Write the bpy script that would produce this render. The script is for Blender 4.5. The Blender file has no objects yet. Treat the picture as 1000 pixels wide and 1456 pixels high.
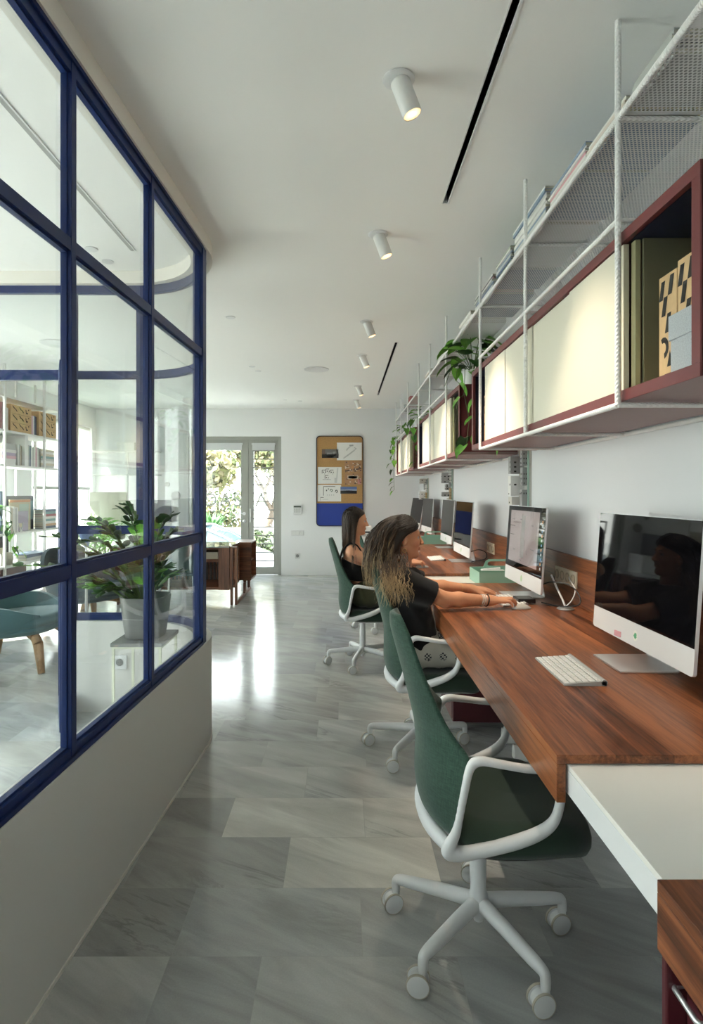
import bpy, bmesh, math, random
import numpy as np
from mathutils import Vector, Matrix, Euler

RND = random.Random(11)
COL = bpy.context.scene.collection
PI = math.pi
H = 2.65            # ceiling height
CAM_H = 1.32
FPX = 820.0
WALL_R = 1.212      # inner face of the long wall behind the desks
BACK_Y = 9.17
LEFT_X = -3.95
FRONT_Y = -2.6

# ------------------------------------------------------------------ mesh builder
class MB:
    def __init__(s):
        s.v, s.f, s.m = [], [], []

    def add(s, verts, faces, m=0, M=None):
        b = len(s.v)
        if M is not None:
            verts = [M @ Vector(p) for p in verts]
        s.v.extend([tuple(p) for p in verts])
        s.f.extend([tuple(b + i for i in f) for f in faces])
        s.m.extend([m] * len(faces))
        return s

    def box(s, x0, x1, y0, y1, z0, z1, m=0, M=None):
        v = [(x0, y0, z0), (x1, y0, z0), (x1, y1, z0), (x0, y1, z0),
             (x0, y0, z1), (x1, y0, z1), (x1, y1, z1), (x0, y1, z1)]
        f = [(0, 3, 2, 1), (4, 5, 6, 7), (0, 1, 5, 4), (1, 2, 6, 5), (2, 3, 7, 6), (3, 0, 4, 7)]
        return s.add(v, f, m, M)

    def cbox(s, c, d, rot=(0, 0, 0), m=0):
        M = Matrix.Translation(c) @ Euler(rot).to_matrix().to_4x4()
        return s.box(-d[0] / 2, d[0] / 2, -d[1] / 2, d[1] / 2, -d[2] / 2, d[2] / 2, m, M)

    def tube(s, pts, r, n=8, closed=False, m=0, cap=True, flat=None):
        pts = [Vector(p) for p in pts]
        N = len(pts)
        rs = r if isinstance(r, (list, tuple)) else [r] * N
        T = []
        for i in range(N):
            a = pts[(i - 1) % N] if (closed or i > 0) else pts[i]
            b = pts[(i + 1) % N] if (closed or i < N - 1) else pts[i]
            t = b - a
            T.append(t.normalized() if t.length > 1e-9 else Vector((0, 0, 1)))
        ref = Vector((0, 0, 1)) if abs(T[0].z) < .9 else Vector((0, 1, 0))
        u = T[0].cross(ref).normalized()
        verts, faces = [], []
        for i in range(N):
            if i > 0:
                q = T[i - 1].rotation_difference(T[i])
                u = q @ u
            u = (u - T[i] * u.dot(T[i])).normalized()
            w = T[i].cross(u)
            for k in range(n):
                a = 2 * PI * k / n
                off = (u * math.cos(a) + w * math.sin(a)) * rs[i]
                if flat:
                    off = Vector((off.x * flat[0], off.y * flat[1], off.z * flat[2]))
                verts.append(pts[i] + off)
        L = N if closed else N - 1
        for i in range(L):
            j = (i + 1) % N
            for k in range(n):
                k2 = (k + 1) % n
                faces.append((i * n + k, i * n + k2, j * n + k2, j * n + k))
        if cap and not closed:
            faces.append(tuple(reversed(range(n))))
            faces.append(tuple((N - 1) * n + k for k in range(n)))
        return s.add(verts, faces, m)

    def cyl(s, a, b, r, n=16, r2=None, m=0):
        return s.tube([a, b], [r, r if r2 is None else r2], n, m=m)

    def lathe(s, prof, n=24, M=None, m=0, close=False):
        verts, faces = [], []
        for (r, z) in prof:
            for k in range(n):
                a = 2 * PI * k / n
                verts.append((r * math.cos(a), r * math.sin(a), z))
        P = len(prof)
        for i in range(P - 1):
            for k in range(n):
                k2 = (k + 1) % n
                faces.append((i * n + k, i * n + k2, (i + 1) * n + k2, (i + 1) * n + k))
        if prof[0][0] > 1e-6:
            faces.append(tuple(reversed(range(n))))
        if prof[-1][0] > 1e-6:
            faces.append(tuple((P - 1) * n + k for k in range(n)))
        return s.add(verts, faces, m, M)

    def prism(s, poly, a, b, axis='z', m=0, M=None):
        """poly of 2-D points pushed along axis from a to b"""
        n = len(poly)
        def P(p, h):
            return {'z': (p[0], p[1], h), 'y': (p[0], h, p[1]), 'x': (h, p[0], p[1])}[axis]
        v = [P(p, a) for p in poly] + [P(p, b) for p in poly]
        f = [tuple(reversed(range(n))), tuple(range(n, 2 * n))]
        for k in range(n):
            k2 = (k + 1) % n
            f.append((k, k2, n + k2, n + k))
        return s.add(v, f, m, M)

    def grid(s, P, m=0, closed_u=False, flip=False):
        """P[i][j] -> quads"""
        nu, nv = len(P), len(P[0])
        verts = [p for row in P for p in row]
        faces = []
        for i in range(nu if closed_u else nu - 1):
            i2 = (i + 1) % nu
            for j in range(nv - 1):
                q = (i * nv + j, i * nv + j + 1, i2 * nv + j + 1, i2 * nv + j)
                faces.append(tuple(reversed(q)) if flip else q)
        return s.add(verts, faces, m)

    def build(s, name, mats, parent=None, smooth=None, bevel=0, seg=2, sub=0, origin=None, fixn=True):
        me = bpy.data.meshes.new(name)
        V = s.v
        if origin is not None:
            o = Vector(origin)
            V = [tuple(Vector(p) - o) for p in V]
        me.from_pydata(V, [], s.f)
        if not isinstance(mats, (list, tuple)):
            mats = [mats]
        for m in mats:
            me.materials.append(m)
        me.polygons.foreach_set('material_index', s.m)
        if fixn:
            bm = bmesh.new()
            bm.from_mesh(me)
            bmesh.ops.recalc_face_normals(bm, faces=bm.faces)
            bm.to_mesh(me)
            bm.free()
        me.update()
        ob = bpy.data.objects.new(name, me)
        COL.objects.link(ob)
        if parent is not None:
            ob.parent = parent
        if origin is not None:
            ob.location = origin
        if smooth is not None:
            me.polygons.foreach_set('use_smooth', [True] * len(me.polygons))
            me.set_sharp_from_angle(angle=math.radians(smooth))
        if bevel:
            b = ob.modifiers.new('edge', 'BEVEL')
            b.width = bevel
            b.segments = seg
            b.limit_method = 'ANGLE'
            b.angle_limit = math.radians(40)
        if sub:
            b = ob.modifiers.new('sub', 'SUBSURF')
            b.levels = b.render_levels = sub
        return ob

def tag(o, label=None, cat=None, group=None, kind=None):
    if label: o['label'] = label
    if cat: o['category'] = cat
    if group: o['group'] = group
    if kind: o['kind'] = kind
    return o

def empty(name, loc, label=None, cat=None, group=None, rz=0, kind=None):
    o = bpy.data.objects.new(name, None)
    o.empty_display_size = .05
    COL.objects.link(o)
    o.location = loc
    o.rotation_euler = (0, 0, rz)
    return tag(o, label, cat, group, kind)

def dup(root, loc, rz=0, label=None, group=None, cat=None):
    """a copy of a thing with copies of its parts and sub-parts"""
    def cp(o, parent):
        c = o.copy()
        COL.objects.link(c)
        if parent is not None:
            c.parent = parent
        for ch in list(o.children):
            cp(ch, c)
        return c
    r = cp(root, None)
    r.location = loc
    r.rotation_euler = (0, 0, rz)
    return tag(r, label, cat, group)

# ------------------------------------------------------------------ materials
MATS = {}
def newmat(name):
    m = bpy.data.materials.new(name)
    m.use_nodes = True
    nt = m.node_tree
    return m, nt, nt.nodes['Principled BSDF'], nt.nodes['Material Output']

def mat(name, c, rough=.5, metal=0., spec=.5, emit=None, es=0, coat=0, sheen=0, noise=0, nscale=40, bump=0, bscale=200, sss=0):
    if name in MATS: return MATS[name]
    m, nt, b, out = newmat(name)
    b.inputs['Base Color'].default_value = (*c, 1)
    b.inputs['Roughness'].default_value = rough
    b.inputs['Metallic'].default_value = metal
    b.inputs['Specular IOR Level'].default_value = spec
    if coat: b.inputs['Coat Weight'].default_value = coat
    if sheen: b.inputs['Sheen Weight'].default_value = sheen
    if sss:
        b.inputs['Subsurface Weight'].default_value = sss
        b.inputs['Subsurface Radius'].default_value = (.012, .005, .003)
        b.inputs['Subsurface Scale'].default_value = 1
    if emit:
        b.inputs['Emission Color'].default_value = (*emit, 1)
        b.inputs['Emission Strength'].default_value = es
    if noise or bump:
        tc = nt.nodes.new('ShaderNodeTexCoord')
    if noise:
        n = nt.nodes.new('ShaderNodeTexNoise'); n.inputs['Scale'].default_value = nscale; n.inputs['Detail'].default_value = 4
        nt.links.new(tc.outputs['Object'], n.inputs['Vector'])
        r = nt.nodes.new('ShaderNodeMapRange'); r.inputs['To Min'].default_value = 1 - noise; r.inputs['To Max'].default_value = 1 + noise
        r.inputs['From Min'].default_value = .25; r.inputs['From Max'].default_value = .75
        nt.links.new(n.outputs['Fac'], r.inputs['Value'])
        mx = nt.nodes.new('ShaderNodeVectorMath'); mx.operation = 'SCALE'; mx.inputs[0].default_value = c
        nt.links.new(r.outputs['Result'], mx.inputs['Scale'])
        nt.links.new(mx.outputs['Vector'], b.inputs['Base Color'])
    if bump:
        n2 = nt.nodes.new('ShaderNodeTexNoise'); n2.inputs['Scale'].default_value = bscale; n2.inputs['Detail'].default_value = 3
        nt.links.new(tc.outputs['Object'], n2.inputs['Vector'])
        bp = nt.nodes.new('ShaderNodeBump'); bp.inputs['Strength'].default_value = bump; bp.inputs['Distance'].default_value = .002
        nt.links.new(n2.outputs['Fac'], bp.inputs['Height'])
        nt.links.new(bp.outputs['Normal'], b.inputs['Normal'])
    MATS[name] = m
    return m

def N(nt, typ, **kw):
    n = nt.nodes.new(typ)
    for k, v in kw.items():
        if k == 'op': n.operation = v
        else: n.inputs[k].default_value = v
    return n

def ramp(nt, stops):
    r = nt.nodes.new('ShaderNodeValToRGB')
    e = r.color_ramp.elements
    while len(e) < len(stops): e.new(.5)
    for k, (p, c) in enumerate(stops):
        e[k].position = p; e[k].color = (*c, 1)
    return r

def wood(name, axis, dark, mid, light, rough=.3, board=.13):
    """walnut with the grain along axis"""
    if name in MATS: return MATS[name]
    m, nt, b, out = newmat(name)
    L = nt.links.new
    tc = N(nt, 'ShaderNodeTexCoord')
    sep = N(nt, 'ShaderNodeSeparateXYZ'); L(tc.outputs['Object'], sep.inputs[0])
    across = {'y': 'X', 'x': 'Y', 'z': 'Y'}[axis]
    d = N(nt, 'ShaderNodeMath', op='DIVIDE'); d.inputs[1].default_value = board; L(sep.outputs[across], d.inputs[0])
    fl = N(nt, 'ShaderNodeMath', op='FLOOR'); L(d.outputs[0], fl.inputs[0])
    wn = nt.nodes.new('ShaderNodeTexWhiteNoise'); wn.noise_dimensions = '1D'; L(fl.outputs[0], wn.inputs['W'])
    sc = {'y': (1, .045, 1), 'x': (.045, 1, 1), 'z': (1, 1, .045)}[axis]
    mp = N(nt, 'ShaderNodeMapping'); mp.inputs['Scale'].default_value = sc; L(tc.outputs['Object'], mp.inputs['Vector'])
    ad = N(nt, 'ShaderNodeVectorMath', op='ADD'); L(mp.outputs[0], ad.inputs[0])
    sv = N(nt, 'ShaderNodeVectorMath', op='SCALE'); L(wn.outputs['Color'], sv.inputs[0]); sv.inputs['Scale'].default_value = 7
    L(sv.outputs[0], ad.inputs[1])
    n1 = N(nt, 'ShaderNodeTexNoise', Scale=30, Detail=7, Roughness=.68, Distortion=.5); L(ad.outputs[0], n1.inputs['Vector'])
    n2 = N(nt, 'ShaderNodeTexNoise', Scale=170, Detail=3, Roughness=.6); L(ad.outputs[0], n2.inputs['Vector'])
    a1 = N(nt, 'ShaderNodeMath', op='MULTIPLY_ADD'); a1.inputs[1].default_value = .38; L(n2.outputs['Fac'], a1.inputs[0]); L(n1.outputs['Fac'], a1.inputs[2])
    a2 = N(nt, 'ShaderNodeMath', op='MULTIPLY_ADD'); a2.inputs[1].default_value = .16; L(wn.outputs['Value'], a2.inputs[0]); L(a1.outputs[0], a2.inputs[2])
    rp = ramp(nt, [(.50, dark), (.70, mid), (.94, light)]); L(a2.outputs[0], rp.inputs[0])
    L(rp.outputs[0], b.inputs['Base Color'])
    b.inputs['Roughness'].default_value = rough
    bp = N(nt, 'ShaderNodeBump', Strength=.08, Distance=.001); L(n2.outputs['Fac'], bp.inputs['Height']); L(bp.outputs[0], b.inputs['Normal'])
    MATS[name] = m
    return m

def glass(name, tint=(.958, .972, .972), refl=1.0):
    """window glass that lets straight light through and mirrors more at grazing angles"""
    if name in MATS: return MATS[name]
    m, nt, b, out = newmat(name)
    nt.nodes.remove(b)
    L = nt.links.new
    g = N(nt, 'ShaderNodeNewGeometry')
    dt = N(nt, 'ShaderNodeVectorMath', op='DOT_PRODUCT'); L(g.outputs['Incoming'], dt.inputs[0]); L(g.outputs['Normal'], dt.inputs[1])
    ab = N(nt, 'ShaderNodeMath', op='ABSOLUTE'); L(dt.outputs['Value'], ab.inputs[0])
    om = N(nt, 'ShaderNodeMath', op='SUBTRACT'); om.inputs[0].default_value = 1; L(ab.outputs[0], om.inputs[1])
    pw = N(nt, 'ShaderNodeMath', op='POWER'); L(om.outputs[0], pw.inputs[0]); pw.inputs[1].default_value = 5
    ma = N(nt, 'ShaderNodeMath', op='MULTIPLY_ADD'); L(pw.outputs[0], ma.inputs[0]); ma.inputs[1].default_value = .9 * refl; ma.inputs[2].default_value = .042 * refl
    cl = N(nt, 'ShaderNodeClamp'); L(ma.outputs[0], cl.inputs[0])
    t = N(nt, 'ShaderNodeBsdfTransparent'); t.inputs[0].default_value = (*tint, 1)
    gl = N(nt, 'ShaderNodeBsdfGlossy'); gl.inputs['Roughness'].default_value = 0.0
    mx = N(nt, 'ShaderNodeMixShader'); L(cl.outputs[0], mx.inputs[0]); L(t.outputs[0], mx.inputs[1]); L(gl.outputs[0], mx.inputs[2])
    L(mx.outputs[0], out.inputs['Surface'])
    MATS[name] = m
    return m

def attr_mat(name, rough=.5, attr='Col', sheen=0, spec=.4, noise=0, nscale=60, sss=0, bump=0, bscale=300):
    if name in MATS: return MATS[name]
    m, nt, b, out = newmat(name)
    a = nt.nodes.new('ShaderNodeAttribute'); a.attribute_name = attr
    src = a.outputs['Color']
    if noise:
        tc = nt.nodes.new('ShaderNodeTexCoord')
        n = N(nt, 'ShaderNodeTexNoise', Scale=nscale, Detail=5); nt.links.new(tc.outputs['Object'], n.inputs['Vector'])
        r = nt.nodes.new('ShaderNodeMapRange'); r.inputs['To Min'].default_value = 1 - noise; r.inputs['To Max'].default_value = 1 + noise
        nt.links.new(n.outputs['Fac'], r.inputs['Value'])
        mx = N(nt, 'ShaderNodeVectorMath', op='SCALE'); nt.links.new(src, mx.inputs[0]); nt.links.new(r.outputs[0], mx.inputs['Scale'])
        src = mx.outputs[0]
    nt.links.new(src, b.inputs['Base Color'])
    b.inputs['Roughness'].default_value = rough
    b.inputs['Specular IOR Level'].default_value = spec
    if sheen: b.inputs['Sheen Weight'].default_value = sheen
    if sss:
        b.inputs['Subsurface Weight'].default_value = sss
        b.inputs['Subsurface Radius'].default_value = (.010, .004, .002)
        b.inputs['Subsurface Scale'].default_value = 1
    MATS[name] = m
    return m

def fabric(name, c1, c2, scale=900, sheen=.3):
    """woven cloth: fine crossed threads"""
    if name in MATS: return MATS[name]
    m, nt, b, out = newmat(name)
    L = nt.links.new
    tc = N(nt, 'ShaderNodeTexCoord')
    mp1 = N(nt, 'ShaderNodeMapping'); mp1.inputs['Scale'].default_value = (scale * .15, scale * .15, scale); L(tc.outputs['Object'], mp1.inputs[0])
    mp2 = N(nt, 'ShaderNodeMapping'); mp2.inputs['Scale'].default_value = (scale, scale, scale * .12); L(tc.outputs['Object'], mp2.inputs[0])
    n1 = N(nt, 'ShaderNodeTexNoise', Scale=.35, Detail=3); L(mp1.outputs[0], n1.inputs['Vector'])
    n2 = N(nt, 'ShaderNodeTexNoise', Scale=.35, Detail=3); L(mp2.outputs[0], n2.inputs['Vector'])
    ad = N(nt, 'ShaderNodeMath', op='ADD'); L(n1.outputs['Fac'], ad.inputs[0]); L(n2.outputs['Fac'], ad.inputs[1])
    rp = ramp(nt, [(.36, c1), (.66, c2)])
    hf = N(nt, 'ShaderNodeMath', op='MULTIPLY'); hf.inputs[1].default_value = .5; L(ad.outputs[0], hf.inputs[0]); L(hf.outputs[0], rp.inputs[0])
    L(rp.outputs[0], b.inputs['Base Color'])
    b.inputs['Roughness'].default_value = .9
    b.inputs['Specular IOR Level'].default_value = .2
    b.inputs['Sheen Weight'].default_value = sheen
    bp = N(nt, 'ShaderNodeBump', Strength=.35, Distance=.0015); L(hf.outputs[0], bp.inputs['Height']); L(bp.outputs[0], b.inputs['Normal'])
    MATS[name] = m
    return m

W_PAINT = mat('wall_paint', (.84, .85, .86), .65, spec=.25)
W_SHADED = mat('wall_paint_shaded', (.70, .71, .725), .65, spec=.25)  # same white paint, with the right wall's dimness put into its colour
CEIL = mat('ceiling_paint', (.90, .90, .885), .8, spec=.2)
PARAPET = mat('parapet_paint', (.66, .65, .62), .6, spec=.25)
BLUE = mat('blue_steel', (.006, .022, .110), .36, spec=.30)
WHITE_M = mat('white_metal', (.80, .795, .78), .45)
WHITE_P = mat('white_plastic', (.74, .745, .75), .42)
BEIGE_T = mat('caster_tread', (.48, .44, .36), .6)
GREEN = fabric('green_cloth', (.011, .036, .025), (.042, .092, .064))
MAROON = mat('maroon_lacquer', (.150, .030, .032), .42)
NAVY = mat('navy_lacquer', (.012, .016, .045), .4)
CREAM = mat('cream_lacquer', (.70, .665, .545), .45)
OLIVE = mat('olive_lacquer', (.40, .38, .22), .5)
UNDER = mat('cabinet_underside', (.30, .20, .19), .5)
WALNUT_Y = wood('walnut_along', 'y', (.026, .009, .005), (.150, .046, .018), (.36, .125, .046), rough=.34)
WALNUT_X = wood('walnut_across', 'x', (.028, .011, .006), (.13, .045, .019), (.28, .105, .045), rough=.4)
WALNUT_Z = wood('walnut_upright', 'z', (.035, .014, .008), (.14, .055, .026), (.28, .12, .055), rough=.4)
OAK = wood('oak', 'z', (.22, .12, .05), (.38, .22, .10), (.5, .31, .16), rough=.5)
ALU = mat('aluminium', (.72, .73, .74), .32, metal=.85)
ALU_L = mat('pale_aluminium', (.78, .79, .80), .38, metal=.35)
SCREEN = mat('black_glass', (.004, .004, .005), .03, spec=.10)
BLACK = mat('black_matt', (.006, .006, .006), .8, spec=.1)
BLACK_P = mat('black_plastic', (.014, .014, .015), .4)
GLASS = glass('clear_glass')
GLASS_D = glass('door_glass', (.90, .925, .90))
GREY_AL = mat('grey_aluminium_frame', (.36, .37, .34), .5)
MINT = mat('mint_metal', (.30, .50, .39), .45)
KRAFT = mat('kraft_card', (.62, .42, .22), .75, noise=.08, nscale=30)
INK = mat('black_ink', (.02, .018, .015), .7)
FELT = mat('grey_felt', (.42, .44, .46), .95, noise=.15, nscale=260)
CORK = mat('cork', (.46, .27, .11), .9, noise=.25, nscale=160)
BOARD_BLUE = mat('blue_board', (.010, .040, .30), .4)
PAPER = mat('paper_white', (.82, .82, .80), .8)
SOCKET = mat('socket_cream', (.80, .72, .56), .4)
TEAL = mat('teal_cloth', (.075, .150, .165), .9, sheen=.3, noise=.12, nscale=300)
LEAF_D = mat('leaf_dark', (.030, .090, .022), .38, noise=.35, nscale=18)
LEAF_B = mat('leaf_bright', (.15, .39, .045), .4, noise=.35, nscale=25)
LEAF_Y = mat('leaf_pale', (.22, .34, .07), .45, noise=.3, nscale=20)
STEM = mat('stem_green', (.10, .17, .05), .5)
SOIL = mat('soil', (.05, .035, .025), .95)
POT = mat('pot_silver', (.16, .165, .16), .36, metal=.3)
STONE = mat('grey_stone', (.22, .225, .22), .5, noise=.12, nscale=40)
WORLD_S, SUN_S, EXPOSURE = 7.5, 28, 0.80
def catmull(P, n=6, closed=False):
    P = [Vector(p) for p in P]
    out = []
    N_ = len(P)
    rng = range(N_ if closed else N_ - 1)
    for i in rng:
        p0 = P[(i - 1) % N_] if (closed or i > 0) else P[i]
        p1 = P[i]; p2 = P[(i + 1) % N_]
        p3 = P[(i + 2) % N_] if (closed or i + 2 < N_) else p2
        for k in range(n):
            t = k / n
            out.append(.5 * ((2 * p1) + (p2 - p0) * t + (2 * p0 - 5 * p1 + 4 * p2 - p3) * t * t + (3 * p1 - p0 - 3 * p2 + p3) * t ** 3))
    if not closed: out.append(P[-1])
    return out

# ------------------------------------------------------------------ soft-joined volumes
class SDF:
    """signed distance volume built from soft-joined limbs"""
    def __init__(s, lo, hi, h):
        s.lo = np.array(lo, np.float32); s.h = h
        s.n = [int(math.ceil((b - a) / h)) + 1 for a, b in zip(lo, hi)]
        s.d = np.full(s.n, 1.0, np.float32)
    def region(s, lo, hi):
        a = np.maximum(0, np.floor((np.array(lo) - s.lo) / s.h).astype(int))
        b = np.minimum(s.n, np.ceil((np.array(hi) - s.lo) / s.h).astype(int) + 1)
        sl = tuple(slice(int(p), int(q)) for p, q in zip(a, b))
        ax = [s.lo[i] + s.h * np.arange(int(a[i]), int(b[i]), dtype=np.float32) for i in range(3)]
        return sl, ax
    def put(s, sl, q, k):
        if 0 in q.shape: return s
        o = s.d[sl]
        if k <= 0: s.d[sl] = np.minimum(o, q); return s
        t = np.clip(.5 + .5 * (o - q) / k, 0, 1)
        s.d[sl] = o * (1 - t) + q * t - k * t * (1 - t)
        return s
    def cone(s, a, b, ra, rb, k=.015, cut=None):
        a, b = np.array(a, np.float32), np.array(b, np.float32)
        R_ = max(ra, rb) + .03 + k
        sl, (X, Y, Z) = s.region(np.minimum(a, b) - R_, np.maximum(a, b) + R_)
        ba = b - a; L2 = float(ba @ ba) + 1e-9
        px_, py_, pz_ = X[:, None, None] - a[0], Y[None, :, None] - a[1], Z[None, None, :] - a[2]
        t0 = (px_ * ba[0] + py_ * ba[1] + pz_ * ba[2]) / L2
        t = np.clip(t0, 0, 1)
        q = np.sqrt((px_ - t * ba[0]) ** 2 + (py_ - t * ba[1]) ** 2 + (pz_ - t * ba[2]) ** 2) - (ra + (rb - ra) * t)
        if cut: q = np.maximum(q, (t0 - cut) * math.sqrt(L2))
        return s.put(sl, q, k)
    def ell(s, c, r, k=.015, rot=None, sub=False):
        c, r = np.array(c, np.float32), np.array(r, np.float32)
        R_ = float(r.max()) + .03 + k
        sl, (X, Y, Z) = s.region(c - R_, c + R_)
        p = [X[:, None, None] - c[0], Y[None, :, None] - c[1], Z[None, None, :] - c[2]]
        if rot is not None:
            m = np.array(Euler(rot).to_matrix().transposed(), np.float32)
            p = [m[i][0] * p[0] + m[i][1] * p[1] + m[i][2] * p[2] for i in range(3)]
        k0 = np.sqrt(sum((p[i] / r[i]) ** 2 for i in range(3))) + 1e-6
        k1 = np.sqrt(sum((p[i] / r[i] ** 2) ** 2 for i in range(3))) + 1e-6
        q = k0 * (k0 - 1) / k1
        if sub:
            o = s.d[sl]
            t = np.clip(.5 - .5 * (o + q) / max(k, 1e-4), 0, 1)
            s.d[sl] = o * (1 - t) - q * t + k * t * (1 - t)
            return s
        return s.put(sl, q, k)
    def clip(s, point, normal):
        """keep the side the normal points away from"""
        X, Y, Z = [s.lo[i] + s.h * np.arange(s.n[i], dtype=np.float32) for i in range(3)]
        q = (X[:, None, None] - point[0]) * normal[0] + (Y[None, :, None] - point[1]) * normal[1] + (Z[None, None, :] - point[2]) * normal[2]
        s.d = np.maximum(s.d, q.astype(np.float32))
        return s
    def ripple(s, amp, fx, fy, fz):
        X, Y, Z = [s.lo[i] + s.h * np.arange(s.n[i], dtype=np.float32) for i in range(3)]
        A = np.sin(X[:, None, None] * fx[0] + Y[None, :, None] * fx[1] + Z[None, None, :] * fx[2] + fx[3])
        B = np.sin(X[:, None, None] * fy[0] + Y[None, :, None] * fy[1] + Z[None, None, :] * fy[2] + fy[3])
        C = np.sin(X[:, None, None] * fz[0] + Y[None, :, None] * fz[1] + Z[None, None, :] * fz[2] + fz[3])
        s.d = s.d + amp * (A * B + .6 * C)
        return s
    def mesh(s):
        d, h = s.d, s.h
        sg = d < 0
        ids, pos, faces_src = [], [], []
        nx, ny, nz = d.shape
        S = (ny * nz, nz, 1)
        for ax in range(3):
            a = [slice(None)] * 3; b = [slice(None)] * 3
            a[ax] = slice(0, -1); b[ax] = slice(1, None)
            cr = sg[tuple(a)] != sg[tuple(b)]
            I = np.array(np.nonzero(cr))
            d0 = d[tuple(a)][cr]; d1 = d[tuple(b)][cr]
            t = d0 / (d0 - d1)
            P = I.astype(np.float32); P[ax] += t
            u, v = [(1, 2), (2, 0), (0, 1)][ax]
            ok = (I[u] > 0) & (I[v] > 0) & (I[u] < d.shape[u] - 1) & (I[v] < d.shape[v] - 1)
            I, P, fl = I[:, ok], P[:, ok], sg[tuple(a)][cr][ok]
            quad = []
            for (du, dv) in ((-1, -1), (0, -1), (0, 0), (-1, 0)):
                J = I.copy(); J[u] += du; J[v] += dv
                cid = J[0].astype(np.int64) * S[0] + J[1] * S[1] + J[2]
                ids.append(cid); pos.append(P.T); quad.append(cid)
            Q = np.stack(quad, 1)
            Q[~fl] = Q[~fl][:, ::-1]
            faces_src.append(Q)
        ids = np.concatenate(ids); pos = np.concatenate(pos)
        U, inv = np.unique(ids, return_inverse=True)
        V = np.zeros((len(U), 3)); cnt = np.bincount(inv, minlength=len(U))
        for i in range(3): V[:, i] = np.bincount(inv, weights=pos[:, i], minlength=len(U)) / cnt
        F = np.concatenate(faces_src)
        F = np.searchsorted(U, F)
        return (V * h + s.lo), F
    def build(s, name, m, parent, color=None, relax=2, local=False):
        V, F = s.mesh()
        # light smoothing
        for _ in range(relax):
            acc = np.zeros_like(V); c = np.zeros(len(V))
            for i in range(4):
                np.add.at(acc, F[:, i], V[F[:, (i + 1) % 4]] + V[F[:, (i - 1) % 4]]); np.add.at(c, F[:, i], 2)
            V = V * .55 + .45 * acc / np.maximum(c, 1)[:, None]
        me = bpy.data.meshes.new(name)
        L = np.zeros(3) if local else np.array(parent.location)
        me.from_pydata((V - L).tolist(), [], F.tolist())
        me.materials.append(m)
        me.polygons.foreach_set('use_smooth', [True] * len(F))
        me.update()
        if color is not None:
            cl = np.ones((len(V), 4), np.float32); cl[:, :3] = color(V)
            at = me.color_attributes.new('Col', 'FLOAT_COLOR', 'POINT'); at.data.foreach_set('color', cl.ravel())
        o = bpy.data.objects.new(name, me); COL.objects.link(o); o.parent = parent
        return o

# ------------------------------------------------------------------ the setting
def struct(name, mb, m, **kw):
    o = mb.build(name, m, **kw)
    o['kind'] = 'structure'
    return o

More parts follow.
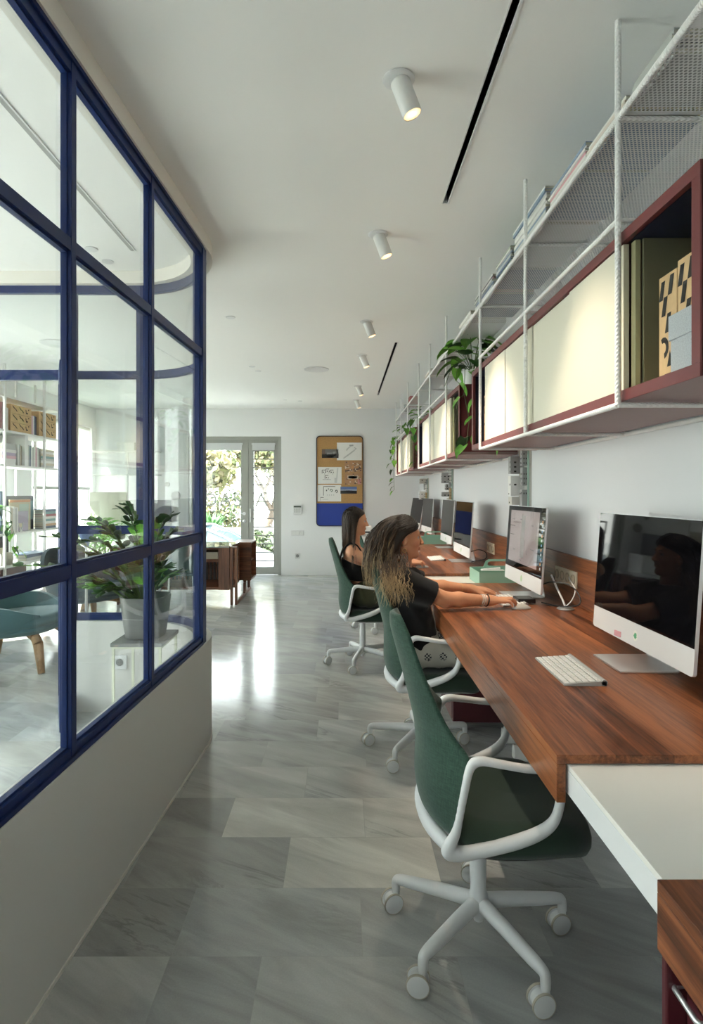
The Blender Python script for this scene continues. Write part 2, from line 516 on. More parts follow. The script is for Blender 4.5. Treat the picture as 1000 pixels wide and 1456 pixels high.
def marble():
    m, nt, b, out = newmat('marble_tile')
    L = nt.links.new
    a = nt.nodes.new('ShaderNodeAttribute'); a.attribute_name = 'tile'
    sep = N(nt, 'ShaderNodeSeparateColor'); L(a.outputs['Color'], sep.inputs[0])
    tc = N(nt, 'ShaderNodeTexCoord')
    off = N(nt, 'ShaderNodeVectorMath', op='SCALE'); off.inputs['Scale'].default_value = 13; L(a.outputs['Color'], off.inputs[0])
    ad = N(nt, 'ShaderNodeVectorMath', op='ADD'); L(tc.outputs['Object'], ad.inputs[0]); L(off.outputs[0], ad.inputs[1])
    rot = N(nt, 'ShaderNodeMapping'); rot.inputs['Rotation'].default_value = (0, 0, .50); rot.inputs['Scale'].default_value = (1, 1, 1)
    L(ad.outputs[0], rot.inputs[0])
    st = N(nt, 'ShaderNodeMapping'); st.inputs['Scale'].default_value = (1.1, 5.5, 1); L(rot.outputs[0], st.inputs[0])
    n1 = N(nt, 'ShaderNodeTexNoise', Scale=1.5, Detail=7, Roughness=.6, Distortion=.7); L(st.outputs[0], n1.inputs['Vector'])
    # thin dark veins where the stretched noise crosses a level
    n2 = N(nt, 'ShaderNodeTexNoise', Scale=.75, Detail=8, Roughness=.62, Distortion=1.2); L(st.outputs[0], n2.inputs['Vector'])
    s5 = N(nt, 'ShaderNodeMath', op='SUBTRACT'); s5.inputs[1].default_value = .56; L(n2.outputs['Fac'], s5.inputs[0])
    ab = N(nt, 'ShaderNodeMath', op='ABSOLUTE'); L(s5.outputs[0], ab.inputs[0])
    vr = N(nt, 'ShaderNodeMapRange'); vr.inputs['From Min'].default_value = 0; vr.inputs['From Max'].default_value = .03; vr.inputs['To Min'].default_value = .72; vr.inputs['To Max'].default_value = 1; L(ab.outputs[0], vr.inputs[0])
    # veins only in patches
    n3 = N(nt, 'ShaderNodeTexNoise', Scale=1.4, Detail=2); L(ad.outputs[0], n3.inputs['Vector'])
    pm = N(nt, 'ShaderNodeMapRange'); pm.inputs['From Min'].default_value = .5; pm.inputs['From Max'].default_value = .62; L(n3.outputs['Fac'], pm.inputs[0])
    vm = nt.nodes.new('ShaderNodeMix'); vm.data_type = 'FLOAT'; L(pm.outputs[0], vm.inputs[0]); vm.inputs[2].default_value = 1; L(vr.outputs[0], vm.inputs[3])
    gr = N(nt, 'ShaderNodeTexNoise', Scale=210, Detail=2); L(tc.outputs['Object'], gr.inputs['Vector'])
    cl = N(nt, 'ShaderNodeMapRange'); cl.inputs['From Min'].default_value = .3; cl.inputs['From Max'].default_value = .7; cl.inputs['To Min'].default_value = .74; cl.inputs['To Max'].default_value = 1.2; L(n1.outputs['Fac'], cl.inputs[0])
    gg = N(nt, 'ShaderNodeMapRange'); gg.inputs['To Min'].default_value = .9; gg.inputs['To Max'].default_value = 1.1; L(gr.outputs['Fac'], gg.inputs[0])
    m1 = N(nt, 'ShaderNodeMath', op='MULTIPLY'); L(cl.outputs[0], m1.inputs[0]); L(vm.outputs[0], m1.inputs[1])
    m2 = N(nt, 'ShaderNodeMath', op='MULTIPLY'); L(m1.outputs[0], m2.inputs[0]); L(gg.outputs[0], m2.inputs[1])
    m3 = N(nt, 'ShaderNodeMath', op='MULTIPLY'); L(m2.outputs[0], m3.inputs[0]); L(sep.outputs['Red'], m3.inputs[1])
    wm = nt.nodes.new('ShaderNodeMix'); wm.data_type = 'RGBA'; L(sep.outputs['Green'], wm.inputs[0])
    wm.inputs[6].default_value = (.40, .415, .42, 1); wm.inputs[7].default_value = (.50, .49, .45, 1)
    sc = N(nt, 'ShaderNodeVectorMath', op='SCALE'); L(wm.outputs[2], sc.inputs[0]); L(m3.outputs[0], sc.inputs['Scale'])
    L(sc.outputs[0], b.inputs['Base Color'])
    rr = N(nt, 'ShaderNodeMapRange'); rr.inputs['To Min'].default_value = .10; rr.inputs['To Max'].default_value = .19; L(n1.outputs['Fac'], rr.inputs[0])
    L(rr.outputs[0], b.inputs['Roughness'])
    b.inputs['Specular IOR Level'].default_value = .55
    MATS['marble'] = m
    return m
MARBLE = marble()
GROUT = mat('grout', (.33, .33, .31), .8)

def floor():
    mb = MB()
    pitch = .2835
    known = {-1: [-.494, -.233, .322, .88], 0: [-1.02, -.490, .054, .598, 1.0], 1: [-.74, -.203, .33, .86],
             2: [-1.0, -.468, .082, .62], 3: [-.71, -.171, .37, .9], 4: [-.94, -.40, .11, .64], 5: [-.69, -.145, .40, .93]}
    tone = {(2, -.468): (1.28, .85), (1, -.203): (1.22, .9), (1, -.74): (.80, .5), (3, -.171): (1.08, .4), (2, .082): (1.12, .8),
            (2, -1.0): (.82, .45), (0, -1.02): (.80, .4), (0, -.490): (.92, .3), (0, .054): (.93, .3), (1, .33): (.82, .2), (0, .598): (.86, .2),
            (-1, -.233): (.95, .45), (-1, -.494): (.84, .3), (-1, .322): (.85, .2), (-1, .88): (.86, .2)}
    cols = []
    x_lo, x_hi = LEFT_X, WALL_R
    for k in range(-16, 28):
        y0, y1 = 1.640 + pitch * k, 1.640 + pitch * (k + 1)
        y0, y1 = max(y0, FRONT_Y), min(y1, BACK_Y)
        if y1 <= y0 + .001: continue
        js = list(known.get(k, [])) or [-.27 * (k % 2) + RND.uniform(-.12, .12)]
        while js[0] > x_lo: js.insert(0, js[0] - .545)
        while js[-1] < x_hi: js.append(js[-1] + .545)
        g = .0007
        for a, c in zip(js[:-1], js[1:]):
            A, C = max(a, x_lo), min(c, x_hi)
            if C - A < .004: continue
            mb.add([(A + g, y0 + g, 0), (C - g, y0 + g, 0), (C - g, y1 - g, 0), (A + g, y1 - g, 0)], [(0, 1, 2, 3)])
            t = tone.get((k, a)) or (RND.uniform(.90, 1.12), RND.uniform(.1, .6))
            cols.append((t[0], t[1], RND.random()))
    n = len(mb.f)
    mb.box(x_lo - .2, x_hi + .2, FRONT_Y - .2, BACK_Y + .2, -.06, -.0006, 1)
    ob = struct('floor', mb, [MARBLE, GROUT], fixn=False)
    me = ob.data
    at = me.color_attributes.new('tile', 'FLOAT_COLOR', 'CORNER')
    data = np.zeros((len(me.loops), 4), np.float32)
    for i, p in enumerate(me.polygons):
        c = cols[i] if i < n else (1, 0, 0)
        for li in p.loop_indices:
            data[li] = (c[0], c[1], c[2], 1)
    at.data.foreach_set('color', data.ravel())
floor()

# ceiling with the two narrow air slots left open
SLOT1 = (.455, .478, -.12, 2.656)
SLOT2 = (.455, .478, 5.12, 7.90)
def ceiling():
    mb = MB()
    x0, x1, y0, y1 = LEFT_X - .2, WALL_R + .2, FRONT_Y - .2, BACK_Y + .2
    a, b = SLOT1[0], SLOT1[1]
    mb.box(x0, a, y0, y1, H, H + .1)
    mb.box(b, x1, y0, y1, H, H + .1)
    for p, q in ((y0, SLOT1[2]), (SLOT1[3], SLOT2[2]), (SLOT2[3], y1)):
        mb.box(a, b, p, q, H, H + .1)
    struct('ceiling', mb, CEIL)
ceiling()

DOOR = (-2.47, -.995, 2.21)
WINS = [(7.3, 9.05, .06, 2.33), (4.3, 6.6, .40, 2.33), (.2, 3.1, .35, 2.33)]  # the middle opening is out of view, added as a daylight source
FILL_WIN = (-3.5, -1.4, .9, 2.2)  # unseen window added behind the camera for soft daylight
def walls():
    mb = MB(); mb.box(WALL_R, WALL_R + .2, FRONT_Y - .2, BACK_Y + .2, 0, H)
    struct('wall_right', mb, W_SHADED)
    mb = MB()
    mb.box(LEFT_X - .2, DOOR[0], BACK_Y, BACK_Y + .2, 0, H)
    mb.box(DOOR[1], WALL_R, BACK_Y, BACK_Y + .2, 0, H)
    mb.box(DOOR[0], DOOR[1], BACK_Y, BACK_Y + .2, DOOR[2], H)
    struct('wall_back', mb, W_PAINT)
    mb = MB()
    ys = sorted(WINS)
    p = FRONT_Y
    for (a, b, z0, z1) in ys:
        mb.box(LEFT_X - .2, LEFT_X, p, a, 0, H)
        mb.box(LEFT_X - .2, LEFT_X, a, b, 0, z0)
        mb.box(LEFT_X - .2, LEFT_X, a, b, z1, H)
        p = b
    mb.box(LEFT_X - .2, LEFT_X, p, BACK_Y, 0, H)
    struct('wall_left', mb, W_PAINT)
    mb = MB()
    a, b, z0, z1 = FILL_WIN
    mb.box(LEFT_X - .2, a, FRONT_Y - .2, FRONT_Y, 0, H)
    mb.box(b, WALL_R, FRONT_Y - .2, FRONT_Y, 0, H)
    mb.box(a, b, FRONT_Y - .2, FRONT_Y, 0, z0)
    mb.box(a, b, FRONT_Y - .2, FRONT_Y, z1, H)
    struct('wall_front', mb, W_PAINT)
    mb = MB(); mb.box(DOOR[1] + .002, WALL_R - .001, BACK_Y - .012, BACK_Y - .0005, .001, .05)
    struct('baseboard_back', mb, W_PAINT)
walls()

# windows of the left wall, and an added unseen one in the front wall
def window(n, axis, a, b, z0, z1, at):
    mb = MB()
    w, d = .05, .06
    def bx(u0, u1, v0, v1):
        if axis == 'x': mb.box(at - d, at, u0, u1, v0, v1)
        else: mb.box(u0, u1, at - d, at, v0, v1)
    bx(a, b, z0, z0 + w); bx(a, b, z1 - w, z1); bx(a, a + w, z0 + w, z1 - w); bx(b - w, b, z0 + w, z1 - w)
    mid = (a + b) / 2
    bx(mid - .03, mid + .03, z0 + w, z1 - w)
    o = struct('window_%d' % n, mb, WHITE_M)
    for k, (p, q) in enumerate(((a + w, mid - .03), (mid + .03, b - w))):
        g = MB()
        if axis == 'x': g.box(at - .034, at - .028, p, q, z0 + w, z1 - w)
        else: g.box(p, q, at - .034, at - .028, z0 + w, z1 - w)
        g.build('pane', GLASS_D, o)
    return o
for i, (a, b, z0, z1) in enumerate(WINS):
    window(i + 1, 'x', a, b, z0, z1, LEFT_X - .06)
window(4, 'y', *FILL_WIN, FRONT_Y - .06)

def blind_mat():
    m, nt, b, out = newmat('blind_cloth')
    nt.nodes.remove(b)
    d = N(nt, 'ShaderNodeBsdfDiffuse'); d.inputs[0].default_value = (.85, .86, .85, 1)
    t = N(nt, 'ShaderNodeBsdfTranslucent'); t.inputs[0].default_value = (.80, .82, .80, 1)
    mx = N(nt, 'ShaderNodeMixShader'); mx.inputs[0].default_value = .5
    nt.links.new(d.outputs[0], mx.inputs[1]); nt.links.new(t.outputs[0], mx.inputs[2]); nt.links.new(mx.outputs[0], out.inputs[0])
    return m
BLIND = blind_mat()
def roller_blind(a, b, top, bottom, label):
    e = empty('roller_blind', (LEFT_X, (a + b) / 2, top), label, 'window blind')
    mb = MB(); mb.box(-.018, -.014, a - (a + b) / 2, b - (a + b) / 2, bottom - top, .03); mb.build('blind_cloth', BLIND, e)
    mb = MB(); mb.box(-.024, -.008, a - (a + b) / 2, b - (a + b) / 2, bottom - top - .04, bottom - top); mb.build('bottom_bar', mat('grey_bar', (.45, .46, .46), .5), e)
    mb = MB(); mb.cyl((-.022, a - (a + b) / 2, .05), (-.022, b - (a + b) / 2, .05), .022, 12); mb.build('roller_tube', WHITE_P, e, smooth=40)
roller_blind(7.36, 8.99, 2.25, 1.40, 'white roller blind half lowered over the bright window by the shelving')

# glazed door in the back wall
def door():
    x0, x1, zt = DOOR
    w, d = .05, .07
    y = BACK_Y + .03
    mb = MB()
    mid = -1.535           # meeting line of the two leaves
    mb.box(x0, x1, y, y + d, zt - w, zt); mb.box(x0, x0 + w, y, y + d, 0, zt - w); mb.box(x1 - w, x1, y, y + d, 0, zt - w)
    mb.box(mid - .01, mid + .012, y, y + d, 0, zt - w)
    o = struct('door_1', mb, GREY_AL)
    def leaf(a, b, la, lb, bot, top):
        m = MB()
        yy = y + .008
        m.box(a, a + la, yy, yy + .055, .01, zt - w); m.box(b - lb, b, yy, yy + .055, .01, zt - w)
        m.box(a + la, b - lb, yy, yy + .055, .01, bot); m.box(a + la, b - lb, yy, yy + .055, top, zt - w)
        L_ = m.build('door_leaf', GREY_AL, o, bevel=.004)
        g = MB(); g.box(a + la, b - lb, yy + .024, yy + .03, bot, top); g.build('pane', GLASS_D, L_)
        # rolled-up slatted blind under the head
        s = MB(); s.box(a + la - .02, b - lb + .02, yy - .03, yy - .004, top - .10, top - .015)
        s.box(a + la - .03, b - lb + .03, yy - .034, yy - .003, top - .015, top + .015)
        s.build('slatted_blind', mat('blind_grey', (.62, .64, .65), .5), L_)
        return L_
    L1 = leaf(x0 + w, mid - .01, .10, .10, .13, zt - w - .07)
    L2 = leaf(mid + .012, x1 - w, .085, .075, .13, zt - w - .07)
    # thin slats of the lowered blind on the narrow leaf
    s = MB()
    a, b = mid + .012 + .085, x1 - w - .075
    for k in range(14):
        z = .22 + k * .135
        s.box(a - .02, b + .02, y - .012, y - .008, z, z + .016)
    s.build('blind_slat', mat('slat_grey', (.30, .30, .29), .5), L2)
    h = MB()
    for z in (.98,):
        h.cyl((mid - .055, y + .01, z), (mid - .055, y - .04, z), .011, 12)
        h.tube([(mid - .055, y - .04, z), (mid - .17, y - .042, z)], .009, 10)
    h.lathe([(.026, 0), (.026, .008), (.0, .008)], 20, Matrix.Translation((mid - .055, y + .008, .98)) @ Matrix.Rotation(PI / 2, 4, 'X'))
    h.build('door_handle', ALU, L1, smooth=40)
    h = MB(); h.lathe([(.026, 0), (.026, .012), (.014, .02), (0, .02)], 20, Matrix.Translation((mid - .055, y + .008, .86)) @ Matrix.Rotation(PI / 2, 4, 'X'))
    h.build('lock_rosette', ALU, L1, smooth=40)
    h = MB(); h.box(mid + .035, mid + .055, y - .02, y + .008, .93, 1.06); h.box(mid + .037, mid + .053, y - .035, y - .018, .84, 1.0)
    h.build('door_handle', WHITE_P, L2, bevel=.004)
    # signwriting on the glass
    c = bpy.data.curves.new('door_lettering', 'FONT'); c.body = 'DAS'; c.size = .30; c.space_character = 1.15; c.extrude = .0006
    t = bpy.data.objects.new('door_lettering', c)
    me = bpy.data.meshes.new_from_object(t)
    me.materials.append(mat('frosted_letter', (.52, .55, .52), .7))
    t2 = bpy.data.objects.new('door_lettering', me); COL.objects.link(t2); t2.parent = L1
    t2.rotation_euler = (PI / 2, 0, 0); t2.location = (-2.245, y + .028, 1.10)
    c.body = 'A'
    me = bpy.data.meshes.new_from_object(t); me.materials.append(MATS['frosted_letter'])
    t3 = bpy.data.objects.new('door_lettering', me); COL.objects.link(t3); t3.parent = L2
    t3.rotation_euler = (PI / 2, 0, 0); t3.location = (-1.42, y + .028, 1.10)
    bpy.data.objects.remove(t)
door()

# ------------------------------------------------------------------ curved glass partition
TH = math.atan(.0487)
DV = Vector((math.sin(TH), math.cos(TH)))      # along the straight run, away from the camera
NV = Vector((math.cos(TH), -math.sin(TH)))     # out towards the corridor
RO = .55
ARC_C = Vector((-1.256, 3.02))
def line_pt(y):                                 # on the outer parapet face
    return Vector((-.853 + .0487 * y, y))
Y_END = 2.993
JAMB_X = -1.66
def path(off, ya=-2.58, yb=Y_END, arc=True, far=JAMB_X, straight=True, n=18):
    """plan polyline of the outer parapet face shifted inwards by off"""
    P = []
    if straight:
        P.append(line_pt(ya) - NV * off); P.append(line_pt(yb) - NV * off)
    if arc:
        for k in range(0 if not straight else 1, n + 1):
            a = -TH + (PI / 2 + TH) * k / n
            P.append(ARC_C + Vector((math.cos(a), math.sin(a))) * (RO - off))
    if far is not None:
        P.append(Vector((far, ARC_C.y + RO - off)))
    return P
def sweep(mb, o0, o1, z0, z1, m=0, **kw):
    A, B = path(o0, **kw), path(o1, **kw)
    n = len(A)
    ring = []
    for a, b in zip(A, B):
        ring.append([(a.x, a.y, z0), (a.x, a.y, z1), (b.x, b.y, z1), (b.x, b.y, z0)])
    v = [p for r in ring for p in r]
    f = []
    for i in range(n - 1):
        for k in range(4):
            k2 = (k + 1) % 4
            f.append((i * 4 + k, i * 4 + k2, (i + 1) * 4 + k2, (i + 1) * 4 + k))
    f += [(0, 1, 2, 3), tuple((n - 1) * 4 + k for k in (3, 2, 1, 0))]
    return mb.add(v, f, m)
Z_PAR, Z_TOP = .545, 2.575
mb = MB(); sweep(mb, 0, .10, 0, Z_PAR)
mb.box(LEFT_X, -2.56, ARC_C.y + RO - .10, ARC_C.y + RO, 0, Z_PAR)
struct('wall_partition', mb, PARAPET, smooth=30)
mb = MB(); sweep(mb, -.004, .11, Z_TOP, H - .0005)
mb.box(LEFT_X, JAMB_X, ARC_C.y + RO - .11, ARC_C.y + RO + .004, Z_TOP, H - .0005)
struct('trim_1', mb, mat('header_paint', (.80, .77, .71), .6), smooth=30)
mb = MB(); sweep(mb, -.004, 0, .0005, .012)
struct('baseboard_partition', mb, mat('pale_joint', (.72, .70, .64), .6), smooth=30)

RAILS = [(Z_PAR, Z_PAR + .036), (1.074, 1.110), (2.015, 2.051), (Z_TOP - .045, Z_TOP)]
PART = empty('glass_partition', (-.78, 1.6, Z_PAR), 'curved blue steel and glass partition standing on the low white wall', 'partition')
def pbuild(mb, name, m, **kw):
    o = mb.build(name, m, PART, **kw)
    o.matrix_parent_inverse = Matrix.Translation(-PART.location)
    return o
for i, (a, b) in enumerate(RAILS):
    mb = MB()
    for q, kw in ((0, dict(arc=False, far=None, yb=2.935)), (.024, dict(straight=False))):
        sweep(mb, .012 + q, .046 + q, a, b, **kw)
        if i == 0: sweep(mb, .004 + q, .03 + q, a, a + .014, **kw)
        if i == 3: sweep(mb, .004 + q, .03 + q, b - .014, b, **kw)
        if i in (0, 1, 2): sweep(mb, .022 + q, .040 + q, b, b + .007, **kw)
        if i in (1, 2, 3): sweep(mb, .022 + q, .040 + q, a - .007, a, **kw)
        if not q: pbuild(mb, 'rail', BLUE, smooth=30); mb = MB()
    # the run beyond the door opening, and the opening's head
    yo = ARC_C.y + RO
    if i == 2: mb.box(-2.56, JAMB_X, yo - .070, yo - .036, a - .012, b + .012)
    if i == 3: mb.box(-3.95, JAMB_X, yo - .070, yo - .036, a, b)
    if i != 3: mb.box(-3.95, -2.56, yo - .070, yo - .036, a, b)
    pbuild(mb, 'rail', BLUE, smooth=30)
POSTS = [-2.0, -1.34, -.73, -.13, .47, 1.07, 1.671, 2.274]
def post_at(y, w, d0=.010, d1=.044):
    mb = MB()
    for (ww, e0, e1) in ((w, d0, d1), (w + .010, .022, .038)):
        c = line_pt(y)
        pts = []
        for s, e in ((-1, e0), (1, e0), (1, e1), (-1, e1)):
            p = c + DV * (s * ww / 2) - NV * e
            pts.append((p.x, p.y))
        mb.prism(pts, Z_PAR + .001, Z_TOP - .001)
    return pbuild(mb, 'post', BLUE, bevel=.0015)
for y in POSTS: post_at(y, .028)
post_at(2.962, .058, .006, .058)
def far_post(x, w):
    yo = ARC_C.y + RO
    mb = MB(); mb.box(x - w / 2, x + w / 2, yo - .076, yo - .032, Z_PAR + .001 if x > JAMB_X - .01 else 0, Z_TOP - .001)
    mb.box(x - w / 2 - .011, x + w / 2 + .011, yo - .070, yo - .042, Z_PAR + .001 if x > JAMB_X - .01 else 0, Z_TOP - .001)
    pbuild(mb, 'post', BLUE, bevel=.0015)
far_post(-1.225, .05)
far_post(JAMB_X, .05)
far_post(-2.56, .05)
rows = [(RAILS[i][1], RAILS[i + 1][0]) for i in range(3)]
ys = [-2.58] + POSTS + [2.962]
for a, b in zip(ys[:-1], ys[1:]):
    for z0, z1 in rows:
        mb = MB()
        q = []
        for (yy, e) in ((a + .0135, .028), (b - .0135, .028), (b - .0135, .034), (a + .0135, .034)):
            p = line_pt(yy) - NV * e
            q.append((p.x, p.y))
        mb.prism(q, z0, z1)
        pbuild(mb, 'pane', GLASS)
for z0, z1 in rows:
    mb = MB(); sweep(mb, .052, .058, z0, z1, straight=False, far=None)
    pbuild(mb, 'pane', GLASS, smooth=30)
    yo = ARC_C.y + RO
    mb = MB(); mb.box(JAMB_X + .02, -1.245, yo - .058, yo - .052, z0, z1); pbuild(mb, 'pane', GLASS)
    mb = MB(); mb.box(-3.95, -2.58, yo - .058, yo - .052, z0, z1); pbuild(mb, 'pane', GLASS)
mb = MB(); mb.box(-2.54, JAMB_X - .02, yo - .058, yo - .052, RAILS[2][1] + .012, RAILS[3][0]); pbuild(mb, 'pane', GLASS)

# narrow glazed door leaf standing open in the opening
def door_leaf():
    hinge, free = Vector((-1.700, 3.485)), Vector((-1.525, 3.145))
    u = free - hinge
    Ln = u.length
    ang = math.atan2(u.y, u.x)
    e = empty('glass_door_leaf', (hinge.x, hinge.y, .012), 'blue framed glass door leaf standing open edge-on behind the front mullion', 'door', rz=ang)
    def bx(x0, x1, z0, z1, name='frame'):
        mb.box(x0, x1, -.024, .024, z0, z1)
    mb = MB(); bx(0, .05, 0, 2.03); mb.build('stile', BLUE, e, bevel=.002)
    mb = MB(); bx(Ln - .06, Ln, 0, 2.03); mb.build('stile', BLUE, e, bevel=.002)
    mb = MB(); bx(.05, Ln - .06, 0, .10); mb.build('door_rail', BLUE, e, bevel=.002)
    mb = MB(); bx(.05, Ln - .06, 1.95, 2.03); mb.build('door_rail', BLUE, e, bevel=.002)
    mb = MB(); mb.box(.05, Ln - .06, -.003, .003, .10, 1.95); mb.build('pane', GLASS, e)
door_leaf()
# ------------------------------------------------------------------ ceiling fittings
def slot(spec, label):
    a, b, y0, y1 = spec
    e = empty('linear_air_vent', ((a + b) / 2, (y0 + y1) / 2, H), label, 'air vent', 'slot vents in the ceiling')
    L = y1 - y0
    mb = MB(); mb.box(-.0112, .0112, -L / 2 + .001, L / 2 - .001, .05, .058); mb.box(-.0112, -.0092, -L / 2 + .001, L / 2 - .001, .004, .05); mb.box(.0092, .0112, -L / 2 + .001, L / 2 - .001, .004, .05)
    mb.build('slot_channel', BLACK, e)
    mb = MB(); mb.box(.0116, .020, -L / 2, L / 2, -.003, -.0003); mb.box(-.016, -.0116, -L / 2, L / 2, -.002, -.0003)
    mb.build('slot_rim', WHITE_P, e)
    return e
slot(SLOT1, 'long black slot vent in the ceiling beside the nearest spotlight')
slot(SLOT2, 'shorter black slot vent in the ceiling near the far wall')
# a pale slot in the glass room
e = empty('linear_air_vent', (-1.16, 1.35, H), 'thin grey slot vent in the ceiling behind the glass partition', 'air vent', 'slot vents in the ceiling')
mb = MB(); mb.box(-.010, .010, -1.9, 1.82, -.004, -.0003); mb.build('slot_channel', mat('slot_grey', (.34, .34, .33), .7), e)
mb = MB(); mb.box(.0105, .017, -1.9, 1.82, -.005, -.0003); mb.build('slot_rim', WHITE_P, e)

LAMP = mat('lamp_glow', (1, .9, .75), .5, emit=(1., .86, .66), es=14)
GOLD = mat('reflector_gold', (.86, .74, .58), .4, metal=.3)
SPOT_W = 38
def spotlight(proto, y, label):
    tilt = math.radians(21)
    loc = (.177, y, H)
    if proto is None:
        e = empty('ceiling_spotlight', loc, label, 'spotlight', 'row of white tilted ceiling spotlights')
        mb = MB(); mb.lathe([(.036, -.0005), (.050, -.0005), (.052, -.004), (.048, -.007), (.036, -.007)], 32); mb.build('ceiling_ring', WHITE_P, e, smooth=40)
        R_ = Matrix.Rotation(-tilt, 4, 'Y')
        mb = MB(); mb.lathe([(0, -.006), (.030, -.008), (.0315, -.012), (.0315, -.122), (.0300, -.124), (.0285, -.122), (.0270, -.100), (.0, -.100)], 32, R_)
        can = mb.build('lamp_can', mat('can_white', (.76, .76, .74), .45), e, smooth=40)
        mb = MB(); mb.lathe([(.0283, -.1225), (.0283, -.1215), (.021, -.102), (.0205, -.102), (.0278, -.1225)], 32, R_); mb.build('reflector', GOLD, can, smooth=40)
        mb = MB(); mb.lathe([(0, -.1035), (.019, -.1035), (.019, -.1020), (0, -.1020)], 24, R_); mb.build('bulb', LAMP, can)
    else:
        e = dup(proto, loc, 0, label)
    l = bpy.data.lights.new('spot_beam', 'SPOT')
    l.energy = SPOT_W; l.color = (1.0, .84, .65); l.spot_size = math.radians(58); l.spot_blend = .85; l.shadow_soft_size = .016
    lo = bpy.data.objects.new('spot_beam', l); COL.objects.link(lo); lo.parent = e
    d = Vector((math.sin(tilt), 0, -math.cos(tilt)))
    lo.location = d * .128
    lo.rotation_euler = d.to_track_quat('-Z', 'Y').to_euler()
    return e
ordw = ['nearest and largest white spotlight on the ceiling, beside the black slot', 'second white ceiling spotlight, just past the end of the long slot',
        'third white ceiling spotlight, between the two black slots', 'fourth white ceiling spotlight, beside the start of the far slot',
        'fifth white ceiling spotlight, beside the end of the far slot', 'sixth and farthest white ceiling spotlight, next to the back wall']
p0 = None
for y, lb in zip((1.855, 2.97, 4.49, 5.59, 7.22, 8.3), ordw):
    o = spotlight(p0, y, lb)
    p0 = p0 or o

def disc(name, x, y, r, label, cat, m=None, group=None, depth=.006):
    e = empty(name, (x, y, H), label, cat, group)
    mb = MB(); mb.lathe([(r * .90, -.0004), (r, -.0004), (r, -depth), (r * .92, -depth * 1.2), (r * .90, -depth)], 40); mb.build('trim_ring', WHITE_P, e, smooth=40)
    mb = MB(); mb.lathe([(0, -depth * .7), (r * .90, -depth * .7), (r * .9, -.0005), (0, -.0005)], 40); mb.build('grille', m or mat('grille_white', (.70, .70, .68), .8), e)
    return e
disc('ceiling_speaker', -.296, 6.23, .135, 'round white ceiling speaker over the walkway to the back', 'speaker')
disc('ceiling_speaker', -2.55, 5.15, .15, 'round ceiling speaker above the lounge beyond the glass room', 'speaker')
disc('ceiling_speaker', -1.98, 6.6, .10, 'small round ceiling speaker seen between the mullions above the white shelves', 'speaker')
disc('recessed_downlight', -1.38, 3.15, .035, 'recessed downlight near the far end of the grey slot', 'downlight', depth=.004)
disc('recessed_downlight', -1.36, 3.32, .033, 'recessed downlight just beyond the first one in the glass room', 'downlight', depth=.004)
DG = mat('downlight_grey', (.34, .34, .33), .6)
disc('recessed_downlight', -.86, 4.38, .036, 'recessed downlight in the ceiling right by the blue corner post', 'downlight', DG, depth=.004)
disc('recessed_downlight', -.97, 6.1, .034, 'recessed downlight of the pair left of the ceiling speaker, upper one', 'downlight', DG, depth=.004)
disc('recessed_downlight', -.94, 6.32, .034, 'recessed downlight of the pair left of the ceiling speaker, lower one', 'downlight', DG, depth=.004)
disc('recessed_downlight', -.85, 8.3, .03, 'tiny recessed downlight close to the back wall above the door', 'downlight', DG, depth=.004)
disc('recessed_downlight', -.64, 8.4, .03, 'tiny recessed downlight close to the back wall above the keypad', 'downlight', DG, depth=.004)

# ------------------------------------------------------------------ desks
DX0, DX1, DZ = .470, WALL_R - .004, .74
def desk(y0, y1, label):
    e = empty('walnut_desk', (DX0, y0, 0), label, 'desk', 'walnut desks along the long wall')
    L = y1 - y0
    w = DX1 - DX0
    mb = MB(); mb.box(0, w, 0, L, DZ - .019, DZ); mb.build('desktop', WALNUT_Y, e, bevel=.0012)
    mb = MB(); mb.box(0, .020, .0, L, DZ - .105, DZ - .0195); mb.build('apron', WALNUT_Y, e, bevel=.0012)
    mb = MB(); mb.box(w - .022, w - .001, 0, L, DZ + .0005, DZ + .25); mb.build('backsplash', WALNUT_Y, e, bevel=.0012)
    for yy in (.12, L - .12):
        mb = MB(); mb.box(w - .16, w - .03, yy - .02, yy + .02, 0, DZ - .020); mb.build('side_panel', WHITE_M, e, bevel=.002)
    return e
DESKS = [(-1.60, .865), (1.272, 3.69), (4.12, 6.45), (6.86, 9.10)]
desk(*DESKS[0], 'walnut desk nearest the viewer, cut by the lower edge of the view')
desk(*DESKS[1], 'long walnut desk with the large black monitor and a keyboard on it')
desk(*DESKS[2], 'walnut desk where the straight-haired woman works')
desk(*DESKS[3], 'farthest walnut desk, against the back wall')
def bridge(y0, y1, label):
    e = empty('white_bridge_panel', (.496, y0, .652), label, 'desk panel', 'white panels bridging the desks')
    mb = MB(); mb.box(0, .70, .0, y1 - y0, .055, .0665); mb.build('bridge_top', mat('bridge_top_paint', (.80, .775, .73), .5), e, bevel=.001)
    mb = MB(); mb.box(0, .012, .0, y1 - y0, 0, .0545); mb.build('bridge_apron', WHITE_P, e, bevel=.001)
bridge(.78, 1.355, 'white sunken panel bridging the two nearest walnut desks')
bridge(3.605, 4.205, 'white sunken panel under the mint box between two walnut desks')
bridge(6.365, 6.945, 'white sunken panel between the two farthest walnut desks')
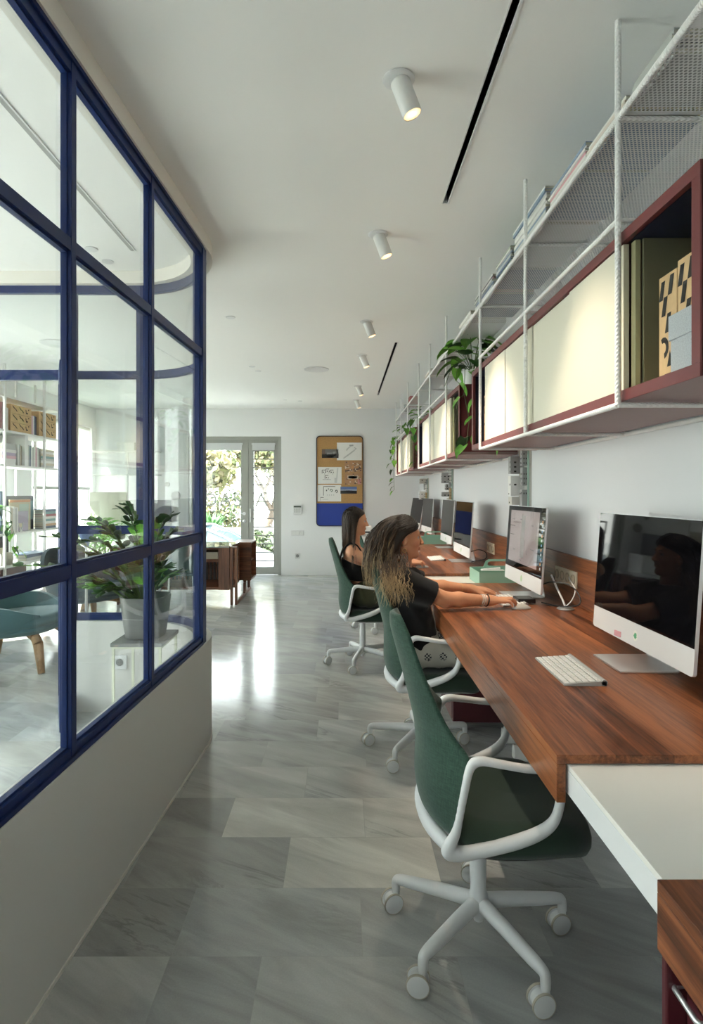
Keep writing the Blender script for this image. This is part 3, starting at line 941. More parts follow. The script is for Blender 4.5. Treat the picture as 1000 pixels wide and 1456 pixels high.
def pedestal(x, y, lx, ly, z0, z1, label, handles=True, inset=0.0):
    e = empty('drawer_pedestal', (x, y, 0), label, 'drawer unit')
    mb = MB(); mb.box(inset, lx, 0, ly, z0, z1)
    if inset: mb.box(0, inset, 0, .014, z0, z1); mb.box(0, inset, ly - .014, ly, z0, z1)
    mb.build('carcass', mat('deep_maroon', (.085, .014, .020), .4), e, bevel=.003)
    n = 3
    hh = (z1 - z0 - .03) / n
    for k in range(n):
        za = z0 + .015 + k * hh
        mb = MB(); mb.box(inset - .0040, inset - .0003, .017, ly - .017, za + .004, za + hh - .004)
        d = mb.build('drawer', MATS['deep_maroon'], e, bevel=.003)
        if handles:
            mb = MB(); zc = za + hh * .87
            mb.tube([(inset + dx, ly + dy, zc) for dx, dy in ((-.004, -.075), (-.018, -.074), (-.021, -.068), (-.021, -.017), (-.018, -.011), (-.004, -.010))], .0045, 10)
            mb.build('drawer_handle', ALU, d, smooth=50)
    if z0 > .03:
        for cx in (.06, lx - .06):
            for cy in (.06, ly - .06):
                mb = MB(); mb.cyl((cx - .012, cy, .022), (cx + .012, cy, .022), .0218, 14); mb.box(cx - .008, cx + .008, cy - .012, cy + .012, .03, z0)
                mb.build('caster', WHITE_P, e, smooth=40)
pedestal(.4745, .262, .50, .60, 0.0, .633, 'maroon drawer unit under the nearest walnut desk', inset=.032)
pedestal(.60, 3.165, .42, .38, .055, .60, 'low maroon drawer unit on casters under the long desk', False)

def sockets(y0, y1, z0, z1, n, label):
    e = empty('socket_strip', (WALL_R - .0265, y0, z0), label, 'power sockets')
    L, h = y1 - y0, z1 - z0
    mb = MB(); mb.box(-.010, 0, 0, L, 0, h); mb.build('socket_plate', SOCKET, e, bevel=.003)
    for k in range(n):
        yc, zc = L * (k + .5) / n, h / 2
        mb = MB()
        R_ = Matrix.Translation((-.0102, yc, zc)) @ Matrix.Rotation(-PI / 2, 4, 'Y')
        mb.lathe([(.026, -.002), (.026, .003), (.021, .003), (.0195, -.006), (0, -.006)], 24, R_)
        s = mb.build('socket_well', mat('socket_dark', (.55, .46, .33), .5), e, smooth=40)
        mb = MB()
        for dy in (-.009, .009):
            mb.cyl((-.004, yc + dy, zc), (-.0085, yc + dy, zc), .0032, 8)
        mb.build('contact', BLACK_P, s)
sockets(2.92, 3.21, .83, .915, 4, 'cream row of four wall sockets between the two nearest monitors')
sockets(1.55, 1.86, .83, .915, 4, 'cream wall sockets behind the edge of the nearest monitor')
sockets(4.52, 4.74, .83, .915, 3, 'cream wall sockets behind the straight-haired woman\'s monitor')

# ------------------------------------------------------------------ monitors
def monitor(x, y, label, rz=0, tilt=4, sticker=None, content=False, scale=1.0, group='silver all-in-one computers on the desks'):
    """screen faces -X; x, y = middle of the panel"""
    e = empty('desktop_computer', (x, y, DZ), label, 'computer', group, rz=rz)
    e.scale = (scale,) * 3
    T = Matrix.Translation((0, 0, .05)) @ Matrix.Rotation(math.radians(tilt), 4, 'Y')
    w, h0, h1 = .325, .008, .452
    def rr(y0, y1, z0, z1, r=.012, n=5):
        P = []
        for (cy, cz, a0) in ((y1 - r, z1 - r, 0), (y0 + r, z1 - r, 90), (y0 + r, z0 + r, 180), (y1 - r, z0 + r, 270)):
            for k in range(n + 1):
                a = math.radians(a0 + 90 * k / n)
                P.append((cy + r * math.cos(a), cz + r * math.sin(a)))
        return P
    mb = MB(); mb.prism(rr(-w, w, h0, h1), -.004, .006, 'x', M=T)
    v = [(-.0, 0, 0)]
    # bulged aluminium back
    P = []
    for (d, s) in ((.006, 1.0), (.012, .86), (.028, .55), (.036, .25)):
        P.append([(d, p[0] * s, .23 + (p[1] - .23) * s) for p in rr(-w, w, h0, h1) + rr(-w, w, h0, h1)[:1]])
    g = MB(); g.grid(P); mb.add(g.v, g.f, 0, T)
    mb.add([(.036, p[0] * .25, .23 + (p[1] - .23) * .25) for p in rr(-w, w, h0, h1)], [tuple(range(24))], 0, T)
    body = mb.build('housing', ALU_L, e, smooth=35)
    mb = MB(); mb.box(-.0058, -.0042, -w + .002, w - .002, .088, h1 - .002, M=T)
    scr = mb.build('screen', SCREEN, e, bevel=.0004)
    if content:
        lit = content
        mb = MB(); mb.box(-.0064, -.0060, -.24, .27, .125, .425, M=T); mb.build('screen_image', lit, scr)
        mb = MB()
        rn = random.Random(5)
        for k in range(16):
            a, b = rn.uniform(-.22, .2), rn.uniform(.14, .40)
            if k % 2: mb.box(-.0068, -.0065, a, a + rn.uniform(.02, .10), b, b + .003, M=T)
            else: mb.box(-.0068, -.0065, a, a + .003, b, b + rn.uniform(.02, .09), M=T)
        mb.box(-.0068, -.0065, -.01, .05, .16, .40, 1, M=T)
        mb.build('drawing_lines', [mat('screen_line', (.02, .02, .02), .3), mat('screen_grey', (.16, .15, .15), .3)], scr)
        mb = MB()
        for k in range(11):
            mb.box(-.0064, -.0060, -.300, -.286, .13 + k * .024, .143 + k * .024, k % 3, M=T)
        mb.build('app_icon', [mat('icon_a', (.5, .55, .6), .3), mat('icon_b', (.5, .25, .1), .3), mat('icon_c', (.1, .25, .5), .3)], scr)
    # chin mark
    mb = MB(); mb.lathe([(0, 0), (.0145, 0), (.0145, .0006), (0, .0006)], 20, T @ Matrix.Translation((-.0042, 0, .046)) @ Matrix.Rotation(-PI / 2, 4, 'Y') @ Matrix.Diagonal((1.25, 1, 1, 1)))
    if sticker:
        st = mb.build('round_sticker', mat('sticker_white', (.85, .86, .80), .5), body)
        mb = MB()
        for k in range(16):
            a = k * 2.4
            r = .0022 * math.sqrt(k)
            mb.lathe([(0, 0), (.0030, 0), (.0030, .0004), (0, .0004)], 8, T @ Matrix.Translation((-.0049, r * math.cos(a), .046 + r * math.sin(a))) @ Matrix.Rotation(-PI / 2, 4, 'Y'))
        mb.build('green_print', mat('sticker_green', (.10, .42, .22), .5), st)
    else:
        mb.build('round_badge', mat('badge_green', (.45, .62, .42), .5), body)
    # foot: folded aluminium sheet
    mb = MB()
    A = [(-.100, .0), (.085, .0), (.098, .006), (.100, .016), (.062, .215), (.048, .225)]
    th = .006
    prof = []
    for i, p in enumerate(A):
        a, b = Vector(A[max(i - 1, 0)]), Vector(A[min(i + 1, len(A) - 1)])
        t = (b - a).normalized()
        prof.append((p[0], p[1] + 0.001, Vector((-t.y, t.x))))
    P = [[], []]
    hw = [.100, .100, .098, .096, .085, .085]
    rings = []
    for i, (px, pz, nn) in enumerate(prof):
        a = (px, -hw[i], pz); b = (px, hw[i], pz)
        c = (px + nn.x * th, hw[i], pz + nn.y * th); d = (px + nn.x * th, -hw[i], pz + nn.y * th)
        rings.append([a, b, c, d, a])
    mb.grid(rings)
    mb.add(rings[0][:4], [(0, 1, 2, 3)]); mb.add(rings[-1][:4], [(3, 2, 1, 0)])
    mb.build('stand', ALU, e, smooth=25, bevel=.001)
    return e
LIT = mat('screen_lit', (.05, .045, .045), .05, emit=(.40, .33, .31), es=.35)
LIT_B = mat('screen_blue', (.02, .02, .04), .05, emit=(.02, .024, .09), es=.5)
monitor(.985, 1.945, 'large black-screened silver computer nearest the viewer with a round sticker', sticker=True)
monitor(1.0, 3.245, 'silver computer in front of the curly-haired woman, drawing on its screen', content=LIT)
m3 = monitor(.99, 4.86, 'silver computer with a dark blue screen in front of the straight-haired woman')
monitor(1.07, 6.05, 'silver computer on the far end of the second desk, standing before the mint box')
monitor(1.07, 7.50, 'silver computer on the farthest desk, next to the second mint box', rz=.05)
monitor(1.04, 8.55, 'last silver computer, tilted, close to the back wall', rz=.12, tilt=9)
# small pink tab stuck on the nearest computer's chin
mb = MB(); mb.cbox((0, 0, 0), (.004, .035, .020), (0, .07, .2)); o = mb.build('pink_clip', mat('pink_paper', (.62, .30, .33), .6), origin=None, bevel=.002)
o.location = (.9785, 2.06, .8155); tag(o, 'small pink clip on the lower edge of the nearest computer', 'clip')

def keyboard(x, y, label, rz=0):
    e = empty('keyboard', (x, y, DZ + .0008), label, 'keyboard', 'white keyboards', rz=rz)
    mb = MB()
    mb.prism([(-.063, .0), (-.063, .005), (.045, .013), (.063, .014), (.063, .0), (.05, .0)], -.141, .141, 'y')
    mb.cyl((.057, -.141, .0095), (.057, .141, .0095), .0092, 16)
    b = mb.build('keyboard_base', mat('keyboard_grey', (.42, .42, .41), .45), e, smooth=40)
    mb = MB()
    import itertools
    rows_ = [15, 14, 13, 12, 8]
    sl = .008 / .108
    for r in range(6):
        xk = .043 - r * .0192
        zt = .0138 + (xk - .045) * sl
        dx = .0074 if r else .0050
        widths = {0: [1] * 14, 1: [1] * 13 + [1.5], 2: [1.5] + [1] * 13, 3: [1.8] + [1] * 11 + [1.8], 4: [2.3] + [1] * 10 + [2.3], 5: [1, 1, 1, 1.25, 5, 1.25, 1, 1, 1, 1]}[r]
        tot = sum(widths); u = .270 / tot
        yy = .135
        for wv in widths:
            y1 = yy - .0021; y0 = yy - wv * u + .0021
            mb.box(xk - dx, xk + dx, y0, y1, zt - .002, zt + .0022)
            yy -= wv * u
    mb.build('keys', mat('key_white', (.82, .81, .79), .5), b, bevel=.0008, seg=1)
    return e
k0 = keyboard(.726, 1.865, 'white keyboard lying free on the long desk before the nearest computer', rz=-.02)
dup(k0, (.868, 3.065, DZ + .0008), .03, 'white keyboard under the hands of the curly-haired woman')
dup(k0, (.80, 5.0, DZ + .0008), -.02, 'white keyboard in front of the dark blue screen')

def mouse(x, y, label, rz=0):
    mb = MB()
    P = []
    for i in range(9):
        t = i / 8
        xx = -.050 + .10 * t
        ww = .027 * math.sqrt(max(0, 1 - (abs(2 * t - 1)) ** 2.6))
        hh = .021 * (1 - (2 * t - .95) ** 2 * .8)
        P.append([(xx, ww * math.cos(a), .004 + max(.002, hh) * max(0, math.sin(a)) ** .8) for a in [PI * k / 10 for k in range(11)]] )
    mb.grid(P)
    mb.build_pts = None
    n = len(P[0])
    base = [[P[i][0], P[i][-1]] for i in range(9)]
    mb.grid([[(p[0], p[1], .0012) for p in row] for row in base])
    for s in (0, 1):
        mb.grid([[base[i][s], (base[i][s][0], base[i][s][1], .0012)] for i in range(9)])
    o = mb.build('computer_mouse', mat('mouse_shell', (.52, .50, .46), .35), smooth=50)
    o.location = (x, y, DZ); o.rotation_euler = (0, 0, rz)
    return tag(o, label, 'mouse')
mouse(.885, 2.872, 'white computer mouse under the curly-haired woman\'s hand', .05)
mouse(.605, 4.445, 'white computer mouse under the straight-haired woman\'s hand', .05)

# papers and small things on the desks
def sheet(x, y, lx, ly, label, rz=0, z=DZ, m=PAPER, n=1):
    mb = MB(); mb.box(-lx / 2, lx / 2, -ly / 2, ly / 2, .0004, .0014 * n)
    o = mb.build('paper_sheet', m); o.location = (x, y, z); o.rotation_euler = (0, 0, rz)
    return tag(o, label, 'paper')
sheet(.66, 5.75, .16, .21, 'white sheet of paper on the walnut desk beyond the curly-haired woman\'s face', .1)

# dark box standing on the foot of the second computer
mb = MB(); mb.box(-.045, .045, -.05, .05, 0, .022); o = mb.build('black_drive', BLACK_P, bevel=.004); o.location = (.945, 3.02, DZ + .0085); tag(o, 'small black drive box on the foot of the second computer', 'drive')
# cable grommet with cables
def cable_set():
    e = empty('cable_grommet', (1.10, 2.86, DZ), 'round silver cable grommet with white cables by the row of four sockets', 'cable grommet')
    mb = MB(); mb.lathe([(0, .001), (.040, .001), (.043, .003), (.038, .007), (.012, .009), (0, .010)], 28); mb.build('grommet_disc', ALU, e, smooth=40)
    mb = MB(); mb.tube(catmull([(0, 0, .008), (-.005, .02, .04), (-.015, .07, .09), (-.02, .14, .15)], 5), .005, 8); mb.build('white_cable', WHITE_P, e, smooth=60)
    mb = MB(); mb.tube(catmull([(.0, .01, .008), (.02, -.03, .05), (.04, -.02, .10), (.06, .10, .13), (.072, .14, .14)], 6), .003, 8); mb.build('white_cable', WHITE_P, e, smooth=60)
cable_set()
mb = MB(); mb.tube(catmull([(1.025, 2.99, .84), (1.06, 2.93, .865), (1.12, 2.86, .86), (1.14, 2.79, .82), (1.13, 2.78, .775), (1.08, 2.90, .7478), (1.03, 3.0, .7478)], 5), .0032, 8)
tag(mb.build('power_cable', BLACK_P, smooth=60), 'black cable looping behind the drawing screen towards the desk', 'cable')
mb = MB(); mb.tube(catmull([(1.03, 4.72, .83), (1.08, 4.62, .86), (1.13, 4.58, .84), (1.13, 4.60, .79), (1.08, 4.70, .762), (1.05, 4.74, .7478)], 5), .0036, 8)
tag(mb.build('power_cable', BLACK_P, smooth=60), 'black cable looping behind the dark blue screen', 'cable')
mb = MB(); mb.tube(catmull([(1.13, 1.70, .85), (1.14, 1.62, .80), (1.13, 1.55, .77), (1.08, 1.50, .7478), (1.05, 1.66, .7478)], 5), .0036, 8)
tag(mb.build('power_cable', BLACK_P, smooth=60), 'black cable by the sockets behind the nearest computer', 'cable')

def mint_box(x, y, lx, ly, label, mags=True, z=.7195):
    e = empty('mint_desk_box', (x, y, z), label, 'desk organiser', 'mint metal desk organisers')
    t = .003
    hh = .085
    mb = MB()
    mb.box(0, lx, 0, ly, 0, t); mb.box(0, lx, 0, t, t, hh); mb.box(0, lx, ly - t, ly, t, hh); mb.box(0, t, t, ly - t, t, hh); mb.box(lx - t, lx, t, ly - t, t, hh)
    mb.build('tray', MINT, e)
    mb = MB()
    yy = ly * .55
    mb.prism([(.05, hh - .02), (.08, hh + .055), (.10, hh + .066), (lx - .02, hh + .066), (lx - .02, hh + .052), (.11, hh + .052), (.095, hh + .045), (.092, hh + .030), (.10, hh + .022), (lx - .02, hh + .022), (lx - .02, hh - .02)], yy, yy + .004, 'y')
    mb.box(.05, lx - .02, yy, yy + .004, .004, hh - .019)
    mb.build('carry_handle', MINT, e)
    return e
mint_box(.874, 3.715, .28, .29, 'mint green metal box with carry handle beside the second computer')
mint_box(.86, 6.50, .30, .29, 'mint green metal box with carry handle on the farther white panel')
mb = MB(); mb.cyl((.0, 0, 0), (.13, .02, .008), .007, 10); mb.box(.0, .15, -.02, .02, -.004, 0); o = mb.build('rolled_paper', PAPER, smooth=40)
o.location = (.905, 3.80, .8090); tag(o, 'rolled white paper lying across the rim of the near mint box', 'paper roll')
# ------------------------------------------------------------------ hanging shelf of ribbed white bars
FX = .774           # front bars
BX = WALL_R - .012  # rear bars
Z_LOW, Z_MID, Z_SHELF = 1.566, 2.086, 2.373
POST_Y = [.80, 1.627, 2.455, 3.27, 4.356, 5.18, 5.95, 6.97, 7.79, 8.52]

def rebar():
    m, nt, b, out = newmat('white_ribbed_bar')
    b.inputs['Base Color'].default_value = (.90, .895, .875, 1); b.inputs['Roughness'].default_value = .5
    tc = N(nt, 'ShaderNodeTexCoord')
    hs = []
    for d, sc in (((1, .35, 0), 0), ):
        pass
    mp = N(nt, 'ShaderNodeMapping'); mp.inputs['Rotation'].default_value = (.6, .5, .3); nt.links.new(tc.outputs['Object'], mp.inputs[0])
    w = N(nt, 'ShaderNodeTexWave'); w.inputs['Scale'].default_value = 60; w.bands_direction = 'DIAGONAL'
    nt.links.new(mp.outputs[0], w.inputs['Vector'])
    bp = N(nt, 'ShaderNodeBump', Strength=.55, Distance=.004); nt.links.new(w.outputs['Fac'], bp.inputs['Height']); nt.links.new(bp.outputs[0], b.inputs['Normal'])
    return m
REBAR = rebar()

def perforated():
    m, nt, b, out = newmat('perforated_white_sheet')
    b.inputs['Base Color'].default_value = (.88, .88, .87, 1); b.inputs['Roughness'].default_value = .5
    L = nt.links.new
    tc = N(nt, 'ShaderNodeTexCoord')
    sep = N(nt, 'ShaderNodeSeparateXYZ'); L(tc.outputs['Object'], sep.inputs[0])
    pitch = .0115
    def cell(ox, oy):
        ds = []
        for ax, o, p in (('X', ox, pitch), ('Y', oy, pitch * 1.732)):
            a = N(nt, 'ShaderNodeMath', op='MULTIPLY_ADD'); a.inputs[1].default_value = 1 / p; a.inputs[2].default_value = o + 50; L(sep.outputs[ax], a.inputs[0])
            fr = N(nt, 'ShaderNodeMath', op='FRACT'); L(a.outputs[0], fr.inputs[0])
            s = N(nt, 'ShaderNodeMath', op='SUBTRACT'); s.inputs[1].default_value = .5; L(fr.outputs[0], s.inputs[0])
            k = N(nt, 'ShaderNodeMath', op='MULTIPLY'); k.inputs[1].default_value = p; L(s.outputs[0], k.inputs[0])
            q = N(nt, 'ShaderNodeMath', op='POWER'); q.inputs[1].default_value = 2
            ab = N(nt, 'ShaderNodeMath', op='ABSOLUTE'); L(k.outputs[0], ab.inputs[0]); L(ab.outputs[0], q.inputs[0])
            ds.append(q)
        ad = N(nt, 'ShaderNodeMath', op='ADD'); L(ds[0].outputs[0], ad.inputs[0]); L(ds[1].outputs[0], ad.inputs[1])
        return ad
    c1, c2 = cell(0, 0), cell(.5, .5)
    mn = N(nt, 'ShaderNodeMath', op='MINIMUM'); L(c1.outputs[0], mn.inputs[0]); L(c2.outputs[0], mn.inputs[1])
    lt = N(nt, 'ShaderNodeMath', op='LESS_THAN'); lt.inputs[1].default_value = .0037 ** 2; L(mn.outputs[0], lt.inputs[0])
    t = N(nt, 'ShaderNodeBsdfTransparent')
    mx = N(nt, 'ShaderNodeMixShader'); L(lt.outputs[0], mx.inputs[0]); L(b.outputs[0], mx.inputs[1]); L(t.outputs[0], mx.inputs[2])
    L(mx.outputs[0], out.inputs['Surface'])
    return m
PERF = perforated()

RACK = empty('hanging_shelf_rack', (FX, 1.2, 0), 'long white ribbed-bar rack with a perforated shelf hanging along the wall above the desks', 'shelf')
RY0 = 1.2
def rk(mb, name, m, **kw):
    o = mb.build(name, m, RACK, **kw)
    o.matrix_parent_inverse = Matrix.Translation(-RACK.location)
    return o
r = .0085
for i, y in enumerate(POST_Y):
    mb = MB(); mb.cyl((FX, y, Z_LOW), (FX, y, H - .0005), r, 12); rk(mb, 'post', REBAR, smooth=50)
    mb = MB(); mb.cyl((BX, y, Z_LOW), (BX, y, H - .0005), r * .8, 10); rk(mb, 'post', REBAR, smooth=50)
    for z in (Z_LOW, Z_SHELF):
        mb = MB(); mb.cyl((FX, y, z), (BX, y, z), r * .9, 10); rk(mb, 'crossbar', REBAR, smooth=50)
    mb = MB(); mb.cyl((FX, y, Z_MID), (FX + .05, y, Z_MID), r * .8, 10); rk(mb, 'crossbar', REBAR, smooth=50)
y_end = POST_Y[-1]
mb = MB(); mb.cyl((FX, POST_Y[0], Z_SHELF), (FX, y_end, Z_SHELF), r * 1.1, 12); rk(mb, 'shelf_rail', REBAR, smooth=50)
mb = MB(); mb.cyl((BX, POST_Y[0], Z_SHELF), (BX, y_end, Z_SHELF), r, 12); rk(mb, 'shelf_rail', REBAR, smooth=50)
MODS = [(1.275, 3.55, 1.627, 3.27), (3.93, 6.21, 4.356, 5.95), (6.50, 8.55, 6.97, 8.52)]
for (c0, c1, p0, p1) in MODS:
    a = POST_Y[0] if p0 < 2 else p0
    mb = MB(); mb.cyl((FX, p0, Z_LOW), (FX, p1, Z_LOW), r, 12); rk(mb, 'lower_rail', REBAR, smooth=50)
    mb = MB(); mb.cyl((BX, p0 - .3, Z_LOW), (BX, p1 + .02, Z_LOW), r, 12); rk(mb, 'lower_rail', REBAR, smooth=50)
    mb = MB(); mb.cyl((FX, p0, Z_MID), (FX, p1, Z_MID), r, 12); rk(mb, 'middle_rail', REBAR, smooth=50)
for a, b in zip(POST_Y[:-1], POST_Y[1:]):
    mb = MB()
    z = Z_SHELF + .0095
    mb.add([(FX + .004, a + .004, z), (BX - .004, a + .004, z), (BX - .004, b - .004, z), (FX + .004, b - .004, z)], [(0, 1, 2, 3)])
    mb.box(FX + .004, BX - .004, a + .004, a + .016, z - .0002, z + .0012, 1); mb.box(FX + .004, BX - .004, b - .016, b - .004, z - .0002, z + .0012, 1)
    mb.box(FX + .004, FX + .016, a + .016, b - .016, z - .0002, z + .0012, 1); mb.box(BX - .016, BX - .004, a + .016, b - .016, z - .0002, z + .0012, 1)
    rk(mb, 'perforated_shelf', [PERF, WHITE_M], fixn=False)

# ------------------------------------------------------------------ wall cabinets standing on the lower rails
CZ0, CZ1, CX0, CX1 = 1.577, 2.058, .792, 1.186
def cabinet(y0, y1, doors, label, navy_far=True):
    e = empty('wall_cabinet', (CX0, y0, CZ0), label, 'cabinet', 'maroon framed cabinets of the hanging rack')
    L, D, hh = y1 - y0, CX1 - CX0, CZ1 - CZ0
    t = .032
    # carcass: outer maroon boards
    mb = MB()
    mb.box(0, D, 0, L, 0, t * .6, 1); mb.box(0, D, 0, L, hh - t * .6, hh)
    mb.box(0, D, 0, t * .6, t * .6, hh - t * .6); mb.box(0, D, L - t * .6, L, t * .6, hh - t * .6)
    mb.box(D - .012, D, t * .6, L - t * .6, t * .6, hh - t * .6)
    mb.build('carcass', [MAROON, UNDER], e, bevel=.001)
    mb = MB()
    mb.box(-.004, .012, 0, L, 0.0005, t, 0); mb.box(-.004, .012, 0, L, hh - t, hh - .0005)
    mb.box(-.004, .012, 0, t, t, hh - t); mb.box(-.004, .012, L - t, L, t, hh - t)
    mb.build('front_frame', MAROON, e, bevel=.0008)
    # lining of the open ends: navy roof and far wall, olive near partition
    d0, d1 = doors[0] - y0, doors[-1] - y0
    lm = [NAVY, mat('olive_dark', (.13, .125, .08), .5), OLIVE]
    for (a, b, near) in ((t, d0, True), (d1, L - t, False)):
        if b - a < .05: continue
        mb = MB()
        q0, q1 = (.0195, b) if near else (a, L - .0195)
        mb.box(.014, D - .0125, q0, q1, hh - .032, hh - .0195, 0)
        mb.box(.014, D - .0125, q0, q1, .0195, .026, 2)
        w0 = .0195 if near else L - .026
        mb.box(.014, D - .0125, w0, w0 + .0065, .026, hh - .032, 0)
        mb.box(D - .020, D - .0125, q0, q1, .026, hh - .032, 1 if near else 0)
        mb.build('lining', lm, e)
    mb = MB(); mb.box(.040, D - .021, d0 - .034, d0 - .022, .027, hh - .033)
    mb.build('partition', mat('olive_panel', (.20, .19, .115), .5), e)
    if L - d1 > .06:
        mb = MB(); mb.box(.040, D - .021, d1 - .012, d1, .027, hh - .033); mb.build('partition', NAVY, e)
    # sliding door panels in two tracks
    for k, (a, b) in enumerate(zip(doors[:-1], doors[1:])):
        xo = .001 if k % 2 == 0 else .008
        if len(doors) > 3 and k in (2, 3): xo = .004
        mb = MB(); mb.box(xo, xo + .016, a - y0 + .0015, b - y0 - .0015, t + .001, hh - t - .003)
        mb.build('sliding_door', CREAM, e, bevel=.001)
    mb = MB()
    mb.box(.020, .034, d0 - .028, d0 - .004, t, hh - t - .003)
    mb.build('door_edge', OLIVE, e)
    return e
cabinet(MODS[0][0], MODS[0][1], [1.632, 2.03, 2.435, 2.445, 2.84, 3.24], 'maroon and cream wall cabinet nearest the viewer with kraft boxes in its open end')
cabinet(MODS[1][0], MODS[1][1], [4.29, 5.06, 5.12, 5.84], 'middle maroon and cream wall cabinet with the leafy trailing plant on top')
cabinet(MODS[2][0], MODS[2][1], [6.93, 7.55, 7.80, 8.42], 'farthest maroon and cream wall cabinet next to the back wall')

def file_box(x, y, z, lx, ly, lz, label, grey=False, group=None, face='x'):
    """kraft magazine box with printed black dashes, printed face to -X"""
    e = empty('storage_box', (x, y, z), label, 'box', group)
    mb = MB(); mb.box(0, lx, 0, ly, 0, lz); mb.build('card_box', FELT if grey else KRAFT, e, bevel=.0015)
    if grey:
        mb = MB(); mb.box(-.004, lx + .004, -.004, ly + .004, lz * .62, lz + .004); mb.build('lid', FELT, e, bevel=.002)
        return e
    mb = MB()
    def quad(pts):
        mb.add([(-.0008, p[0] * ly, p[1] * lz) for p in pts], [tuple(range(len(pts)))])
    # v runs to the left as seen from the walkway (far side = 1)
    for (v, w) in ((.12, .97), (.48, .80), (.28, .64), (.62, .95)):
        quad([(v, w), (v + .22, w), (v + .36, w - .17), (v + .14, w - .17)])
    arc = []
    for k in range(9):
        a = math.radians(60 + 200 * k / 8)
        arc.append((a))
    for k in range(8):
        a, b = arc[k], arc[k + 1]
        c = (.72, .34)
        quad([(c[0] - .30 * math.cos(a) * -1, c[1] + .10 * math.sin(a)), (c[0] + .30 * math.cos(b), c[1] + .10 * math.sin(b)), (c[0] + .14 * math.cos(b), c[1] + .05 * math.sin(b)), (c[0] + .14 * math.cos(a), c[1] + .05 * math.sin(a))])
    quad([(.52, .16), (.16, .16), (.36, .30)])
    for k in range(3):
        quad([(.24, .10 - .025 * k), (.66, .10 - .025 * k), (.66, .092 - .025 * k), (.24, .092 - .025 * k)])
    mb.build('printed_marks', INK, e, fixn=False)
    return e
zb = CZ0 + .0265
file_box(.852, 1.475, zb, .24, .083, .292, 'kraft box with black dashes, deeper into the open end of the nearest cabinet')
file_box(.852, 1.388, zb, .24, .083, .306, 'kraft box with black dashes behind the grey felt box in the nearest cabinet')
file_box(.822, 1.335, zb, .026, .115, .155, 'grey felt box in the open end of the nearest cabinet', grey=True)
file_box(.835, 3.35, zb, .24, .08, .29, 'kraft box in the dark far end of the nearest cabinet, beside the doors')
file_box(.835, 3.262, zb, .24, .08, .31, 'kraft box in the dark far end of the nearest cabinet, half behind the doors')

# ------------------------------------------------------------------ magazines on the perforated shelf
def cover(i):
    c = [(.75, .74, .70), (.62, .63, .60), (.70, .34, .38), (.16, .22, .34), (.80, .79, .75), (.42, .44, .42), (.66, .60, .18), (.24, .33, .44), (.70, .62, .55), (.08, .09, .10), (.52, .28, .20), (.35, .42, .30)]
    return mat('magazine_cover_%d' % (i % 12), c[i % 12], .35)
PAGES = mat('page_edges', (.58, .57, .47), .8)
mrng = random.Random(3)
def mag_stack(y0, y1, n, th, pal, label, group, x0=None, depth=.22):
    z = Z_SHELF + .0115
    for k in range(n):
        t = th * mrng.uniform(.7, 1.3)
        mb = MB()
        L = (y1 - y0) * mrng.uniform(.95, 1.0)
        mb.box(0, depth, 0, L, 0, .0016); mb.box(0, depth, 0, L, t - .0016, t); mb.box(0, .0015, 0, L, .0016, t - .0016)
        mb.box(.0015, depth - .003, .003, L - .003, .0016, t - .0016, 1)
        o = mb.build('magazine', [cover(pal[k % len(pal)]), PAGES])
        o.location = (FX + .022 + mrng.uniform(0, .012), y0 + mrng.uniform(0, .008), z)
        tag(o, label, 'magazine', group)
        z += t + .0002
mag_stack(1.64, 1.90, 6, .011, [7, 9, 6, 8, 8, 0], 'magazine in the low stack on the perforated shelf beyond its first post', 'magazines stacked just past the first post')
mag_stack(1.40, 1.60, 5, .012, [5, 5, 9], 'magazine in the dull stack on the perforated shelf right of its first post', 'magazines stacked right of the first post')
mag_stack(1.915, 2.26, 9, .011, [7, 2, 4, 4, 0, 2, 4, 0, 7], 'magazine in the pink and white stack before the second shelf post', 'magazines in the pink and white stack')
mag_stack(2.285, 2.72, 13, .0115, [4, 0, 4, 0, 1, 7], 'magazine in the tall white stack around the second shelf post', 'magazines in the tall white stack')
mag_stack(2.76, 3.03, 12, .0095, [3, 1, 9, 7, 4, 11], 'magazine in the dark mixed stack before the third shelf post', 'magazines in the dark mixed stack')
mag_stack(3.10, 3.52, 11, .0105, [3, 1, 2, 9, 4, 5], 'magazine in the mixed stack around the third shelf post', 'magazines around the third post')
mag_stack(3.62, 3.98, 7, .012, [4, 4, 0], 'magazine in the white stack between the third and fourth shelf posts', 'magazines between third and fourth post')
mag_stack(4.55, 4.95, 8, .013, [4, 0, 1], 'magazine in the white stack beyond the fourth shelf post', 'magazines beyond the fourth post')
mag_stack(5.32, 5.70, 6, .013, [4, 8, 0], 'magazine in the pale stack beyond the fifth shelf post', 'magazines beyond the fifth post')
# little reddish box and pots at the far end of the shelf
mb = MB(); mb.box(0, .12, 0, .22, 0, .11); o = mb.build('red_box', mat('dusty_red', (.42, .13, .12), .6), bevel=.004); o.location = (FX + .03, 7.02, Z_SHELF + .0115); tag(o, 'dusty red box on the far end of the perforated shelf', 'box')
mb = MB(); mb.lathe([(0, 0), (.035, 0), (.042, .09), (.036, .09), (.033, .01), (0, .01)], 20); o = mb.build('grey_pot', STONE, smooth=40); o.location = (FX + .06, 7.62, Z_SHELF + .0115); tag(o, 'small grey pot on the far end of the perforated shelf', 'pot')

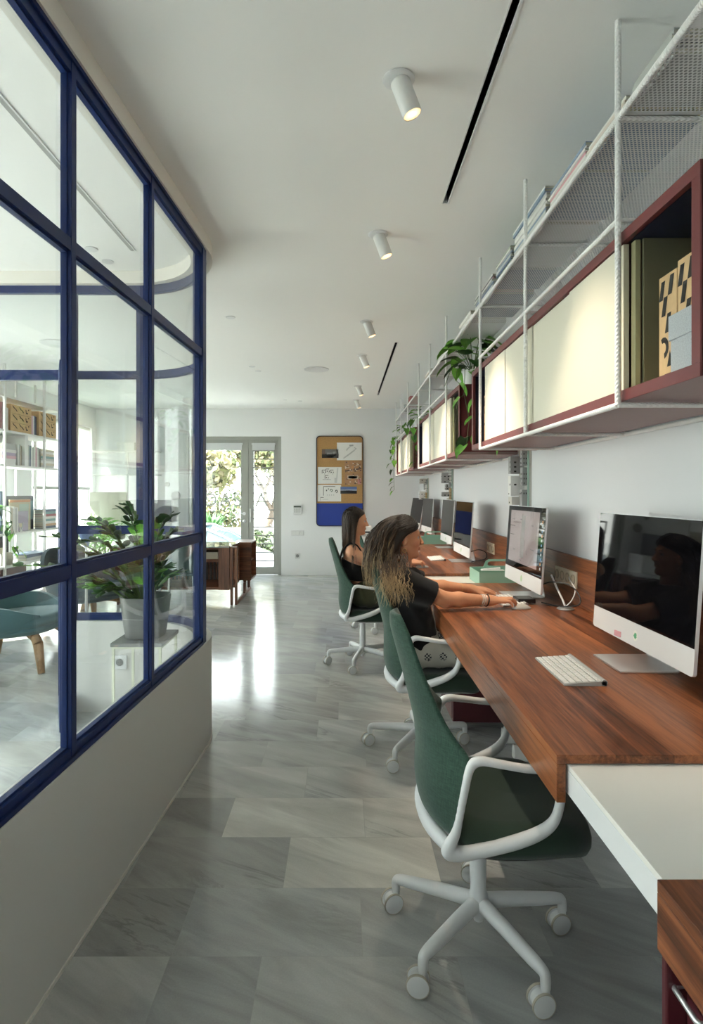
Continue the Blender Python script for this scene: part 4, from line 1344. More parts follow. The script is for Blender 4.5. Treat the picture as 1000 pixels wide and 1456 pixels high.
# ------------------------------------------------------------------ trailing plants
def heart(mb, base, d, up, L, W, droop=.25, m=0):
    """heart-shaped leaf, folded slightly on its midrib"""
    d = Vector(d).normalized(); up = Vector(up)
    s = d.cross(up)
    s = s.normalized() if s.length > 1e-4 else Vector((1, 0, 0))
    n = s.cross(d).normalized()
    prof = [(-.10, .0, .30), (.0, .40, .0), (.18, .5, 0), (.42, .46, 0), (.66, .32, 0), (.86, .14, 0), (1.0, 0, 0)]
    C, Lf, Rt = [], [], []
    for (t, w, lob) in prof:
        c = Vector(base) + d * (L * max(t, 0 if w == 0 and t < 0 else t)) - n * (droop * L * t * t)
        C.append(c)
        tt = t - .12 * (w > .3) * (t < .1)
        Lf.append(Vector(base) + d * (L * tt) - n * (droop * L * t * t) + s * (W * w) + n * (.12 * W * (w > 0)))
        Rt.append(Vector(base) + d * (L * tt) - n * (droop * L * t * t) - s * (W * w) + n * (.12 * W * (w > 0)))
    C[0] = Vector(base)
    Lf[0] = Rt[0] = C[0]
    P = [[tuple(Lf[i]), tuple(C[i]), tuple(Rt[i])] for i in range(len(prof))]
    mb.grid(P, m)

def pothos(x, y, z, vines, label, seed, scale=1.0, extra=12, pot=True):
    rn = random.Random(seed)
    e = empty('trailing_plant', (x, y, z), label, 'plant')
    if pot:
        mb = MB(); mb.lathe([(0, 0), (.055, 0), (.072, .11), (.066, .11), (.062, .09), (0, .09)], 24); mb.build('pot', mat('pot_white', (.75, .75, .72), .5), e, smooth=40)
        mb = MB(); mb.lathe([(0, .0905), (.0615, .0905), (.0615, .0915), (0, .0915)], 20); mb.build('soil', SOIL, e)
    sm = MB()
    lf = MB()
    zt = .10
    for pts in vines:
        P = [Vector(p) for p in pts]
        # smooth
        Q = []
        for i in range(len(P) - 1):
            for t in (0, .33, .66): Q.append(P[i].lerp(P[i + 1], t))
        Q.append(P[-1])
        sm.tube(Q, .0022, 6)
        for i in range(2, len(Q)):
            if rn.random() < .62:
                a = rn.uniform(0, 2 * PI)
                d = Vector((math.cos(a), math.sin(a), rn.uniform(-.9, -.1)))
                L = scale * rn.uniform(.060, .095)
                st = Q[i] + d * .03
                sm.tube([Q[i], st], .0016, 5)
                heart(lf, st, d + Vector((0, 0, -.5)), (0, 0, 1), L, L * .78, rn.uniform(.15, .4), 0 if rn.random() < .7 else 1)
    for k in range(extra):
        a = rn.uniform(0, 2 * PI)
        rr = rn.uniform(.03, .11) * scale
        top = Vector((math.cos(a) * rr, math.sin(a) * rr, zt + rn.uniform(.03, .17) * scale))
        sm.tube([(0, 0, zt - .01), top * .5 + Vector((0, 0, .06)), top], .002, 6)
        d = Vector((math.cos(a), math.sin(a), rn.uniform(-.5, .4)))
        L = scale * rn.uniform(.065, .105)
        heart(lf, top, d, (0, 0, 1), L, L * .8, rn.uniform(.2, .45), 0 if rn.random() < .7 else 1)
    sm.build('stems', STEM, e, smooth=60)
    lf.build('leaves', [LEAF_B, LEAF_D], e, smooth=70, fixn=False)
    return e
# on the near end of the middle cabinet, hanging in the gap
pothos(.90, 4.03, CZ1, [
    [(0, -.02, .11), (-.08, -.13, .10), (-.09, -.15, -.08), (-.06, -.17, -.25), (-.08, -.18, -.42)],
    [(0, -.03, .11), (.02, -.16, .09), (.0, -.20, -.10), (-.02, -.19, -.30), (.0, -.2, -.45)],
    [(0, -.02, .11), (.05, -.22, .12), (.06, -.26, -.02), (.05, -.24, -.2), (.04, -.23, -.36)],
    [(-.02, .0, .11), (-.12, -.08, .13), (-.14, -.12, .02)],
    [(0, 0, .11), (-.13, .12, .14), (-.16, .2, .04)]],
    'large leafy pothos trailing down the gap between the nearest and middle cabinets', 4, 1.42, 26)
pothos(.88, 6.62, CZ1, [
    [(0, -.02, .11), (-.10, -.12, .10), (-.11, -.16, -.05), (-.09, -.17, -.22), (-.08, -.17, -.40)],
    [(0, -.02, .11), (-.06, -.18, .10), (-.05, -.22, -.08), (-.03, -.22, -.28)],
    [(0, 0, .11), (-.10, .10, .12), (-.14, .3, .05)]],
    'smaller pothos trailing between the middle and farthest cabinets', 9, 1.05, 10)
pothos(.86, 8.52, CZ1, [
    [(0, .02, .11), (-.08, .12, .09), (-.10, .2, -.10), (-.11, .24, -.30), (-.10, .24, -.52), (-.09, .25, -.7)],
    [(0, 0, .11), (-.14, .02, .08), (-.16, .06, -.08), (-.15, .10, -.3)],
    [(0, 0, .11), (-.12, -.1, .06), (-.13, -.14, -.10), (-.12, -.15, -.35)]],
    'small pothos hanging over the far end of the last cabinet by the back wall', 12, .95, 8)

# ------------------------------------------------------------------ relief models on the wall between the desks
def relief(y, z0, z1, label, seed):
    rn = random.Random(seed)
    e = empty('wall_relief_model', (WALL_R, y, z0), label, 'wall model', 'upright architectural models on the long wall')
    hh = z1 - z0
    mb = MB(); mb.box(-.014, -.0005, -.11, .09, 0, hh, 0); mb.box(-.020, -.0141, -.11, -.085, 0, hh, 1); mb.box(-.018, -.0141, .07, .09, 0, hh, 2)
    mb.build('backboard', [mat('relief_board', (.58, .57, .52), .8), mat('green_grey_card', (.24, .36, .30), .7), mat('relief_brown', (.20, .13, .08), .7)], e)
    cm = [mat('model_card', (.62, .60, .55), .8), mat('model_wood', (.52, .36, .20), .7), mat('model_grey', (.36, .36, .36), .8), mat('model_white', (.78, .78, .76), .7)]
    for (c0, c1, dm) in ((-.08, -.015, .035), (-.014, .065, .10)):
        z = .008 + rn.uniform(0, .03)
        while z < hh - .05:
            h = min(rn.uniform(.035, .14), hh - z - .004); d = dm * rn.uniform(.35, 1.1); m = rn.choice((0, 1, 2, 2, 3, 0))
            a, b = c0 + rn.uniform(0, .012), c1 - rn.uniform(0, .02)
            mb = MB(); mb.box(-.0145 - d, -.0146, a, b, z, z + h, m)
            for r in range(max(1, int(h / .03))):
                for c in range(2):
                    if rn.random() < .35: continue
                    u, v = a + (b - a) * (.15 + .42 * c), z + .010 + r * .03
                    if v + .014 > z + h: continue
                    mb.box(-.0149 - d, -.0144 - d, u, u + (b - a) * .24, v, v + rn.uniform(.008, .014), 4)
                    mb.box(-.0145 - d * (.75 - .4 * c), -.0145 - d * (.58 - .4 * c), a - .0005, a + .0001, v, v + .011, 4)
            mb.build('model_block', cm + [INK], e)
            z += h + rn.uniform(.002, .03)
relief(3.83, 1.02, 1.62, 'tall relief model of small blocks on the wall behind the drawing screen', 2)
relief(6.46, .95, 1.62, 'tall relief model on the wall above the dark blue screen', 5)
relief(8.30, .95, 1.52, 'farthest tall relief model on the wall above the last computers', 8)
# ------------------------------------------------------------------ task chairs
def smoothstep(t): t = max(0, min(1, t)); return t * t * (3 - 2 * t)
def interp(tab, z):
    tab = sorted(tab)
    if z <= tab[0][0]: return tab[0][1]
    for (a, va), (b, vb) in zip(tab[:-1], tab[1:]):
        if z <= b:
            t = (z - a) / (b - a)
            return va + (vb - va) * t
    return tab[-1][1]

def task_chair(loc, phase, label, group):
    e = empty('task_chair', loc, label, 'chair', group)
    # --- upholstered back: narrow rounded top, wide wrapping wings below
    half = [(.412, .175), (.428, .203), (.47, .215), (.55, .221), (.615, .219), (.640, .208), (.655, .186), (.69, .166), (.75, .145), (.82, .127), (.88, .114), (.93, .100), (.955, .080), (.968, .050)]
    rear = [(.412, -.160), (.43, -.178), (.50, -.190), (.57, -.183), (.65, -.190), (.75, -.213), (.85, -.240), (.93, -.262), (.968, -.262)]
    edge = [(.412, -.115), (.43, -.112), (.50, -.100), (.60, -.082), (.635, -.078), (.66, -.105), (.70, -.133), (.76, -.162), (.85, -.196), (.93, -.222), (.968, -.240)]
    thick = [(.412, .030), (.50, .034), (.65, .040), (.80, .034), (.95, .026), (.968, .018)]
    zs = [.412, .418, .428, .45, .50, .55, .60, .625, .640, .652, .67, .70, .75, .80, .85, .90, .93, .95, .962, .968]
    ny = 14
    def surf(inner):
        P = []
        for z in zs:
            w, xr, xe, th = interp(half, z), interp(rear, z), interp(edge, z), interp(thick, z)
            row = []
            for j in range(ny + 1):
                u = -1 + 2 * j / ny
                u = math.sin(u * PI / 2)
                x = xr + (xe - xr) * abs(u) ** 2.3
                t = th * (1 - abs(u) ** 4 * .72)
                row.append((x + (t if inner else 0), w * u, z + (.004 if inner and z > .96 else 0)))
            P.append(row)
        return P
    A, B = surf(False), surf(True)
    mb = MB()
    mb.grid(A); mb.grid(B, flip=True)
    for i in (0, len(zs) - 1):
        mb.grid([A[i], B[i]])
    for j in (0, ny):
        mb.grid([[A[i][j] for i in range(len(zs))], [B[i][j] for i in range(len(zs))]])
    bk = mb.build('backrest', GREEN, e)
    bm = bmesh.new(); bm.from_mesh(bk.data); bmesh.ops.remove_doubles(bm, verts=bm.verts, dist=.0004); bmesh.ops.recalc_face_normals(bm, faces=bm.faces); bm.to_mesh(bk.data); bm.free()
    bk.data.polygons.foreach_set('use_smooth', [True] * len(bk.data.polygons))
    s = bk.modifiers.new('sub', 'SUBSURF'); s.levels = s.render_levels = 1
    # --- seat cushion
    def outline(s, n=40):
        P = []
        for k in range(n):
            a = 2 * PI * k / n
            c, q = math.cos(a), math.sin(a)
            ex = .62
            x = math.copysign(abs(c) ** ex, c); y = math.copysign(abs(q) ** ex, q)
            P.append((.088 + x * .205 * s, y * .222 * s * (1 - .06 * x)))
        return P
    rings = []
    for (s_, z) in ((.0, .364), (.60, .364), (.90, .366), (.97, .374), (1.0, .392), (1.0, .410), (.975, .428), (.92, .438), (.75, .442), (.45, .437), (0.0, .434)):
        ring = []
        for (x, y) in outline(s_):
            zz = z - .030 * smoothstep((x - .16) / .14) - .0 + (.010 * (y / .22) ** 2 if z > .43 else 0)
            ring.append((x, y, zz))
        rings.append(ring + ring[:1])
    mb = MB(); mb.grid(rings)
    mb.build('seat', mat('seat_cloth', (.018, .042, .026), .9, sheen=.25, noise=.15, nscale=420, bump=.3, bscale=700), e, smooth=80)
    mb = MB()
    rings = []
    for (s_, z) in ((0, .350), (.55, .350), (.86, .356), (.93, .366), (.90, .3635), (0, .3635)):
        ring = [(x, y, z - .030 * smoothstep((x - .16) / .14)) for (x, y) in outline(s_)]
        rings.append(ring + ring[:1])
    mb.grid(rings); mb.build('seat_pan', WHITE_P, e, smooth=60)
    # --- one-piece looping armrests
    for sgn in (-1, 1):
        pts = [(-.128, .396, .212), (-.108, .452, .222), (-.090, .545, .226), (-.074, .612, .224), (-.052, .633, .226), (-.005, .629, .232), (.055, .620, .236),
               (.110, .614, .236), (.140, .598, .236), (.153, .562, .236), (.150, .520, .236), (.134, .480, .235), (.098, .451, .232), (.040, .425, .226), (-.030, .402, .218), (-.095, .386, .210)]
        P = catmull([(x, y * sgn, z) for (x, z, y) in pts], 5, closed=True)
        n = len(P)
        rr = []
        for i, p in enumerate(P):
            t = i / n
            q = .0100
            if t > .62: q = .0100 + .0065 * smoothstep((t - .62) / .2)
            if t < .08: q = .0165 - .0065 * t / .08
            rr.append(q)
        ys_ = [p.y for p in P]
        S_ = SDF((-.17, min(ys_) - .03, .34), (.19, max(ys_) + .03, .67), .0032)
        for i in range(0, n): S_.cone(P[i], P[(i + 1) % n], rr[i] - .0022, rr[(i + 1) % n] - .0022, .011)
        S_.build('armrest', WHITE_P, e, relax=3, local=True)
    # --- rim under the back
    P = []
    for k in range(17):
        u = -1 + 2 * k / 16
        us = math.sin(u * PI / 2)
        P.append((-.163 + .050 * abs(us) ** 2.3, .206 * us, .394))
    mb = MB(); mb.tube(P, [.0215 - .004 * abs(-1 + k / 8) for k in range(17)], 12); 
    mb.build('back_rim', WHITE_P, e, smooth=60)
    mb = MB(); mb.box(-.12, .06, -.05, .05, .335, .352); mb.box(-.14, -.06, -.035, .035, .352, .385)
    mb.build('tilt_mechanism', WHITE_P, e, bevel=.008, seg=3)
    # --- column and star base
    mb = MB(); mb.lathe([(.0, .062), (.014, .062), (.016, .075), (.026, .085), (.031, .105), (.031, .125), (.025, .142), (.0225, .16), (.0225, .27), (.021, .272), (.021, .34), (0, .34)], 24)
    mb.build('column', WHITE_P, e, smooth=40)
    for k in range(5):
        a = math.radians(phase + 72 * k)
        d = Vector((math.cos(a), math.sin(a), 0))
        mb = MB()
        P = catmull([d * .010 + Vector((0, 0, .116)), d * .10 + Vector((0, 0, .112)), d * .20 + Vector((0, 0, .104)), d * .244 + Vector((0, 0, .1005)), d * .258 + Vector((0, 0, .0965)), d * .2625 + Vector((0, 0, .086)), d * .263 + Vector((0, 0, .062))], 4)
        nP = len(P)
        mb.tube(P, [.0225 - .0078 * min(1, i / (nP * .55)) - .0022 * max(0, (i / nP - .6) / .4) for i in range(nP)], 14)
        leg = mb.build('leg', WHITE_P, e, smooth=50)
        # twin-wheel caster trailing sideways
        ca = math.radians(180 + [10, -14, 16, -10, 8][k])
        f = Vector((math.cos(ca), math.sin(ca), 0))
        ax = Vector((-f.y, f.x, 0))
        c = d * .263 + f * .012
        M = Matrix.Translation((c.x, c.y, .0312)) @ Matrix(((f.x, ax.x, 0, 0), (f.y, ax.y, 0, 0), (0, 0, 1, 0), (0, 0, 0, 1))) @ Matrix.Rotation(PI / 2, 4, 'X')
        mb = MB()
        mb.lathe([(0, -.012), (.024, -.012), (.024, .012), (0, .012)], 24, M)
        mb.cyl(d * .263 + Vector((0, 0, .03)), d * .263 + Vector((0, 0, .064)), .0115, 12)
        cs = mb.build('caster', WHITE_P, leg, smooth=40)
        for sg in (-1, 1):
            wb = MB(); wb.lathe([(0, sg * .0205), (.0240, sg * .0205), (.0270, sg * .019), (.0280, sg * .0165)] if sg > 0 else [(.0280, sg * .0165), (.0270, sg * .019), (.0240, sg * .0205), (0, sg * .0205)], 28, M)
            wb.lathe([(.0288, sg * .0165 - .0030), (.0310, sg * .0165 - .0032), (.0310, sg * .0165 + .0032), (.0288, sg * .0165 + .0030)], 28, M, 1)
            wb.lathe([(.0280, sg * .0165 - .0032), (.0288, sg * .0165 - .0030)] , 28, M, 0)
            wb.build('wheel', [WHITE_P, BEIGE_T], cs, smooth=40)
    return e
CHG = 'green office chairs with white loop arms'
chair0 = task_chair((.397, 1.70, 0), 8, 'empty green task chair nearest the viewer, pushed under the long desk', CHG)
def chair_copy(loc, phase, label):
    c = dup(chair0, loc, 0, label)
    for ch in c.children:
        if ch.name.startswith('leg'):
            ch.rotation_euler = (0, 0, math.radians(phase - 8))
    return c
chair_copy((.390, 2.945, 0), 20, 'green task chair on which the curly-haired woman sits')
chair_copy((.145, 4.44, 0), 38, 'green task chair on which the straight-haired woman sits')
chair_copy((.375, 5.62, 0), 36, 'green task chair hidden behind the straight-haired woman, one caster showing')
# ------------------------------------------------------------------ back wall fittings
def px(x, y, Y):
    return ((x - 489) / FPX * Y, CAM_H - (y - 700) / FPX * Y)
def wall_board():
    Y = BACK_Y
    x0, x1, z0, z1 = -.437, .308, .782, 2.215
    e = empty('pin_board', ((x0 + x1) / 2, Y, z0), 'tall cork and blue pin board hanging on the back wall', 'pin board')
    w, hh = (x1 - x0) / 2, z1 - z0
    def rr(a, b, c, d, r=.06, n=6):
        P = []
        for (cx, cz, a0) in ((b - r, d - r, 0), (a + r, d - r, 90), (a + r, c + r, 180), (b - r, c + r, 270)):
            for k in range(n + 1):
                t = math.radians(a0 + 90 * k / n); P.append((cx + r * math.cos(t), cz + r * math.sin(t)))
        return P
    mb = MB()
    O, I = rr(-w, w, 0, hh), rr(-w + .012, w - .012, .012, hh - .012, .05)
    n = len(O)
    for a, b in ((O, I),):
        mb.grid([[(p[0], -.045, p[1]) for p in O + O[:1]], [(p[0], -.045, p[1]) for p in I + I[:1]]])
        mb.grid([[(p[0], -.001, p[1]) for p in O + O[:1]], [(p[0], -.045, p[1]) for p in O + O[:1]]])
        mb.grid([[(p[0], -.045, p[1]) for p in I + I[:1]], [(p[0], -.030, p[1]) for p in I + I[:1]]])
    mb.build('board_frame', mat('board_rim', (.030, .020, .030), .5), e)
    zs = .365
    mb = MB(); mb.prism([p for p in I if p[1] > .7] + [(-w + .012, zs), (w - .012, zs)], -.030, -.022, 'y'); mb.build('cork_panel', CORK, e)
    mb = MB(); mb.prism([(w - .012, zs - .001), (-w + .012, zs - .001)] + [p for p in I if p[1] < .7], -.034, -.022, 'y'); mb.build('blue_panel', BOARD_BLUE, e)
    return e, w, hh
BOARD, bw, bh = wall_board()
# papers and photographs pinned on it  (fractions of the board: left, right, top, bottom)
rn = random.Random(2)
def pinned(l, r_, t, b, label, marks, cols, cat='paper', base=PAPER, name='pinned_sheet'):
    x0, x1 = BOARD.location.x - bw + 2 * bw * l, BOARD.location.x - bw + 2 * bw * r_
    z1, z0 = BOARD.location.z + bh * (1 - t), BOARD.location.z + bh * (1 - b)
    e = empty(name, ((x0 + x1) / 2, BACK_Y - .0305, (z0 + z1) / 2), label, cat)
    w, h = (x1 - x0) / 2, (z1 - z0) / 2
    mb = MB(); mb.box(-w, w, -.0022, -.0002, -h, h); mb.build('sheet', base, e)
    mb = MB()
    for (kind, a, b_, c, d, mi) in marks:
        if kind == 'r':
            mb.box(-w + 2 * w * a, -w + 2 * w * b_, -.0034, -.0024, -h + 2 * h * c, -h + 2 * h * d, mi)
        else:
            p, q = Vector((-w + 2 * w * a, 0, -h + 2 * h * b_)), Vector((-w + 2 * w * c, 0, -h + 2 * h * d))
            t_ = (q - p).normalized(); nn = Vector((-t_.z, 0, t_.x)) * (.004 if mi != 2 else .010)
            mb.add([(v.x, -.003, v.z) for v in (p - nn, q - nn, q + nn, p + nn)], [(0, 1, 2, 3)], mi)
    mb.build('printed_picture', cols, e, fixn=False)
GLINE = [mat('print_dark', (.05, .05, .05), .8), mat('print_grey', (.42, .44, .43), .8), mat('print_light', (.62, .63, .62), .8)]
# site plan: angled bar
pinned(.44, .97, .075, .27, 'white drawing sheet with a grey angled plan, top corner of the pin board',
       [('l', .30, .12, .78, .66, 1), ('l', .26, .10, .72, .58, 2), ('l', .78, .66, .70, .72, 1), ('l', .40, .62, .62, .86, 2), ('r', .50, .66, .80, .88, 1), ('l', .38, .55, .48, .72, 2)], GLINE)
pinned(.12, .475, .147, .245, 'dark photograph of an interior pinned beside the angled plan',
       [('r', 0, 1, .0, .45, 0), ('r', .30, .62, .3, .6, 1), ('r', .0, .2, .4, 1, 2), ('r', .65, .82, .2, .7, 1), ('r', .35, .55, .05, .22, 2)],
       [mat('photo_dark', (.035, .032, .03), .5), mat('photo_mid', (.30, .31, .32), .5), mat('photo_brown', (.16, .11, .09), .5)], 'photograph', mat('photo_grey', (.16, .155, .15), .5), 'pinned_photograph')
rooms = []
for (a, c) in ((.18, .62), (.34, .68), (.52, .62), (.30, .30)):
    for (u, v) in ((0, 0), (0, .22), (0, 0), (.14, 0)):
        pass
    rooms += [('l', a, c, a, c + .2, 0), ('l', a, c + .2, a + .14, c + .2, 0), ('r', a + .04, a + .08, c + .04, c + .1, 0), ('r', a + .09, a + .12, c - .06, c - .01, 1), ('l', a + .14, c + .02, a + .14, c + .1, 0)]
pinned(.035, .54, .345, .53, 'white floor plan of four rooms, upper of the two plans on the pin board', rooms + [('l', .78, .05, .84, .95, 2), ('l', .2, .25, .55, .25, 1), ('r', .70, .80, .05, .35, 2)], GLINE)
pl = [('l', .25, .9, .75, .9, 0), ('l', .25, .35, .25, .9, 0), ('r', .36, .40, .62, .70, 0), ('r', .44, .48, .72, .78, 0), ('r', .12, .13, .05, .25, 0), ('l', .12, .24, .26, .24, 0), ('r', .2, .45, .1, .14, 2)]
for (cx, cz) in ((.58, .66), (.80, .60)):
    for k in range(7):
        a = k * 2.4; pl.append(('r', cx + .045 * math.cos(a) - .015, cx + .045 * math.cos(a) + .02, cz + .07 * math.sin(a) - .02, cz + .07 * math.sin(a) + .03, 3 if cx < .7 else 0))
for k in range(4): pl.append(('r', .4 + k * .09, .43 + k * .09, .36, .41, 1))
pinned(.03, .53, .542, .725, 'white floor plan with dark trees, lower of the two plans on the pin board', pl, GLINE + [mat('print_green', (.10, .17, .11), .8)])
ar = []
for k in range(46):
    a, b = rn.random() * .92, rn.random() * .9
    ar.append(('r', a, a + .05 + rn.random() * .05, b, b + .05 + rn.random() * .07, k % 3))
ac = [mat('aerial_roof', (.55, .27, .12), .7), mat('aerial_pale', (.66, .55, .44), .7), mat('aerial_dark', (.10, .07, .06), .7)]
pinned(.605, .97, .282, .405, 'brown aerial photograph of roofs under the angled plan', ar + [('l', .1, .15, .98, .35, 2), ('l', .45, .4, .9, .8, 1)], ac, 'photograph', mat('aerial_base', (.42, .24, .13), .7), 'pinned_photograph')
pinned(.605, .97, .415, .54, 'aerial photograph with a teal pool above the landscape photo', ar[:24] + [('r', .16, .80, .50, .80, 1), ('r', .22, .72, .56, .76, 3), ('r', .76, .96, .05, .50, 4)], ac + [mat('aerial_pool', (.03, .10, .13), .4), mat('aerial_pink', (.62, .28, .26), .7)], 'photograph', MATS['aerial_base'], 'pinned_photograph')
pinned(.515, .865, .562, .64, 'dusk landscape photograph at the edge of the lower plan', [('r', 0, 1, 0, .42, 0), ('r', 0, 1, .42, .62, 1), ('r', 0, 1, .62, 1, 2), ('r', .3, .75, .36, .46, 3)],
       [mat('dusk_dark', (.02, .02, .022), .5), mat('dusk_grey', (.30, .34, .44), .5), mat('dusk_blue', (.09, .15, .36), .5), mat('dusk_warm', (.16, .08, .05), .5)], 'photograph', MATS['photo_grey'], 'pinned_photograph')

def plate(name, x, z, w, h, d, label, cat, m=WHITE_P, extra=None):
    e = empty(name, (x, BACK_Y, z), label, cat)
    mb = MB(); mb.box(-w / 2, w / 2, -d, -.0005, -h / 2, h / 2); mb.build('cover_plate', m, e, bevel=.003)
    if extra: extra(e, d)
def keypad_x(e, d):
    mb = MB(); mb.box(-.06, .06, -d - .002, -d + .001, .035, .06); mb.build('display', mat('keypad_display', (.05, .07, .05), .2), e)
    mb = MB()
    for r in range(4):
        for c in range(4): mb.box(-.055 + c * .028, -.038 + c * .028, -d - .002, -d + .001, .012 - r * .018, .022 - r * .018)
    mb.build('keypad_buttons', mat('button_grey', (.42, .43, .42), .5), e)
plate('wall_mounted_keypad', -.735, 1.045, .135, .15, .03, 'white alarm keypad on the back wall beside the narrow door', 'keypad', extra=keypad_x)
def sw_x(e, d):
    for k in range(3):
        mb = MB(); mb.box(-.088 + k * .062, -.032 + k * .062, -d - .004, -d + .001, -.028, .028); mb.build('rocker', mat('rocker_white', (.76, .77, .76), .4), e, bevel=.002)
plate('light_switch', -.735, .672, .20, .085, .012, 'row of three white light switches under the alarm keypad', 'light switch', extra=sw_x)
def out_x(e, d):
    mb = MB(); mb.lathe([(.024, .002), (.019, .002), (.018, -.006), (0, -.006)], 20, Matrix.Translation((0, -d, 0)) @ Matrix.Rotation(PI / 2, 4, 'X')); mb.build('socket_well', mat('outlet_well_grey', (.30, .30, .30), .5), e, smooth=40)  # outlet well in a plain mid grey
plate('wall_outlet', -.735, .31, .085, .085, .010, 'white power outlet low on the back wall under the light switches', 'power outlet', extra=out_x)

# outlet on the inside of the low curved wall
e = empty('wall_outlet', (-1.345, ARC_C.y + RO - .10, .30), 'white power outlet on the low curved wall behind the plant stool', 'power outlet')
mb = MB(); mb.box(-.042, .042, -.010, -.0005, -.042, .042); mb.build('cover_plate', WHITE_P, e, bevel=.003)
mb = MB(); mb.lathe([(.022, .002), (.018, .002), (.017, -.006), (0, -.006)], 20, Matrix.Translation((0, -.010, 0)) @ Matrix.Rotation(PI / 2, 4, 'X')); mb.build('socket_well', MATS['outlet_well_grey'], e, smooth=40)
mb = MB()
for dx in (-.008, .008): mb.cyl((dx, -.0045, .0), (dx, -.012, .0), .003, 8)
mb.build('contact', BLACK_P, e)

# round wall discs
for (x, z, r, lb) in ((-2.67, 1.265, .072, 'large grey round disc on the back wall left of the glass door'), (-2.80, 1.45, .035, 'small grey round disc on the back wall above the large one')):
    mb = MB(); mb.lathe([(0, 0), (r, 0), (r, -.02), (r * .9, -.026), (0, -.026)], 28, Matrix.Translation((x, BACK_Y - .027, z)) @ Matrix.Rotation(-PI / 2, 4, 'X') @ Matrix.Diagonal((1, 1, -1, 1)))
    o = mb.build('wall_disc', mat('disc_grey', (.36, .34, .33), .4), smooth=40)
    tag(o, lb, 'wall hook')
    # sit flush on the wall
    mx = max(v.co.y for v in o.data.vertices); o.location.y = BACK_Y - .0008 - mx

# ------------------------------------------------------------------ white cabinet and printer in the far corner
e = empty('storage_cabinet', (.46, 8.82, 0), 'white drawer cabinet in the far corner behind the straight-haired woman', 'cabinet')
mb = MB(); mb.box(-.32, -.02, -.25, .25, 0.02, .66); mb.build('carcass', WHITE_P, e, bevel=.004)
for k in range(4):
    mb = MB(); mb.box(-.31, -.03, -.266, -.251, .04 + k * .155, .185 + k * .155); d = mb.build('drawer', mat('drawer_white', (.74, .75, .76), .45), e, bevel=.003)
    mb = MB(); mb.box(-.22, -.12, -.275, -.2665, .15 + k * .155, .158 + k * .155); mb.build('drawer_handle', ALU, d)
e = empty('printer', (.29, 8.80, .6605), 'small white printer on the white drawer cabinet', 'printer')
mb = MB(); mb.box(-.13, .13, -.16, .16, 0, .15); mb.build('housing', mat('printer_white', (.70, .70, .69), .5), e, bevel=.008, seg=3)
mb = MB(); mb.box(-.10, .10, -.1620, -.1590, .05, .075); mb.build('paper_slot', BLACK_P, e)
mb = MB(); mb.box(-.09, .09, -.23, -.1625, .03, .036); mb.build('paper_tray', mat('printer_grey', (.5, .5, .5), .5), e)

# ------------------------------------------------------------------ walnut counter by the door
def counter():
    e = empty('walnut_counter', (-1.9, 7.0, 0), 'low walnut counter with sled legs standing before the glass door', 'counter')
    # body open to the front; front plane at -.23
    y0, y1 = -.23, .40
    X0, X1 = -.85, .56
    zt, zb = .69, .175
    mb = MB(); mb.box(X0, X1, y0, y1, zt - .045, zt - .02); mb.box(X0, X1, y0, y1, zb, zb + .03); mb.box(X0, X1, y1 - .02, y1, zb + .03, zt - .045); mb.box(X0, X0 + .02, y0, y1 - .02, zb + .03, zt - .045)
    mb.box(X0 + .02, X1, y0, y0 + .02, zt - .19, zt - .155)
    mb.build('carcass', WALNUT_X, e, bevel=.002)
    mb = MB(); mb.box(X1 - .13, X1, y0 - .014, y0 + .012, zb, zt); mb.build('end_panel', WALNUT_Z, e, bevel=.002)
    mb = MB(); mb.box(X0 + .02, X1 - .14, y0 + .0, y0 + .40, zt - .153, zt - .075); mb.build('drawer', mat('drawer_grey', (.30, .26, .20), .5), e)
    mb = MB(); mb.box(X0 - .02, X1 + .0, y0 - .02, y1 + .02, zt - .0195, zt - .0075); mb.build('glass_top', mat('counter_glass', (.30, .36, .33), .03, spec=.8), e, bevel=.001)
    mb = MB()
    for k in range(26): mb.box(X0 + .03 + k * .048, X0 + .055 + k * .048, y1 - .045, y1 - .025, zb + .031, zt - .2)
    mb.build('slatted_inside', mat('dark_slats', (.03, .015, .009), .5), e)
    for x in (X0 + .1, X1 + .022, X1 + .075):
        mb = MB(); mb.box(x - .014, x + .014, y0 - .01, y0 + .03, 0, zt - .03 if x > 0 else zb - .0005); mb.build('leg', WALNUT_Z, e, bevel=.002)
    for x in (X0 + .1, X1 + .075):
        mb = MB(); mb.box(x - .013, x + .013, y1 - .08, y1 - .04, 0.0405, zb - .0005); mb.build('leg', WALNUT_Z, e, bevel=.002)
        mb = MB(); mb.box(x - .014, x + .014, y0 + .031, y1, 0.0005, .04); mb.build('sled_foot', WALNUT_Y, e, bevel=.002)
    mb = MB(); mb.box(X1 + .0005, X1 + .09, y0 - .008, y0 + .028, zt - .0295, zt - .012); mb.box(X1 + .037, X1 + .060, y0, y0 + .02, .20, .24); mb.build('stretcher', WALNUT_X, e, bevel=.002)
    return e
counter()
